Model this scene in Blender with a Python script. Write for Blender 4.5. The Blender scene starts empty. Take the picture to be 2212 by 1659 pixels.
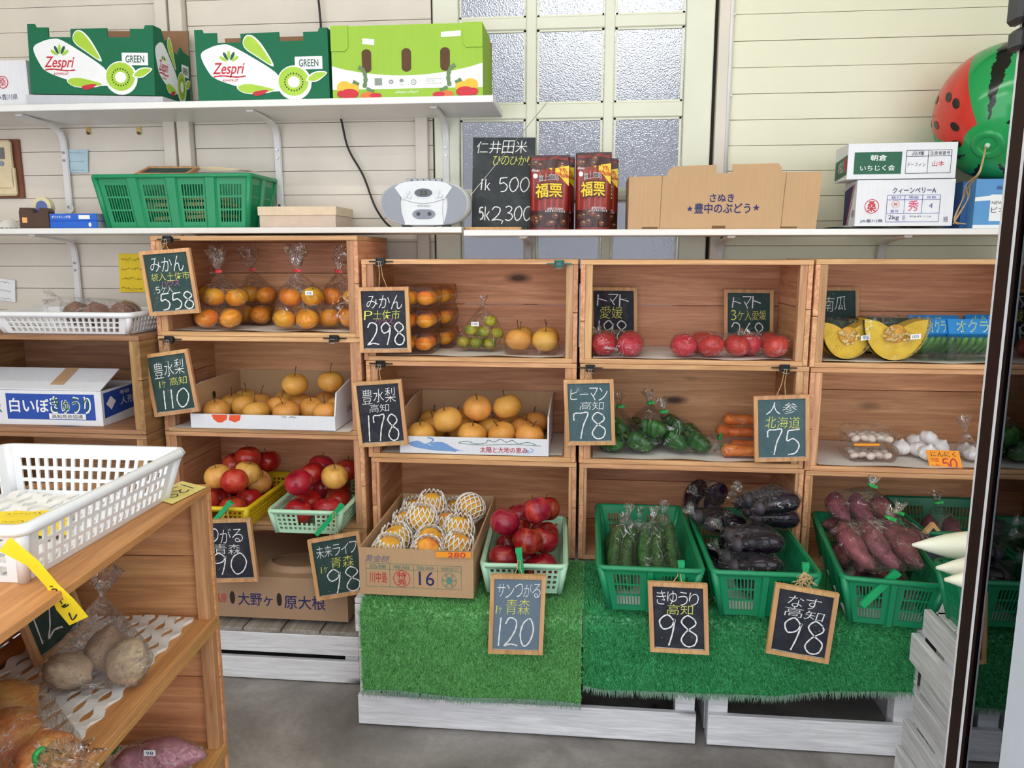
import bpy, bmesh, math, random
import numpy as np
from mathutils import Vector, Matrix, Euler, noise

random.seed(7)
SC = bpy.context.scene
COL = SC.collection
V = Vector
PI = math.pi

# ------------------------------------------------------------------ camera
F, CX, CY = 1661.0, 1106.0, 829.5
YAW, PIT, CZ = math.radians(5.7), math.radians(9.57), 1.25
FWD = V((-math.sin(YAW) * math.cos(PIT), math.cos(YAW) * math.cos(PIT), -math.sin(PIT)))
RGT = V((math.cos(YAW), math.sin(YAW), 0))
UPV = RGT.cross(FWD)
CAM = V((0, 0, CZ))
cd = bpy.data.cameras.new('camera')
cd.sensor_width = 36.0
cd.lens = F / 2212 * 36.0
cd.clip_start = 0.02
cam = bpy.data.objects.new('camera', cd)
COL.objects.link(cam)
mw = Matrix((RGT, UPV, -FWD)).transposed().to_4x4()
mw.translation = CAM
cam.matrix_world = mw
SC.camera = cam

# ------------------------------------------------------------------ world, light, exposure
WORLD_STRENGTH = 1.7
EXPOSURE = 0.54
TUBE = 26.0
w = bpy.data.worlds.new('sky'); SC.world = w; w.use_nodes = True
bg = w.node_tree.nodes['Background']
bg.inputs[0].default_value = (0.90, 0.95, 1.0, 1)
bg.inputs[1].default_value = WORLD_STRENGTH
SC.view_settings.view_transform = 'Standard'
SC.view_settings.look = 'None'
SC.view_settings.gamma = 1
SC.view_settings.use_curve_mapping = False
SC.view_settings.exposure = EXPOSURE
SC.cycles.transparent_max_bounces = 16
SC.cycles.max_bounces = 6
SC.cycles.diffuse_bounces = 3
SC.cycles.glossy_bounces = 3
SC.cycles.transmission_bounces = 5
SC.cycles.caustics_reflective = False
SC.cycles.caustics_refractive = False
SC.cycles.use_adaptive_sampling = True
SC.cycles.adaptive_threshold = 0.025
SC.cycles.sample_clamp_indirect = 6.0

# ------------------------------------------------------------------ pixel rays to places in the room
def ray(px, py): return FWD * F + RGT * (px - CX) - UPV * (py - CY)
def P(px, py, Y):
    d = ray(px, py); return CAM + d * (Y / d.y)
def PZ(px, py, Z):
    d = ray(px, py); return CAM + d * ((Z - CZ) / d.z)
def PXX(px, py, X):
    d = ray(px, py); return CAM + d * (X / d.x)

# ------------------------------------------------------------------ materials
def lin(c):
    o = []
    for x in c[:3]:
        x = x / 255.0
        o.append(x / 12.92 if x <= 0.04045 else ((x + 0.055) / 1.055) ** 2.4)
    return (o[0], o[1], o[2], 1.0)

MATS = {}
class NT:
    """small wrapper for a node tree"""
    def __init__(s, name):
        s.m = bpy.data.materials.new(name); s.m.use_nodes = True
        s.t = s.m.node_tree
        s.b = s.t.nodes['Principled BSDF']; s.out = s.t.nodes['Material Output']
    def n(s, typ, **kw):
        x = s.t.nodes.new(typ)
        for k, v in kw.items():
            if k.startswith('i_'):
                x.inputs[k[2:].replace('_', ' ')].default_value = v
            else: setattr(x, k, v)
        return x
    def l(s, a, b): s.t.links.new(a, b)
    def coord(s, kind='Object', scale=(1, 1, 1), rand=True):
        c = s.n('ShaderNodeTexCoord'); mp = s.n('ShaderNodeMapping')
        mp.inputs['Scale'].default_value = scale
        if rand:
            oi = s.n('ShaderNodeObjectInfo'); ma = s.n('ShaderNodeVectorMath', operation='SCALE')
            cb = s.n('ShaderNodeCombineXYZ')
            for i in range(3): s.l(oi.outputs['Random'], cb.inputs[i])
            s.l(cb.outputs[0], ma.inputs[0]); ma.inputs['Scale'].default_value = 13.7
            ad = s.n('ShaderNodeVectorMath', operation='ADD')
            s.l(c.outputs[kind], ad.inputs[0]); s.l(ma.outputs[0], ad.inputs[1])
            s.l(ad.outputs[0], mp.inputs['Vector'])
        else: s.l(c.outputs[kind], mp.inputs['Vector'])
        return mp.outputs[0]
    def noise(s, vec, scale, detail=3, rough=0.55, dist=0.0):
        x = s.n('ShaderNodeTexNoise'); x.inputs['Scale'].default_value = scale
        x.inputs['Detail'].default_value = detail; x.inputs['Roughness'].default_value = rough
        x.inputs['Distortion'].default_value = dist
        s.l(vec, x.inputs['Vector']); return x.outputs[0]
    def ramp(s, fac, stops):
        r = s.n('ShaderNodeValToRGB'); e = r.color_ramp.elements
        while len(e) < len(stops): e.new(0.5)
        for i, (p, c) in enumerate(stops): e[i].position = p; e[i].color = c
        s.l(fac, r.inputs[0]); return r.outputs[0]
    def mix(s, fac, a, b, mode='MIX'):
        x = s.n('ShaderNodeMix', data_type='RGBA', blend_type=mode)
        for sock, v in ((x.inputs[0], fac), (x.inputs[6], a), (x.inputs[7], b)):
            if hasattr(v, 'links'): s.l(v, sock)
            else: sock.default_value = v
        return x.outputs[2]
    def bump(s, h, strength=0.3, dist=0.01):
        b = s.n('ShaderNodeBump'); b.inputs['Strength'].default_value = strength
        b.inputs['Distance'].default_value = dist; s.l(h, b.inputs['Height'])
        s.l(b.outputs[0], s.b.inputs['Normal']); return b
    def hsv(s, col, amount_v=0.2, amount_h=0.0):
        oi = s.n('ShaderNodeObjectInfo'); h = s.n('ShaderNodeHueSaturation')
        mr = s.n('ShaderNodeMapRange'); mr.inputs[3].default_value = 1 - amount_v; mr.inputs[4].default_value = 1 + amount_v
        s.l(oi.outputs['Random'], mr.inputs[0]); s.l(mr.outputs[0], h.inputs['Value'])
        if amount_h:
            m2 = s.n('ShaderNodeMapRange'); m2.inputs[3].default_value = .5 - amount_h; m2.inputs[4].default_value = .5 + amount_h
            fr = s.n('ShaderNodeMath', operation='FRACT'); mu = s.n('ShaderNodeMath', operation='MULTIPLY'); mu.inputs[1].default_value = 7.31
            s.l(oi.outputs['Random'], mu.inputs[0]); s.l(mu.outputs[0], fr.inputs[0]); s.l(fr.outputs[0], m2.inputs[0])
            s.l(m2.outputs[0], h.inputs['Hue'])
        s.l(col, h.inputs['Color']); return h.outputs[0]
    def col(s, c):
        if hasattr(c, 'links'): s.l(c, s.b.inputs['Base Color'])
        else: s.b.inputs['Base Color'].default_value = c
    def rough(s, r, metal=0, spec=None):
        s.b.inputs['Roughness'].default_value = r; s.b.inputs['Metallic'].default_value = metal
        if spec is not None: s.b.inputs['Specular IOR Level'].default_value = spec

def plain(name, rgb, rough=0.6, metal=0.0, vary=0.06, scale=30.0, spec=None, bump=0.0):
    """a painted / printed / moulded surface with faint unevenness"""
    if name in MATS: return MATS[name]
    t = NT(name); c = lin(rgb)
    v = t.coord('Object', rand=False)
    nz = t.noise(v, scale, 3)
    d = tuple(x * (1 - vary) for x in c[:3]) + (1,); e = tuple(min(1, x * (1 + vary)) for x in c[:3]) + (1,)
    t.col(t.ramp(nz, [(0.3, d), (0.7, e)])); t.rough(rough, metal, spec)
    if bump: t.bump(nz, bump, 0.002)
    MATS[name] = t.m; return t.m

def wood(name, light, dark, axis='x', rough=0.62, vary=0.16, knots=True, fine=1.0):
    """sawn timber, grain along one axis"""
    if name in MATS: return MATS[name]
    t = NT(name)
    sc = {'x': (1.3, 22, 22), 'y': (22, 1.3, 22), 'z': (22, 22, 1.3)}[axis]
    v = t.coord('Object', sc)
    n1 = t.noise(v, 1.6 * fine, 5, 0.6, 1.4); n2 = t.noise(v, 7.0 * fine, 3, 0.6, 0.3)
    m = tuple((a + b) / 2 for a, b in zip(light, dark))
    c1 = t.ramp(n1, [(0.3, lin(dark)), (0.5, lin(m)), (0.68, lin(light))])
    c2 = t.ramp(n2, [(0.35, (0.72, 0.7, 0.68, 1)), (0.6, (1, 1, 1, 1))])
    c = t.mix(0.55, c1, c2, 'MULTIPLY')
    if knots:
        ks = {'x': (4.0, 11, 11), 'y': (11, 4.0, 11), 'z': (11, 11, 4.0)}[axis]
        kv = t.coord('Object', ks)
        vo = t.n('ShaderNodeTexVoronoi'); vo.inputs['Scale'].default_value = 0.75; t.l(kv, vo.inputs['Vector'])
        kf = t.ramp(vo.outputs['Distance'], [(0.05, (1, 1, 1, 1)), (0.16, (0, 0, 0, 1))])
        c = t.mix(kf, c, lin(tuple(x * 0.42 for x in dark)))
    c = t.hsv(c, vary, 0.008)
    t.col(c); t.rough(rough); t.bump(n2, 0.25, 0.002)
    MATS[name] = t.m; return t.m

def cardboard(name, rgb): 
    if name in MATS: return MATS[name]
    t = NT(name); v = t.coord('Object', (60, 60, 4), False); n1 = t.noise(v, 3, 2); v2 = t.coord('Object', (1, 1, 1), False); n2 = t.noise(v2, 9, 4)
    c = lin(rgb); d = tuple(x * .9 for x in c[:3]) + (1,)
    t.col(t.mix(0.5, t.ramp(n1, [(.3, d), (.7, c)]), t.ramp(n2, [(.3, d), (.7, c)]))); t.rough(0.8); t.bump(n1, .12, .001)
    MATS[name] = t.m; return t.m

def film(name, tint=(1, 1, 1), haze=0.012, gloss=0.95, wr=26.0, strength=1.0, crease=0.62):
    """thin wrinkled clear plastic: transparent with a glossy coat"""
    if name in MATS: return MATS[name]
    t = NT(name); t.t.nodes.remove(t.b)
    v = t.coord('Object', (1, 1, 1))
    n1 = t.noise(v, wr, 2, 0.5, 2.5); n2 = t.noise(v, wr * 0.4, 2, 0.5, 3.0)
    ad = t.n('ShaderNodeMath', operation='ADD'); t.l(n1, ad.inputs[0]); t.l(n2, ad.inputs[1])
    bp = t.n('ShaderNodeBump'); bp.inputs['Strength'].default_value = strength; bp.inputs['Distance'].default_value = 0.022
    t.l(ad.outputs[0], bp.inputs['Height'])
    tr = t.n('ShaderNodeBsdfTransparent'); tr.inputs[0].default_value = tint + (1,)
    gl = t.n('ShaderNodeBsdfGlossy'); gl.inputs['Roughness'].default_value = 0.03; gl.inputs[0].default_value = (gloss, gloss, gloss, 1)
    t.l(bp.outputs[0], gl.inputs['Normal'])
    df = t.n('ShaderNodeBsdfDiffuse'); df.inputs[0].default_value = (.85, .87, .9, 1)
    lw = t.n('ShaderNodeLayerWeight'); lw.inputs['Blend'].default_value = 0.24; t.l(bp.outputs[0], lw.inputs['Normal'])
    ma = t.n('ShaderNodeMath', operation='MULTIPLY_ADD'); t.l(lw.outputs['Fresnel'], ma.inputs[0]); ma.inputs[1].default_value = 0.62; ma.inputs[2].default_value = 0.0
    # creases: thin whitish fold lines, also painted as bright streaks in place of glints
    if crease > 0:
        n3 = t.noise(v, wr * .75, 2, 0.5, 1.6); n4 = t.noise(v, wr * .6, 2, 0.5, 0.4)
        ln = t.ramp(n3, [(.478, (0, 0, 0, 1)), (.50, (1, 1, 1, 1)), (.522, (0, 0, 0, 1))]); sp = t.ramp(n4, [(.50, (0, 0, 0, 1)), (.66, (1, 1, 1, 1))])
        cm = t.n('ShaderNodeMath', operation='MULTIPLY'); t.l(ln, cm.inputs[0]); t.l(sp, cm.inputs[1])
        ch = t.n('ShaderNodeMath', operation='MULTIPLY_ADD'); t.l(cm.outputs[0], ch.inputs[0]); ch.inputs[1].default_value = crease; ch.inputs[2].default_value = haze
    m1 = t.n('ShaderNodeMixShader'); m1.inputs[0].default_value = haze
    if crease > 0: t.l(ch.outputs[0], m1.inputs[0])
    t.l(tr.outputs[0], m1.inputs[1]); t.l(df.outputs[0], m1.inputs[2])
    m2 = t.n('ShaderNodeMixShader'); t.l(ma.outputs[0], m2.inputs[0]); t.l(m1.outputs[0], m2.inputs[1]); t.l(gl.outputs[0], m2.inputs[2])
    t.l(m2.outputs[0], t.out.inputs[0])
    MATS[name] = t.m; return t.m

# ------------------------------------------------------------------ scene graph helpers
def tag(o, label=None, cat=None, group=None, kind=None):
    if label: o['label'] = label
    if cat: o['category'] = cat
    if group: o['group'] = group
    if kind: o['kind'] = kind
    return o

def thing(name, label, cat, loc=(0, 0, 0), rz=0.0, group=None, rot=None):
    o = bpy.data.objects.new(name, None); COL.objects.link(o)
    o.location = loc; o.rotation_euler = rot if rot else (0, 0, rz); o.empty_display_size = 0.02
    return tag(o, label, cat, group)

def structure(name, loc=(0, 0, 0)):
    o = bpy.data.objects.new(name, None); COL.objects.link(o); o.location = loc; o['kind'] = 'structure'; o.empty_display_size = 0.02
    return o

def add(name, mesh, parent=None, loc=(0, 0, 0), rot=(0, 0, 0), scale=None):
    o = bpy.data.objects.new(name, mesh); COL.objects.link(o)
    o.location = loc; o.rotation_euler = rot
    if scale is not None: o.scale = (scale,) * 3 if isinstance(scale, (int, float)) else scale
    if parent is not None: o.parent = parent
    return o

def wp(o, parent):
    """o's mesh is in world space: hang it under an unrotated parent without moving it"""
    o.parent = parent; o.location = -parent.location; return o

def crom(pts, n=8, closed=False):
    """smooth curve through points (any dimension)"""
    if len(pts) < 3: return [tuple(p) for p in pts]
    P_ = [np.array(p, float) for p in pts]; out = []
    N = len(P_); rng = range(N if closed else N - 1)
    for i in rng:
        if closed: a, b, c, d = P_[(i - 1) % N], P_[i], P_[(i + 1) % N], P_[(i + 2) % N]
        else: a, b, c, d = P_[max(i - 1, 0)], P_[i], P_[i + 1], P_[min(i + 2, N - 1)]
        for k in range(n):
            t = k / n
            out.append(tuple(0.5 * ((2 * b) + (-a + c) * t + (2 * a - 5 * b + 4 * c - d) * t * t + (-a + 3 * b - 3 * c + d) * t ** 3)))
    if not closed: out.append(tuple(P_[-1]))
    return out

_TXT = {}
_TS = bpy.data.scenes.new('lettering_workshop')
def glyphs(s, off=0.0):
    """flat outline of a string: verts, faces scaled to a unit box"""
    key = (s, off)
    if key in _TXT: return _TXT[key]
    c = bpy.data.curves.new('t', 'FONT'); c.body = s; c.resolution_u = 3; c.offset = off
    o = bpy.data.objects.new('t', c); _TS.collection.objects.link(o)
    _TS.view_layers[0].update(); dg = _TS.view_layers[0].depsgraph
    me = o.evaluated_get(dg).to_mesh()
    vs = [(v.co.x, v.co.y) for v in me.vertices]; fs = [tuple(p.vertices) for p in me.polygons]
    o.evaluated_get(dg).to_mesh_clear()
    bpy.data.objects.remove(o); bpy.data.curves.remove(c)
    if vs:
        x0 = min(v[0] for v in vs); x1 = max(v[0] for v in vs); y0 = min(v[1] for v in vs); y1 = max(v[1] for v in vs)
        vs = [((x - x0) / max(x1 - x0, 1e-6), (y1 - y) / max(y1 - y0, 1e-6)) for x, y in vs]
    _TXT[key] = (vs, fs); return _TXT[key]

DIG = {
 '0': [[(.55, .02), (.2, .2), (.04, .6), (.3, .98), (.72, .85), (.96, .42), (.75, .06), (.5, .02)]],
 '1': [[(.62, 0), (.5, .5), (.4, 1)]],
 '2': [[(.05, .22), (.32, .0), (.8, .1), (.78, .42), (.38, .8), (.04, .99), (.5, .93), (1, .98)]],
 '3': [[(.1, .1), (.5, 0), (.85, .15), (.6, .42), (.35, .47), (.8, .55), (.92, .8), (.5, 1), (.05, .92)]],
 '4': [[(.55, 0), (.3, .33), (.02, .65), (.5, .66), (1, .64)], [(.72, .35), (.66, 1)]],
 '5': [[(.22, .06), (.16, .45), (.55, .38), (.92, .62), (.72, .93), (.25, 1)], [(.22, .06), (.92, .02)]],
 '6': [[(.7, 0), (.25, .4), (.1, .75), (.4, 1), (.85, .8), (.65, .52), (.2, .65)]],
 '7': [[(.08, .3), (.1, .04), (.5, .02), (.95, .02), (.66, .5), (.5, 1)]],
 '8': [[(.78, .12), (.4, 0), (.1, .2), (.4, .43), (.88, .65), (.78, .94), (.38, 1), (.1, .8), (.35, .52), (.82, .28), (.74, .1)]],
 '9': [[(.86, .2), (.5, 0), (.1, .2), (.28, .46), (.7, .38), (.88, .14), (.76, .6), (.58, 1)]],
}

class B:
    """mesh collector"""
    def __init__(s): s.v = []; s.f = []; s.mi = []
    def face(s, idx, mi=0): s.f.append(tuple(idx)); s.mi.append(mi)
    def box(s, lo, hi, mi=0, M=None, bev=0.0):
        x0, y0, z0 = lo; x1, y1, z1 = hi; b = len(s.v)
        if bev > 0:
            bm = bmesh.new(); bmesh.ops.create_cube(bm, size=1)
            for v in bm.verts: v.co = V(((x0 + x1) / 2 + v.co.x * (x1 - x0), (y0 + y1) / 2 + v.co.y * (y1 - y0), (z0 + z1) / 2 + v.co.z * (z1 - z0)))
            bmesh.ops.bevel(bm, geom=bm.edges[:], offset=bev, segments=1, affect='EDGES', profile=0.5)
            s.bm(bm, mi, M); return s
        c = [(x0, y0, z0), (x1, y0, z0), (x1, y1, z0), (x0, y1, z0), (x0, y0, z1), (x1, y0, z1), (x1, y1, z1), (x0, y1, z1)]
        s.v += [tuple(M @ V(p)) if M else p for p in c]
        for f in ((0, 3, 2, 1), (4, 5, 6, 7), (0, 1, 5, 4), (1, 2, 6, 5), (2, 3, 7, 6), (3, 0, 4, 7)): s.face([b + i for i in f], mi)
        return s
    def bm(s, bm, mi=0, M=None):
        b = len(s.v); bm.verts.index_update()
        s.v += [tuple(M @ v.co) if M else tuple(v.co) for v in bm.verts]
        for f in bm.faces: s.face([b + v.index for v in f.verts], mi)
        bm.free(); return s
    def poly(s, pts, mi=0):
        b = len(s.v); s.v += [tuple(p) for p in pts]; s.face(range(b, b + len(pts)), mi); return s
    def hexa(s, a, c, mi=0):
        """solid between quad a and quad c (same winding)"""
        b = len(s.v); s.v += [tuple(p) for p in a] + [tuple(p) for p in c]
        s.face((b, b + 1, b + 2, b + 3), mi); s.face((b + 7, b + 6, b + 5, b + 4), mi)
        for i in range(4):
            j = (i + 1) % 4; s.face((b + j, b + i, b + 4 + i, b + 4 + j), mi)
        return s
    def prism(s, pts, ext, mi=0, mside=None):
        """polygon extruded by vector ext"""
        b = len(s.v); n = len(pts); e = V(ext)
        s.v += [tuple(p) for p in pts] + [tuple(V(p) + e) for p in pts]
        s.face(range(b, b + n), mi); s.face([b + n + i for i in reversed(range(n))], mi)
        for i in range(n):
            j = (i + 1) % n; s.face((b + j, b + i, b + n + i, b + n + j), mi if mside is None else mside)
        return s
    def tube(s, pts, r, n=6, mi=0, cap=True):
        pts = [V(p) for p in pts]; m = len(pts); b = len(s.v)
        rr = r if isinstance(r, (list, tuple)) else [r] * m
        up = V((0, 0, 1)); prev = None
        for i, p in enumerate(pts):
            t = (pts[min(i + 1, m - 1)] - pts[max(i - 1, 0)]);
            if t.length < 1e-9: t = V((0, 0, 1))
            t.normalize()
            if prev is None:
                a = t.cross(up)
                if a.length < 1e-3: a = t.cross(V((1, 0, 0)))
            else: a = prev - t * prev.dot(t)
            a.normalize(); prev = a; c = t.cross(a)
            for k in range(n):
                an = 2 * PI * k / n; s.v.append(tuple(p + (a * math.cos(an) + c * math.sin(an)) * rr[i]))
        for i in range(m - 1):
            for k in range(n):
                k2 = (k + 1) % n; s.face((b + i * n + k, b + i * n + k2, b + (i + 1) * n + k2, b + (i + 1) * n + k), mi)
        if cap:
            s.face([b + k for k in reversed(range(n))], mi); s.face([b + (m - 1) * n + k for k in range(n)], mi)
        return s
    def grid(s, fn, nu, nv, mi=0, wrap=False):
        b = len(s.v)
        for j in range(nv + 1):
            for i in range(nu + (0 if wrap else 1)): s.v.append(tuple(fn(i / nu, j / nv)))
        w_ = nu + (0 if wrap else 1)
        for j in range(nv):
            for i in range(nu):
                i2 = (i + 1) % w_
                s.face((b + j * w_ + i, b + j * w_ + i2, b + (j + 1) * w_ + i2, b + (j + 1) * w_ + i), mi)
        return s
    def lattice(s, q, uc, vc, solid, th, nrm, mi=0):
        """plate over a quad q (4 corners: u0v0,u1v0,u1v1,u0v1) cut into cells; solid(i,j) says which cells are there"""
        q = [V(p) for p in q]; nrm = V(nrm).normalized() * th
        def pt(u, v): return q[0] * (1 - u) * (1 - v) + q[1] * u * (1 - v) + q[2] * u * v + q[3] * (1 - u) * v
        nu, nv = len(uc), len(vc); b = len(s.v)
        for v in vc:
            for u in uc: s.v.append(tuple(pt(u, v)))
        for v in vc:
            for u in uc: s.v.append(tuple(pt(u, v) + nrm))
        K = nu * nv; ok = lambda i, j: 0 <= i < nu - 1 and 0 <= j < nv - 1 and solid(i, j)
        for j in range(nv - 1):
            for i in range(nu - 1):
                if not ok(i, j): continue
                a, c, d, e = b + j * nu + i, b + j * nu + i + 1, b + (j + 1) * nu + i + 1, b + (j + 1) * nu + i
                s.face((e, d, c, a), mi); s.face((a + K, c + K, d + K, e + K), mi)
                if not ok(i, j - 1): s.face((a, c, c + K, a + K), mi)
                if not ok(i, j + 1): s.face((d, e, e + K, d + K), mi)
                if not ok(i - 1, j): s.face((e, a, a + K, e + K), mi)
                if not ok(i + 1, j): s.face((c, d, d + K, c + K), mi)
        return s
    def text(s, S, txt, box, eps=0.0006, off=0.0, mi=0, shear=0.0, jit=0.0):
        """string fitted into box (u0,v0,u1,v1) of surface S"""
        u0, v0, u1, v1 = box
        if jit and len(txt) > 1:
            n = len(txt); wdt = (u1 - u0) / n
            for i, ch in enumerate(txt):
                if ch == ' ': continue
                if ch in DIG:
                    s.digits(S, ch, (u0 + i * wdt + wdt * .12, v0 + (v1 - v0) * .08, u0 + (i + 1) * wdt - wdt * .12, v1 - (v1 - v0) * .06), max(.0012, (v1 - v0) * S.h * .10), eps, mi=mi); continue
                k = random.uniform(-jit, jit); k2 = random.uniform(-jit, jit); pad = wdt * 0.05
                s.text(S, ch, (u0 + i * wdt + pad, v0 + (v1 - v0) * (0.06 + k), u0 + (i + 1) * wdt - pad, v1 - (v1 - v0) * (0.04 + k2)), eps, off, mi, shear + random.uniform(-jit, jit))
            return s
        if off > .012:      # bold print: shifted copies of the same outline
            r = off * (v1 - v0) * .55; q = S.h / max(S.w, 1e-6)
            for k in range(6):
                a = k * PI / 3; s.text(S, txt, (u0 + r * q * math.cos(a), v0 + r * math.sin(a), u1 + r * q * math.cos(a), v1 + r * math.sin(a)), eps + .00002 * k, 0.0, mi, shear)
            return s
        if txt in ('ー', '一', '-'): m = (v0 + v1) / 2; v0, v1 = m - (v1 - v0) * .04, m + (v1 - v0) * .05
        vs, fs = glyphs(txt, off); b = len(s.v)
        for x, y in vs: s.v.append(tuple(S(u0 + (u1 - u0) * (x + shear * (0.5 - y)), v0 + (v1 - v0) * y, eps)))
        for f in fs: s.face([b + i for i in reversed(f)], mi)
        return s
    def stroke(s, S, pts, wd, eps=0.0008, smooth=6, mi=0):
        """flat brush / chalk stroke of width wd metres through uv points"""
        p2 = crom(pts, smooth) if len(pts) > 2 else [tuple(np.array(pts[0]) * (1 - k / 4) + np.array(pts[1]) * k / 4) for k in range(5)]
        W = [V(S(u, v, eps)) for u, v in p2]; N = (V(S(.5, .5, 1.0)) - V(S(.5, .5, 0.0))).normalized()
        b = len(s.v); m = len(W)
        for i, p in enumerate(W):
            t = W[min(i + 1, m - 1)] - W[max(i - 1, 0)]
            if t.length < 1e-9: t = V((1, 0, 0))
            a = N.cross(t).normalized() * wd * 0.5 * (1 + 0.18 * math.sin(i * 1.7))
            s.v.append(tuple(p + a)); s.v.append(tuple(p - a))
        for i in range(m - 1): s.face((b + 2 * i, b + 2 * i + 2, b + 2 * i + 3, b + 2 * i + 1), mi)
        return s
    def digits(s, S, txt, box, wd, eps=0.0008, gap=0.12, lean=0.0, mi=0):
        u0, v0, u1, v1 = box; n = len(txt); ws = [0.45 if c == '1' else 1.0 for c in txt]; tot = sum(ws) + gap * (n - 1); x = u0
        for c, k in zip(txt, ws):
            wu = (u1 - u0) * k / tot
            for st in DIG[c]: s.stroke(S, [(x + wu * (p[0] + lean * (.5 - p[1])), v0 + (v1 - v0) * p[1]) for p in st], wd, eps, mi=mi)
            x += wu + (u1 - u0) * gap / tot
        return s
    def disc(s, S, cu, cv, ru, rv, eps=0.0006, n=28, ring=None, mi=0, a0=0.0):
        """filled ellipse, or a ring with inner ratio"""
        if ring is None:
            s.poly([S(cu + ru * math.cos(-2 * PI * k / n), cv + rv * math.sin(-2 * PI * k / n), eps) for k in range(n)], mi); return s
        b = len(s.v)
        for k in range(n):
            a = 2 * PI * k / n; c, d = math.cos(a), math.sin(a)
            s.v.append(tuple(S(cu + ru * c, cv + rv * d, eps))); s.v.append(tuple(S(cu + ru * ring * c, cv + rv * ring * d, eps)))
        for k in range(n):
            j = (k + 1) % n; s.face((b + 2 * k, b + 2 * k + 1, b + 2 * j + 1, b + 2 * j), mi)
        return s
    def rect(s, S, u0, v0, u1, v1, eps=0.0004, mi=0):
        s.poly([S(u0, v1, eps), S(u1, v1, eps), S(u1, v0, eps), S(u0, v0, eps)], mi); return s
    def area(s, S, pts, eps=0.0005, smooth=0, mi=0):
        if smooth: pts = crom(pts, smooth, True)
        s.poly([S(p[0], p[1], eps) for p in pts], mi); return s
    def mesh(s, name, mats, smooth=False, merge=0.0):
        me = bpy.data.meshes.new(name); me.from_pydata([tuple(p) for p in s.v], [], s.f); me.update()
        if not isinstance(mats, (list, tuple)): mats = [mats]
        for m in mats: me.materials.append(m)
        if len(mats) > 1: me.polygons.foreach_set('material_index', s.mi)
        if merge:
            bm = bmesh.new(); bm.from_mesh(me); bmesh.ops.remove_doubles(bm, verts=bm.verts[:], dist=merge); bm.to_mesh(me); bm.free()
        if smooth:
            me.polygons.foreach_set('use_smooth', [True] * len(me.polygons))
            if smooth != True:
                try: me.set_sharp_from_angle(angle=math.radians(smooth))
                except Exception: pass
        return me
    def make(s, name, mats, parent=None, smooth=False, world=False, merge=0.0, **kw):
        o = add(name, s.mesh(name, mats, smooth, merge), parent, **kw)
        if world and parent is not None: o.location = -parent.location
        return o

def surf(TL, TR, BL):
    """flat print surface: u to TR, v to BL, eps along the outward normal"""
    TL, TR, BL = V(TL), V(TR), V(BL); U = TR - TL; W = BL - TL; N = W.cross(U).normalized()
    def S(u, v, e=0.0): return TL + U * u + W * v + N * e
    S.w = U.length; S.h = W.length; S.n = N; S.U = U; S.V = W
    return S
# ------------------------------------------------------------------ material library
WX = wood('crate_wood_x', (244, 184, 140), (204, 138, 98), 'x')
WY = wood('crate_wood_y', (238, 180, 138), (194, 134, 94), 'y')
WZ = wood('crate_wood_z', (226, 178, 132), (178, 126, 88), 'z')
WE = wood('crate_edge_x', (234, 186, 136), (192, 138, 92), 'x', knots=False)
OX = wood('warm_wood_x', (242, 176, 122), (208, 136, 86), 'x', vary=0.08)
OY = wood('warm_wood_y', (222, 166, 100), (186, 128, 70), 'y', vary=0.08)
OZ = wood('warm_wood_z', (216, 168, 116), (172, 124, 80), 'z', vary=0.08)
FW = wood('frame_wood', (228, 178, 128), (200, 146, 96), 'z', knots=False, vary=0.1)
WWX = wood('white_wood_x', (250, 250, 252), (222, 220, 226), 'x', 0.6, 0.05, fine=1.4)
WWY = wood('white_wood_y', (246, 246, 250), (208, 205, 208), 'y', 0.6, 0.07, fine=1.4)
GREYW = wood('grey_deck_wood', (176, 168, 160), (132, 124, 116), 'y', 0.8, 0.08)
PAINT_L = plain('pinkish_white_paint', (223, 213, 201), 0.5, vary=0.06, scale=6)  # slightly darker and pinker white than the cream boards
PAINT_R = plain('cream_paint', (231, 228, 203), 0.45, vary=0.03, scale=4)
PAINT_D = plain('cream_door_paint', (228, 227, 208), 0.45, vary=0.04, scale=6)
SHELFM = plain('white_shelf_paint', (238, 236, 234), 0.35, vary=0.03, scale=8)
METALW = plain('white_metal', (228, 226, 226), 0.35, vary=0.03)
BLACK = plain('black_rubber', (18, 18, 20), 0.5)
DARK = plain('dark_backing', (60, 56, 52), 0.9)
STEEL = plain('nickel_steel', (170, 170, 172), 0.25, 1.0)
TWINE = plain('jute_twine', (200, 168, 120), 0.9, vary=0.2, scale=200)
GREEN = plain('green_plastic', (22, 140, 92), 0.32, vary=0.05, scale=12)
GREEN2 = plain('dark_green_plastic', (14, 112, 74), 0.35, vary=0.05, scale=12)
MINT = plain('mint_plastic', (190, 232, 200), 0.35, vary=0.03)
YELP = plain('yellow_plastic', (232, 196, 30), 0.35, vary=0.04)
WHITEP = plain('white_plastic', (240, 240, 242), 0.3, vary=0.02)
CARD = cardboard('brown_cardboard', (200, 162, 122))
CARD2 = cardboard('dull_cardboard', (176, 142, 112))
CARDW = cardboard('white_cardboard', (238, 238, 244))
CHALK = plain('white_chalk', (240, 240, 238), 0.95, vary=0.18, scale=260)
CHALKY = plain('yellow_chalk', (226, 226, 110), 0.95, vary=0.18, scale=260)
CHALKP = plain('pink_chalk', (196, 110, 160), 0.95, vary=0.18, scale=260)
NAVY = plain('navy_ink', (36, 38, 96), 0.6)
INKB = plain('black_ink', (24, 24, 30), 0.6)
REDI = plain('red_ink', (200, 40, 56), 0.6)
WHITEI = plain('white_ink', (244, 244, 246), 0.6, vary=0.02)
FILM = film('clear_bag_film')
FILMD = film('dull_bag_film', haze=0.05, wr=24)
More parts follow.
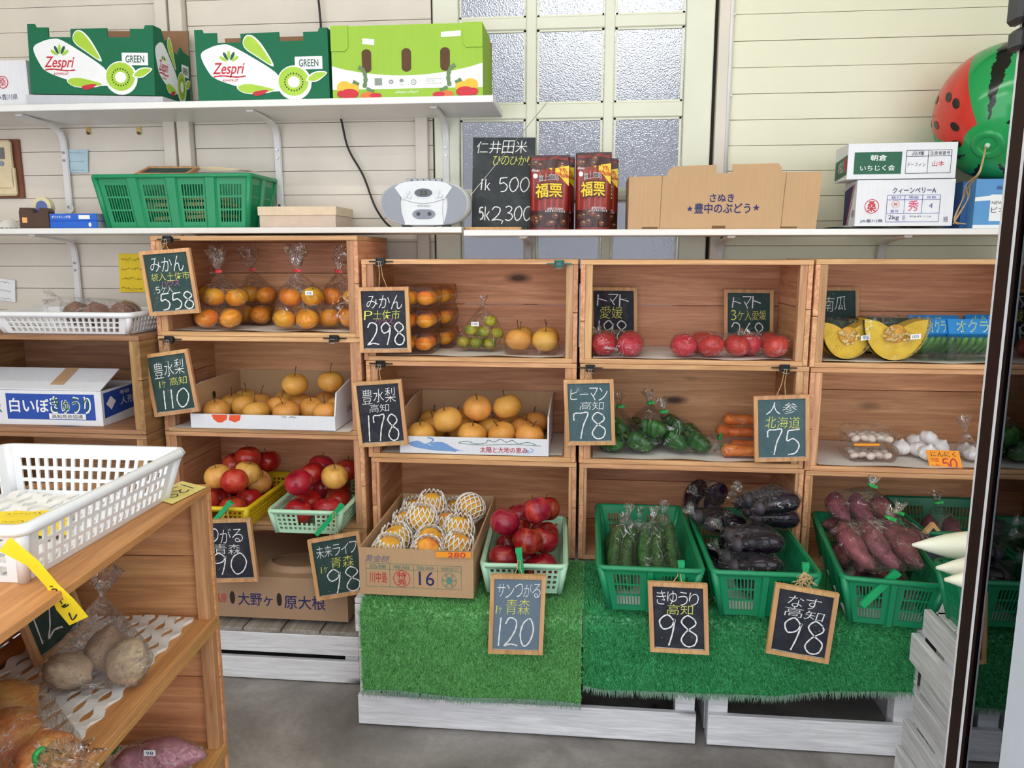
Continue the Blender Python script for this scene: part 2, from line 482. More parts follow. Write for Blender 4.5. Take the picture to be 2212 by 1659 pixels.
TRAYF = film('clear_tray_plastic', haze=0.015, wr=14, strength=0.25, crease=.25)
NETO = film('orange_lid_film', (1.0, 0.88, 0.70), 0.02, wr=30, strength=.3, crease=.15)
TIER = plain('red_tape', (206, 30, 40), 0.4)
TIEG = plain('green_tape', (40, 170, 80), 0.4)
STICK = plain('white_sticker', (244, 244, 246), 0.5, vary=0.02)
PAPER = plain('white_liner', (236, 228, 222), 0.85, vary=0.04, scale=14)
FOAM = plain('white_foam', (244, 240, 236), 0.8, vary=0.03)
ORANGEC = plain('orange_card', (250, 158, 40), 0.7, vary=0.03)
YELC = plain('yellow_card', (250, 216, 40), 0.6, vary=0.03)

def slate(name, rgb):
    t = NT(name); v = t.coord('Object', (1, 1, 1)); n1 = t.noise(v, 18, 5, .65, 1.0)
    c = lin(rgb); d = tuple(min(1, x * 1.0 + .045) for x in c[:3]) + (1,)
    t.col(t.ramp(n1, [(.45, c), (.85, d)])); t.rough(.7); MATS[name] = t.m; return t.m
SLG = slate('green_slate', (34, 64, 62)); SLB = slate('black_slate', (30, 32, 46)); SLGR = slate('grey_green_slate', (66, 94, 100)); SLGY = slate('grey_slate', (104, 122, 138))

# ------------------------------------------------------------------ the room
def concrete():
    t = NT('concrete'); v = t.coord('Object', (1, 1, 1), False)
    n1 = t.noise(v, 2.2, 6, .62, .4); n2 = t.noise(v, 60, 4, .7)
    c = t.mix(.35, t.ramp(n1, [(.3, lin((116, 110, 106))), (.5, lin((158, 152, 148))), (.7, lin((208, 202, 198)))]), t.ramp(n2, [(.3, lin((80, 76, 74))), (.7, lin((190, 186, 182)))]), 'MULTIPLY')
    vo = t.n('ShaderNodeTexVoronoi'); vo.inputs['Scale'].default_value = 5.5; t.l(v, vo.inputs['Vector'])
    sp = t.ramp(vo.outputs['Distance'], [(.02, (1, 1, 1, 1)), (.1, (0, 0, 0, 1))])
    t.col(t.mix(sp, c, lin((70, 66, 64)))); t.rough(.62); t.bump(n2, .15, .002); return t.m
B().box((-2.7, -2.5, -0.06), (2.2, 2.55, 0.0)).make('floor', concrete())['kind'] = 'structure'
YW = 2.50
wall = structure('wall_back', (0, YW, 0))
b = B(); b.box((-2.7, YW + .012, 0), (-.50, YW + .07, 2.6)); b.box((.362, YW + .012, 0), (1.76, YW + .07, 2.6)); b.box((-.50, YW + .012, 2.35), (.362, YW + .07, 2.6))
b.make('wall_backing', DARK, wall, world=True)
def planks(x0, x1, zref, mat, n0, n1, pitch=.0755):
    bm = B().box((x0, 0, 0), (x1, .0115, pitch - .0014), bev=.0007).mesh('plank', mat)
    for k in range(n0, n1):
        add('plank', bm, wall, loc=(0, random.uniform(-.0008, .0005), zref + k * pitch))
zl = P(520, 270, YW).z; zr = P(1850, 82, YW).z
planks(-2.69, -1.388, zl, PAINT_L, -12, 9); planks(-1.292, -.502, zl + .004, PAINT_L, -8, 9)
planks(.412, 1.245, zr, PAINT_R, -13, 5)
for x0, x1 in ((-1.386, -1.346), (-1.338, -1.296)):
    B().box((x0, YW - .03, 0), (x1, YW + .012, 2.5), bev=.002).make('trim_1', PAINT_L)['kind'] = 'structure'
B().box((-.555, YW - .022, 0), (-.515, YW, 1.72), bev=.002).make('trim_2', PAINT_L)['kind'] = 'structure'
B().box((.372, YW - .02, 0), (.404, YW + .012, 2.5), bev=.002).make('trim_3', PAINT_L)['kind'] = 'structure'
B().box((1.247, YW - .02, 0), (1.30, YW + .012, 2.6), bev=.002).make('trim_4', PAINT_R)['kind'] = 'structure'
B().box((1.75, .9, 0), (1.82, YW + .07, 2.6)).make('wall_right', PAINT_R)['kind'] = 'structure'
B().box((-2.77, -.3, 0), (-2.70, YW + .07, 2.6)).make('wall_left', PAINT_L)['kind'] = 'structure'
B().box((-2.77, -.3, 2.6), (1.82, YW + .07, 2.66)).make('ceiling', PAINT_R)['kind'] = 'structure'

# glazed door
door = structure('door_1', (0, YW, 0))
XC = [(-.412, -.207), (-.171, .032), (.067, .272)]
ZT = [2.181, 1.928, 1.666, 1.416, 1.163]   # tops of pane rows
PH = .217
def dbar(nm, lo, hi): B().box(lo, hi, bev=.003).make(nm, PAINT_D, door, world=True)
dbar('stile', (-.495, YW - .012, 0), (-.414, YW + .03, 2.34)); dbar('stile', (.276, YW - .012, 0), (.36, YW + .03, 2.34))
for xa, xb in ((-.205, -.173), (.034, .065)): dbar('mullion', (xa, YW - .010, .9), (xb, YW + .028, 2.34))
dbar('lower_panel', (-.413, YW, 0), (.275, YW + .022, .9))
for xa, xb in XC:
    zt = ZT[0]
    dbar('rail', (xa - .003, YW - .008, zt), (xb + .003, YW + .026, 2.34))
    for i, z in enumerate(ZT):
        z1 = ZT[i + 1] if i + 1 < len(ZT) else .9
        dbar('rail', (xa - .003, YW - .008, z1), (xb + .003, YW + .026, z - PH))
def obscured():
    t = NT('obscured_glass'); v = t.coord('Object', (1, 1, 1), False)
    vo = t.n('ShaderNodeTexVoronoi'); vo.inputs['Scale'].default_value = 230; t.l(v, vo.inputs['Vector'])
    n1 = t.noise(v, 160, 2)
    a = t.n('ShaderNodeMath', operation='ADD'); t.l(vo.outputs['Distance'], a.inputs[0]); t.l(n1, a.inputs[1])
    t.bump(a.outputs[0], .55, .004)
    t.b.inputs['Transmission Weight'].default_value = 1; t.b.inputs['IOR'].default_value = 1.35; t.rough(.22)
    t.col((.92, .95, 1.0, 1)); return t.m
OBS = obscured()
for xa, xb in XC:
    for z in ZT: B().box((xa - .002, YW + .006, z - PH - .002), (xb + .002, YW + .011, z + .002)).make('pane', OBS, door, world=True)
for xa, xb in XC:      # moulded bead round each pane
    for z in ZT:
        bb = B()
        for lo, hi in (((xa, YW - .002, z - .006), (xb, YW + .006, z)), ((xa, YW - .002, z - PH), (xb, YW + .006, z - PH + .006)), ((xa, YW - .002, z - PH), (xa + .006, YW + .006, z)), ((xb - .006, YW - .002, z - PH), (xb, YW + .006, z))): bb.box(lo, hi)
        bb.make('glazing_bead', PAINT_D, door, world=True)
# what stands outside behind the obscured panes
OUTW = plain('outside_render', (132, 130, 134), 0.9)
ext = structure('exterior_wall', (0, 4.6, 0))
B().box((-3.0, 4.6, 0), (3.0, 4.8, 2.35)).make('neighbour_wall', OUTW, ext, world=True)
B().box((-3.0, 4.5, 0), (-.42, 4.7, 4.0)).make('neighbour_annexe', OUTW, ext, world=True)
B().box((.47, 3.3, 0), (.75, 3.5, 4.0)).make('gate_post', OUTW, ext, world=True)

# conduit beside the door
c = thing('cable_conduit', 'thin white cable conduit running up the wall beside the glazed door', 'conduit', (.408, YW - .01, 0))
B().tube([(0, 0, 1.335), (0, 0, 2.5)], .008, 10).make('pipe', METALW, c, smooth=True)
for z in (1.72, 1.95): B().box((-.013, -.004, z), (.013, .012, z + .008), bev=.002).make('clamp', METALW, c)

# ceiling lamps (fluorescent battens)
def emit(name, col, st):
    t = NT(name); t.b.inputs['Emission Color'].default_value = col; t.b.inputs['Emission Strength'].default_value = st; t.col((1, 1, 1, 1)); MATS[name] = t.m; return t.m
TUBEM = emit('tube_light', (1.0, .98, .92, 1), TUBE)
for i, (x, y) in enumerate(((-1.15, 1.2), (.15, 1.2), (-.5, .3))):
    lt = thing('fluorescent_batten', 'white fluorescent batten light on the ceiling over the shop floor', 'light', (x, y, 2.6), group='ceiling battens')
    B().box((-.6, -.05, -.05), (.6, .05, 0), bev=.004).make('housing', METALW, lt)
    for s in (0.0,): B().tube([(-.58, s, -.064), (.58, s, -.064)], .0095, 10).make('tube', TUBEM, lt, smooth=True)

# glass door panel at the side
dr = structure('door_2', (.668, 1.36, 0))
BROWN = plain('brown_aluminium', (46, 30, 26), 0.6, vary=.1, spec=.15)
def glassm():
    t = NT('door_glass'); t.t.nodes.remove(t.b)
    tr = t.n('ShaderNodeBsdfTransparent'); tr.inputs[0].default_value = (.22, .24, .30, 1)
    gl = t.n('ShaderNodeBsdfGlossy'); gl.inputs['Roughness'].default_value = .02; gl.inputs[0].default_value = (.9, .93, 1, 1)
    fr = t.n('ShaderNodeFresnel'); fr.inputs[0].default_value = 2.0
    v = t.coord('Object', (1, 1, 1), False); nz = t.noise(v, 3, 2); bp = t.n('ShaderNodeBump'); bp.inputs['Strength'].default_value = .02; t.l(nz, bp.inputs['Height']); t.l(bp.outputs[0], gl.inputs['Normal'])
    m = t.n('ShaderNodeMixShader'); t.l(fr.outputs[0], m.inputs[0]); t.l(tr.outputs[0], m.inputs[1]); t.l(gl.outputs[0], m.inputs[2]); t.l(m.outputs[0], t.out.inputs[0]); return t.m
def dp(nm, m, lo, hi, bev=0.0): return B().box((lo[0] + .009, lo[1], lo[2]), (hi[0] + .009, hi[1], hi[2]), bev=bev).make(nm, m, dr, world=True)
dp('stile', BROWN, (.660, 1.316, 0), (.70, 1.36, 1.66), .002)
dp('weather_strip', WHITEP, (.6590, 1.3565, 0), (.662, 1.3612, 1.66)); dp('weather_strip', WHITEP, (.6590, 1.3135, 0), (.662, 1.3170, 1.66))
dp('pane', glassm(), (.668, 1.20, .02), (.674, 1.315, 1.64))
SEAL = plain('pale_blue_seal', (150, 164, 196), .4)
dp('seal_strip', SEAL, (.675, 1.262, 0), (.69, 1.268, 1.64)); dp('seal_strip', SEAL, (.675, 1.236, 0), (.69, 1.240, 1.64)); dp('seal_strip', SEAL, (.675, 1.222, 0), (.69, 1.225, 1.64))
dp('back_sheet', plain('blue_black_sheet', (44, 46, 64), .5), (.70, 1.20, 0), (.704, 1.315, 1.64))
dp('white_panel', plain('pale_white_panel', (222, 230, 244), .3, vary=.02), (.664, .35, 0), (.70, 1.20, 1.66), .002)
dp('top_rail', BROWN, (.660, .35, 1.645), (.70, 1.36, 1.68), .002)
LK = plain('charcoal_plastic', (52, 52, 54), .4)
dp('latch_housing', LK, (.641, 1.33, 1.605), (.661, 1.372, 1.70), .006); dp('latch_housing', LK, (.645, 1.335, 1.565), (.661, 1.37, 1.598), .006)

# ------------------------------------------------------------------ shelves on the wall
def bracket(x, zs, par, drop=.27, y0=2.29):
    pth = crom([(y0, zs), (y0 + .07, zs - .004), (y0 + .15, zs - .012), (y0 + .185, zs - .03), (YW - .012, zs - .07), (YW - .012, zs - .16), (YW - .012, zs - drop)], 5)
    b = B(); 
    for i in range(len(pth) - 1):
        (ya, za), (yb, zb) = pth[i], pth[i + 1]
        d = V((0, yb - ya, zb - za)).normalized(); n = V((0, -d.z, d.y)) * -.006
        b.hexa([(x - .012, ya, za), (x + .012, ya, za), (x + .012, yb, zb), (x - .012, yb, zb)], [V((x - .009, ya, za)) + n, V((x + .009, ya, za)) + n, V((x + .009, yb, zb)) + n, V((x - .009, yb, zb)) + n])
    b.tube([(x, pth[-1][0], zs - drop), (x, pth[-1][0] - .003, zs - drop)], .016, 10)
    o = b.make('bracket', METALW, par, world=True, smooth=35, merge=.0001)
    s = B()
    for dz in (.09, .115, drop - .005): s.tube([(x, YW - .022, zs - dz), (x, YW - .0165, zs - dz)], .004, 8)
    q = s.make('screw', STEEL, o); q.location = (0, 0, 0)
ZTS = 1.692; 
sh = thing('wall_shelf', 'long white painted shelf high on the plank wall carrying the green fruit cartons', 'shelf', (-1.2, 2.38, 1.673))
B().box((-2.6, 2.25, 1.673), (-.278, YW - .001, ZTS), bev=.0015).make('board', SHELFM, sh, world=True)
for px in (142, 602, 965): bracket(P(px, 300, YW).x, 1.6725, sh)
ZML = 1.329; ZMR = 1.320
s2 = thing('wall_shelf', 'white painted shelf carrying the radio cassette player and the basket of small boards', 'shelf', (-1.2, 2.38, 1.312))
B().box((-2.6, 2.25, ZML - .017), (-.372, YW - .03, ZML), bev=.0015).make('board', SHELFM, s2, world=True)
for px in (168,): bracket(P(px, 560, YW).x, ZML - .0175, s2)
s3 = thing('wall_shelf', 'white painted shelf running in front of the glazed door with cartons and beach ball', 'shelf', (.4, 2.38, 1.303))
B().box((-.366, 2.25, ZMR - .017), (1.72, YW - .03, ZMR), bev=.0015).make('board', SHELFM, s3, world=True)
for px in (1142, 1553, 1900): bracket(P(px, 540, YW).x, ZMR - .0175, s3, .16)

# ------------------------------------------------------------------ fruit crates laid on their sides
YF = 2.14
def crate(x, z, w, h, label, joints=(.5,), yaw=0.0, y=YF, d=.325, mats=(WX, WY, WZ, WE), rz=None, bw=.02, group='stacked fruit crates'):
    c = thing('fruit_crate', label, 'crate', (x, y, z), yaw if rz is None else rz, group)
    t = .013; mx, my, mz, me = mats
    B().box((t, .0, 0), (w - t, d - .011, t), bev=.001).make('bottom_board', me, c)
    B().box((0, 0, h - t), (w, d, h), bev=.001).make('top_board', me, c)
    for s in (0, 1):
        xa = s * (w - t); j = h * random.uniform(.4, .6)
        B().box((xa, .001, 0.0005), (xa + t, d - .011, j - .0008), bev=.001).make('end_board', my, c)
        B().box((xa, .001, j + .0008), (xa + t, d - .011, h - t - .0005), bev=.001).make('end_board', my, c)
        xb = t if s == 0 else w - t - bw
        B().box((xb, .004, t), (xb + bw, .03, h - t), bev=.001).make('corner_batten', mz, c)
    js = [0.0] + list(joints) + [1.0]
    for a, e in zip(js[:-1], js[1:]):
        B().box((.002, d - .010, t + (h - 2 * t) * a + .0008), (w - .002, d, t + (h - 2 * t) * e - .0008), bev=.001).make('back_board', mx, c)
    return c
R0 = math.radians
crate(-1.262, 1.014, .612, .288, 'top wooden crate of the tallest stack, holding bagged mandarins', (.62,))
crate(-1.262, .727, .612, .286, 'wooden crate holding the white carton of tan pears under the mandarin bags', (.9,))
crate(-1.262, .440, .612, .286, 'wooden crate holding the yellow and the mint baskets of apples', (.78,))
crate(-1.262, .165, .612, .274, 'lowest crate of the tallest stack, filled by a brown radish carton', (.55,))
crate(-.641, .949, .610, .287, 'wooden crate with mandarin packs, green citrus and a pear tray', (.5,))
crate(-.637, .662, .606, .286, 'wooden crate holding the low white carton of large pears', (.86,))
crate(-.630, .372, .602, .289, 'bottom crate behind the peach carton and the mint apple basket', (.8,), bw=.009)
crate(-.024, .949, .618, .286, 'wooden crate holding bags of red tomatoes and two price boards', (.5,))
crate(-.022, .661, .622, .287, 'wooden crate holding bagged green peppers and carrots', (.88,))
crate(-.020, .372, .624, .288, 'bottom crate behind the cucumber and aubergine baskets', (.52,), bw=.009)
crate(.600, .947, .625, .290, 'wooden crate holding cut pumpkin and netted okra', (.45,))
crate(.604, .657, .625, .289, 'wooden crate holding garlic and mushroom packs', (.62,))
crate(.608, .366, .625, .290, 'bottom crate behind the sweet potato basket', (.7,), bw=.009)
# lower stack at the corner
DX = wood('dark_wood_x', (186, 140, 100), (140, 98, 66), 'x'); DY = wood('dark_wood_y', (182, 138, 90), (130, 92, 56), 'y'); DZ = wood('dark_wood_z', (204, 164, 108), (164, 120, 72), 'z')
ML = (DX, DY, DZ, DX)
crate(-1.885, .733, .612, .287, 'top crate of the low stack, holding a white cucumber carton', (.5,), y=2.06, mats=ML, group='low crate stack')
crate(-1.885, .445, .612, .287, 'empty middle crate of the low stack under the cucumber carton', (.55,), y=2.06, mats=ML, group='low crate stack')
crate(-1.885, .1642, .612, .2795, 'lowest crate of the low stack, standing on the floor boards', (.45,), y=2.06, mats=ML, group='low crate stack')
# ------------------------------------------------------------------ white painted pallets and display bases
def wbox(b, lo, hi): return b.box(lo, hi, bev=.0015)
pl = thing('white_pallet', 'low white slatted platform under the tallest crate stack', 'pallet', (-1.3, 2.05, 0))
yp = 2.03
for za, zb in ((.003, .070), (.089, .150)):
    wbox(B(), (-1.95, yp, za), (-.652, yp + .016, zb)).make('front_slat', WWX, pl, world=True)
for i in range(11):
    x = -1.94 + i * .1175
    wbox(B(), (x, yp + .001, .1505), (x + .112, 2.46, .1635)).make('deck_board', GREYW, pl, world=True)
for x in (-1.93, -1.30, -.70): wbox(B(), (x, yp + .017, 0), (x + .04, 2.45, .150)).make('bearer', WWY, pl, world=True)
def base(name, label, x0, x1, y0, zt=.362, y1=2.46):
    t = thing(name, label, 'display base', ((x0 + x1) / 2, y0, 0), group='white display bases')
    wbox(B(), (x0, y0, .004), (x1, y0 + .016, .088)).make('front_slat', WWX, t, world=True)
    wbox(B(), (x0, y0, .115), (x1, y0 + .016, .20)).make('front_slat', WWX, t, world=True) if False else None
    wbox(B(), (x0, y0, .27), (x1, y0 + .016, zt - .016)).make('front_slat', WWX, t, world=True)
    for x in (x0 + .002, x1 - .052):
        wbox(B(), (x, y0 + .0165, 0), (x + .05, y0 + .06, zt - .014)).make('corner_post', WWX, t, world=True)
        wbox(B(), (x, y1 - .05, 0), (x + .05, y1, zt - .014)).make('corner_post', WWX, t, world=True)
    for x in (x0, x1 - .014):
        for za, zb in ((.01, .10), (.13, .22), (.25, .34)): wbox(B(), (x + (.0 if x == x0 else 0), y0 + .061, za), (x + .014, y1 - .051, zb)).make('side_slat', WWY, t, world=True)
    n = max(3, int((y1 - y0) / .11)); pw = (y1 - y0) / n
    for i in range(n): wbox(B(), (x0, y0 + i * pw + .002, zt - .0135), (x1, y0 + (i + 1) * pw - .002, zt)).make('deck_board', WWX, t, world=True)
    return t
q1, q2 = PZ(772, 1572, 0), PZ(1500, 1605, 0)
YB = 1.84
base('display_base', 'white wooden base under the turf holding peaches and apples', q1.x, q2.x, YB)
base('display_base', 'white wooden base under the turf holding the green vegetable baskets', PZ(1525, 1606, 0).x, .832, YB)
base('display_base', 'white wooden base tucked behind the radish basket', .842, 1.245, 2.02)

# ------------------------------------------------------------------ artificial turf
def turf_mat(name, a, bcol):
    t = NT(name); v = t.coord('Object', (1, 1, 1), False); n1 = t.noise(v, 420, 2); n2 = t.noise(v, 9, 3)
    c = t.ramp(n1, [(.32, lin(a)), (.68, lin(bcol))]); c = t.mix(.3, c, t.ramp(n2, [(.3, (.6, .6, .6, 1)), (.7, (1, 1, 1, 1))]), 'MULTIPLY')
    t.col(c); t.rough(.34); MATS[name] = t.m; return t.m
def turf(label, x0, x1, bot, mat, yf, n, seed, back=2.13, left_curl=0.0):
    """sheet lying on the base, bending over its front edge; bot(t) = z of the hanging hem"""
    zt = .366; rr = .035
    o = thing('artificial_turf', label, 'turf', ((x0 + x1) / 2, yf, .1), group='artificial turf sheets')
    def prof(t, s):
        zb = bot(t); L1 = back - (yf + rr); L2 = PI / 2 * rr; L3 = (zt - rr) - zb; d = s * (L1 + L2 + L3)
        wob = .004 * math.sin(t * 9 + 1)
        if d < L1: return V((0, back - d, zt + .002)), V((0, 0, 1))
        if d < L1 + L2:
            a = (d - L1) / rr; return V((0, yf + rr - rr * math.sin(a), zt - rr + rr * math.cos(a) + .002)), V((0, -math.sin(a), math.cos(a)))
        k = (d - L1 - L2) / max(L3, 1e-4)
        return V((0, yf + wob * k, zt - rr - (d - L1 - L2))), V((0, -1, 0))
    b = B()
    b.grid(lambda u, v: prof(u, v)[0] + V((x0 + (x1 - x0) * u, 0, 0)), 30, 40)
    b.make('backing', mat, o, world=True, smooth=True)
    rg = np.random.RandomState(seed); vs = np.zeros((n * 3, 3)); k = 0
    for i in range(n):
        u, s = rg.rand(), rg.rand() ** .8
        p, nn = prof(u, s); p = p + V((x0 + (x1 - x0) * u, 0, 0))
        d = (nn + V(rg.uniform(-.75, .75, 3)) + V((0, 0, -.25)) * (1 - nn.z)).normalized(); L = rg.uniform(.008, .0145)
        a = d.cross(V(rg.uniform(-1, 1, 3))).normalized() * rg.uniform(.0011, .0020)
        vs[k] = p + a; vs[k + 1] = p - a; vs[k + 2] = p + d * L; k += 3
    me = bpy.data.meshes.new('grass_blades'); me.from_pydata(vs.tolist(), [], [(3 * i, 3 * i + 1, 3 * i + 2) for i in range(n)]); me.materials.append(mat)
    g = add('grass_blades', me, o); g.location = -o.location; g['kind'] = 'stuff'
    fr = B()      # pale frayed hem
    for i in range(700):
        u = rg.rand(); p, nn = prof(u, 1.0); p = p + V((x0 + (x1 - x0) * u, -.004 - .004 * rg.rand(), 0)); L = rg.uniform(.008, .02); w_ = .0012
        e = p + V((rg.uniform(-.006, .006), -.003, -L)); fr.poly([p + V((w_, 0, .004)), p + V((-w_, 0, .004)), e])
    f = fr.make('frayed_hem', plain('frayed_fibre', (120, 150, 130), .8), o, world=True); f['kind'] = 'stuff'
    return o
xl = P(780, 1400, 1.80).x; xm = P(1256, 1400, 1.80).x; xr = P(1984, 1400, 1.80).x
def hem(pts):
    q = [(P(px, py, 1.80).x, P(px, py, 1.80).z) for px, py in pts]
    xs = [a for a, _ in q]; zs = [c for _, c in q]
    return lambda x: float(np.interp(x, xs, zs))
h1 = hem([(795, 1492), (860, 1492), (1000, 1505), (1253, 1518)]); h2 = hem([(1245, 1485), (1300, 1498), (1450, 1500), (1600, 1505), (1680, 1510), (1760, 1502), (1980, 1500)])
turf('light green artificial turf hanging below the peach carton', xl, xm, lambda t: h1(xl + (xm - xl) * t), turf_mat('turf_light', (72, 160, 76), (160, 232, 150)), 1.80, 52000, 3)
turf('dark green artificial turf hanging below the green baskets', xm + .004, xr, lambda t: h2(xm + (xr - xm) * t), turf_mat('turf_dark', (28, 142, 78), (108, 220, 146)), 1.812, 62000, 4)

# ------------------------------------------------------------------ crates standing sideways at the aisle
RZ = math.radians(93.6); MO = (OX, OX, OZ, OY)
OYL = wood('warm_wood_local_x', (226, 170, 104), (190, 132, 74), 'x', vary=0.06)
MO = (OX, wood('warm_wood_local_y', (244, 182, 128), (206, 138, 90), 'y', vary=.05), OZ, OYL)
qa = PZ(450, 1050, .80); qb = PZ(0, 1370, .80); dirv = (qa - qb); dirv.z = 0; dirv.normalize()
RZ = math.atan2(dirv.y, dirv.x)
LEN = .74
org = qa - dirv * (LEN - .012); org.z = 0
LD = V((-dirv.y, dirv.x, 0))
for z, h, lab in ((.515, .285, 'upper warm-toned crate facing the aisle with bagged potatoes and onions inside'), (.229, .285, 'lower warm-toned crate facing the aisle with a bagged sweet potato inside'), (.002, .226, 'warm-toned crate on the floor at the bottom of the aisle stack')):
    crate(org.x, z, LEN, h, lab, (.4, .75), y=org.y, rz=RZ, mats=MO, d=.36, group='aisle crates')
def aisle(a, dpt, z):    # place in the aisle stack: a along from its near end, dpt inwards from the opening
    return V((org.x, org.y, 0)) + dirv * a + LD * dpt + V((0, 0, z))

# white slatted crates under the radish basket
XS = .760
sc_ = thing('slatted_crate', 'white painted slatted crate under the green radish basket', 'crate', (XS, 1.72, 0))
for za, zb, xo, ya in ((.400, .4595, .006, 1.716), (.325, .393, -.010, 1.732), (.262, .318, .008, 1.706), (.186, .254, .000, 1.712), (.112, .176, -.010, 1.735), (.010, .100, -.016, 1.745)):
    wbox(B(), (XS + xo, 1.16, za), (XS + .016 + xo, ya, zb)).make('side_slat', WWY, sc_, world=True)
for za, zb in ((.40, .4595), (.262, .318), (.112, .176)): wbox(B(), (XS + .026, 1.69, za), (1.10, 1.704, zb)).make('end_slat', WWX, sc_, world=True)
for x, y in ((XS + .026, 1.645), (1.065, 1.645), (XS + .026, 1.17), (1.065, 1.17)): wbox(B(), (x, y, 0), (x + .035, y + .04, .445)).make('corner_post', WWX, sc_, world=True)
for i in range(6): wbox(B(), (XS + .026, 1.16 + i * .091, .4475), (1.10, 1.245 + i * .091, .4595)).make('deck_board', WWX, sc_, world=True)

# ------------------------------------------------------------------ plastic baskets
def cuts(wins, n, frac, lo=0.0, hi=1.0):
    """cut list and the set of slot intervals for windows (a,b) split into n slots"""
    c = [lo]; holes = set()
    for (a, e), k in zip(wins, n):
        p = (e - a) / k; g = p * frac
        for i in range(k):
            s = a + i * p + (p - g) / 2
            if s - c[-1] > 1e-6: c.append(s)
            holes.add(len(c) - 1); c.append(s + g)
    c.append(hi); return c, holes
def rrect(w, d, r, z, n=4):
    o = []
    for cx, cy, a0 in ((w / 2 - r, d / 2 - r, 0), (-w / 2 + r, d / 2 - r, PI / 2), (-w / 2 + r, -d / 2 + r, PI), (w / 2 - r, -d / 2 + r, 1.5 * PI)):
        for k in range(n + 1):
            a = a0 + PI / 2 * k / n; o.append((cx + r * math.cos(a), cy + r * math.sin(a), z))
    return o
def basket(name, label, loc, rz, W, D, H, mat, style='harvest', inset=.025, group=None, cat='basket', tilt=0.0):
    o = thing(name, label, cat, loc, group=group, rot=(tilt, 0, rz))
    w0, d0 = W - 2 * inset, D - 2 * inset; th = .0035
    c = lambda sx, sy, top: V((sx * (W if top else w0) / 2, sy * (D if top else d0) / 2, H if top else 0.0))
    for a, e, nrm, L in (((-1, -1), (1, -1), (0, 1, 0), W), ((1, -1), (1, 1), (-1, 0, 0), D), ((1, 1), (-1, 1), (0, -1, 0), W), ((-1, 1), (-1, -1), (1, 0, 0), D)):
        q = [c(*a, 0), c(*e, 0), c(*e, 1), c(*a, 1)]
        if style == 'harvest':
            k = 2 if L < .34 else 4; m = .5 / k
            wins = [((i + .22) / k, (i + .80) / k) for i in range(k)]
            uc, hu = cuts(wins, [8] * k, .64); vc, hv = cuts([(.1, .84)], [3], .86)
        elif style == 'square':
            uc, hu = cuts([(.06, .94)], [int(L / .0165)], .58); vc, hv = cuts([(.12, .84)], [4], .58)
        else:
            uc, hu = cuts([(.07, .93)], [int(L / .0215)], .62); vc, hv = cuts([(.08, .82)], [3], .72)
        hs = (lambda i, j: not (i in hu and j in hv))
        if style == 'square' and abs(nrm[1]) == 1:     # hand slot in the short ends
            hs2 = lambda i, j: not ((i in hu and j in hv) or (.36 < (uc[i] + uc[i + 1]) / 2 < .64 and .46 < (vc[j] + vc[j + 1]) / 2 < .84)) or (.34 < uc[i] < .64 and False)
            hs = lambda i, j: (hs2(i, j) if not (.33 < (uc[i] + uc[i + 1]) / 2 < .67 and .40 < (vc[j] + vc[j + 1]) / 2 < .66) else not (.38 < (uc[i] + uc[i + 1]) / 2 < .62))
        b = B().lattice(q, uc, vc, hs, th, V(nrm))
        if style == 'harvest':
            k = 2 if L < .34 else 4; out = -V(nrm)
            for i in range(1, k):
                f = i / k; lo_ = q[0].lerp(q[1], f); hi_ = q[3].lerp(q[2], f); t = (q[1] - q[0]).normalized() * (L * .04)
                b.hexa([lo_ - t, lo_ + t, hi_ + t, hi_ - t], [lo_ - t * .6 + out * .008, lo_ + t * .6 + out * .008, hi_ + t * .7 + out * .008, hi_ - t * .7 + out * .008])
        b.make('side_wall', mat, o)
    b = B(); rw = .007 if style != 'white' else .009
    path = rrect(W + rw, D + rw, .016, H - .003); path.append(path[0])
    b.tube(path, rw, 6, cap=False); b.make('rim', mat, o, smooth=True)
    for sx in (-1, 1):
        for sy in (-1, 1): B().tube([c(sx, sy, 0) * .985 + V((0, 0, .002)), c(sx, sy, 1) * .985], [.008, .010], 8).make('corner', mat, o, smooth=True)
    B().box((-w0 / 2, -d0 / 2, 0), (w0 / 2, d0 / 2, .004)).make('base', mat, o)
    return o
ZT_ = .3885
def rim_basket(nm, lab, fl, fr, depth, H, zb, mat, style='harvest', yaw=None, **k):
    """basket from the pixels of its front rim corners (rim at zb+H)"""
    a, e = PZ(*fl, zb + H), PZ(*fr, zb + H); W = (e - a).length; rz = math.atan2(e.y - a.y, e.x - a.x) if yaw is None else yaw
    n = V((-math.sin(rz), math.cos(rz), 0)); cc = a + V((math.cos(rz), math.sin(rz), 0)) * W / 2 + n * depth / 2
    return basket(nm, lab, (cc.x, cc.y, zb), rz, W - .014, depth, H, mat, style, **k), cc, rz, W
bC, cC, rC, wC = rim_basket('harvest_basket', 'green slotted basket of bagged cucumbers standing on the turf', (1290, 1222), (1520, 1225), .46, .122, ZT_, GREEN, yaw=0.0, group='green baskets on the turf')
bD, cD, rD, wD = rim_basket('harvest_basket', 'green slotted basket heaped with bagged aubergines', (1536, 1232), (1774, 1238), .46, .122, ZT_, GREEN, yaw=0.005, group='green baskets on the turf')
bE, cE, rE, wE = rim_basket('harvest_basket', 'green slotted basket heaped with bagged purple sweet potatoes', (1816, 1244), (2040, 1251), .46, .122, ZT_, GREEN, yaw=-.13, group='green baskets on the turf')
basket('harvest_basket', 'dark green basket in the corner behind the white radishes', (1.044, 2.20, ZT_), .0, .28, .30, .135, GREEN2, group='green baskets on the turf')
bG = basket('harvest_basket', 'green slotted basket of white radishes on the slatted crate', (.930, 1.495, .4610), .0, .31, .41, .122, GREEN, group='green baskets on the turf')
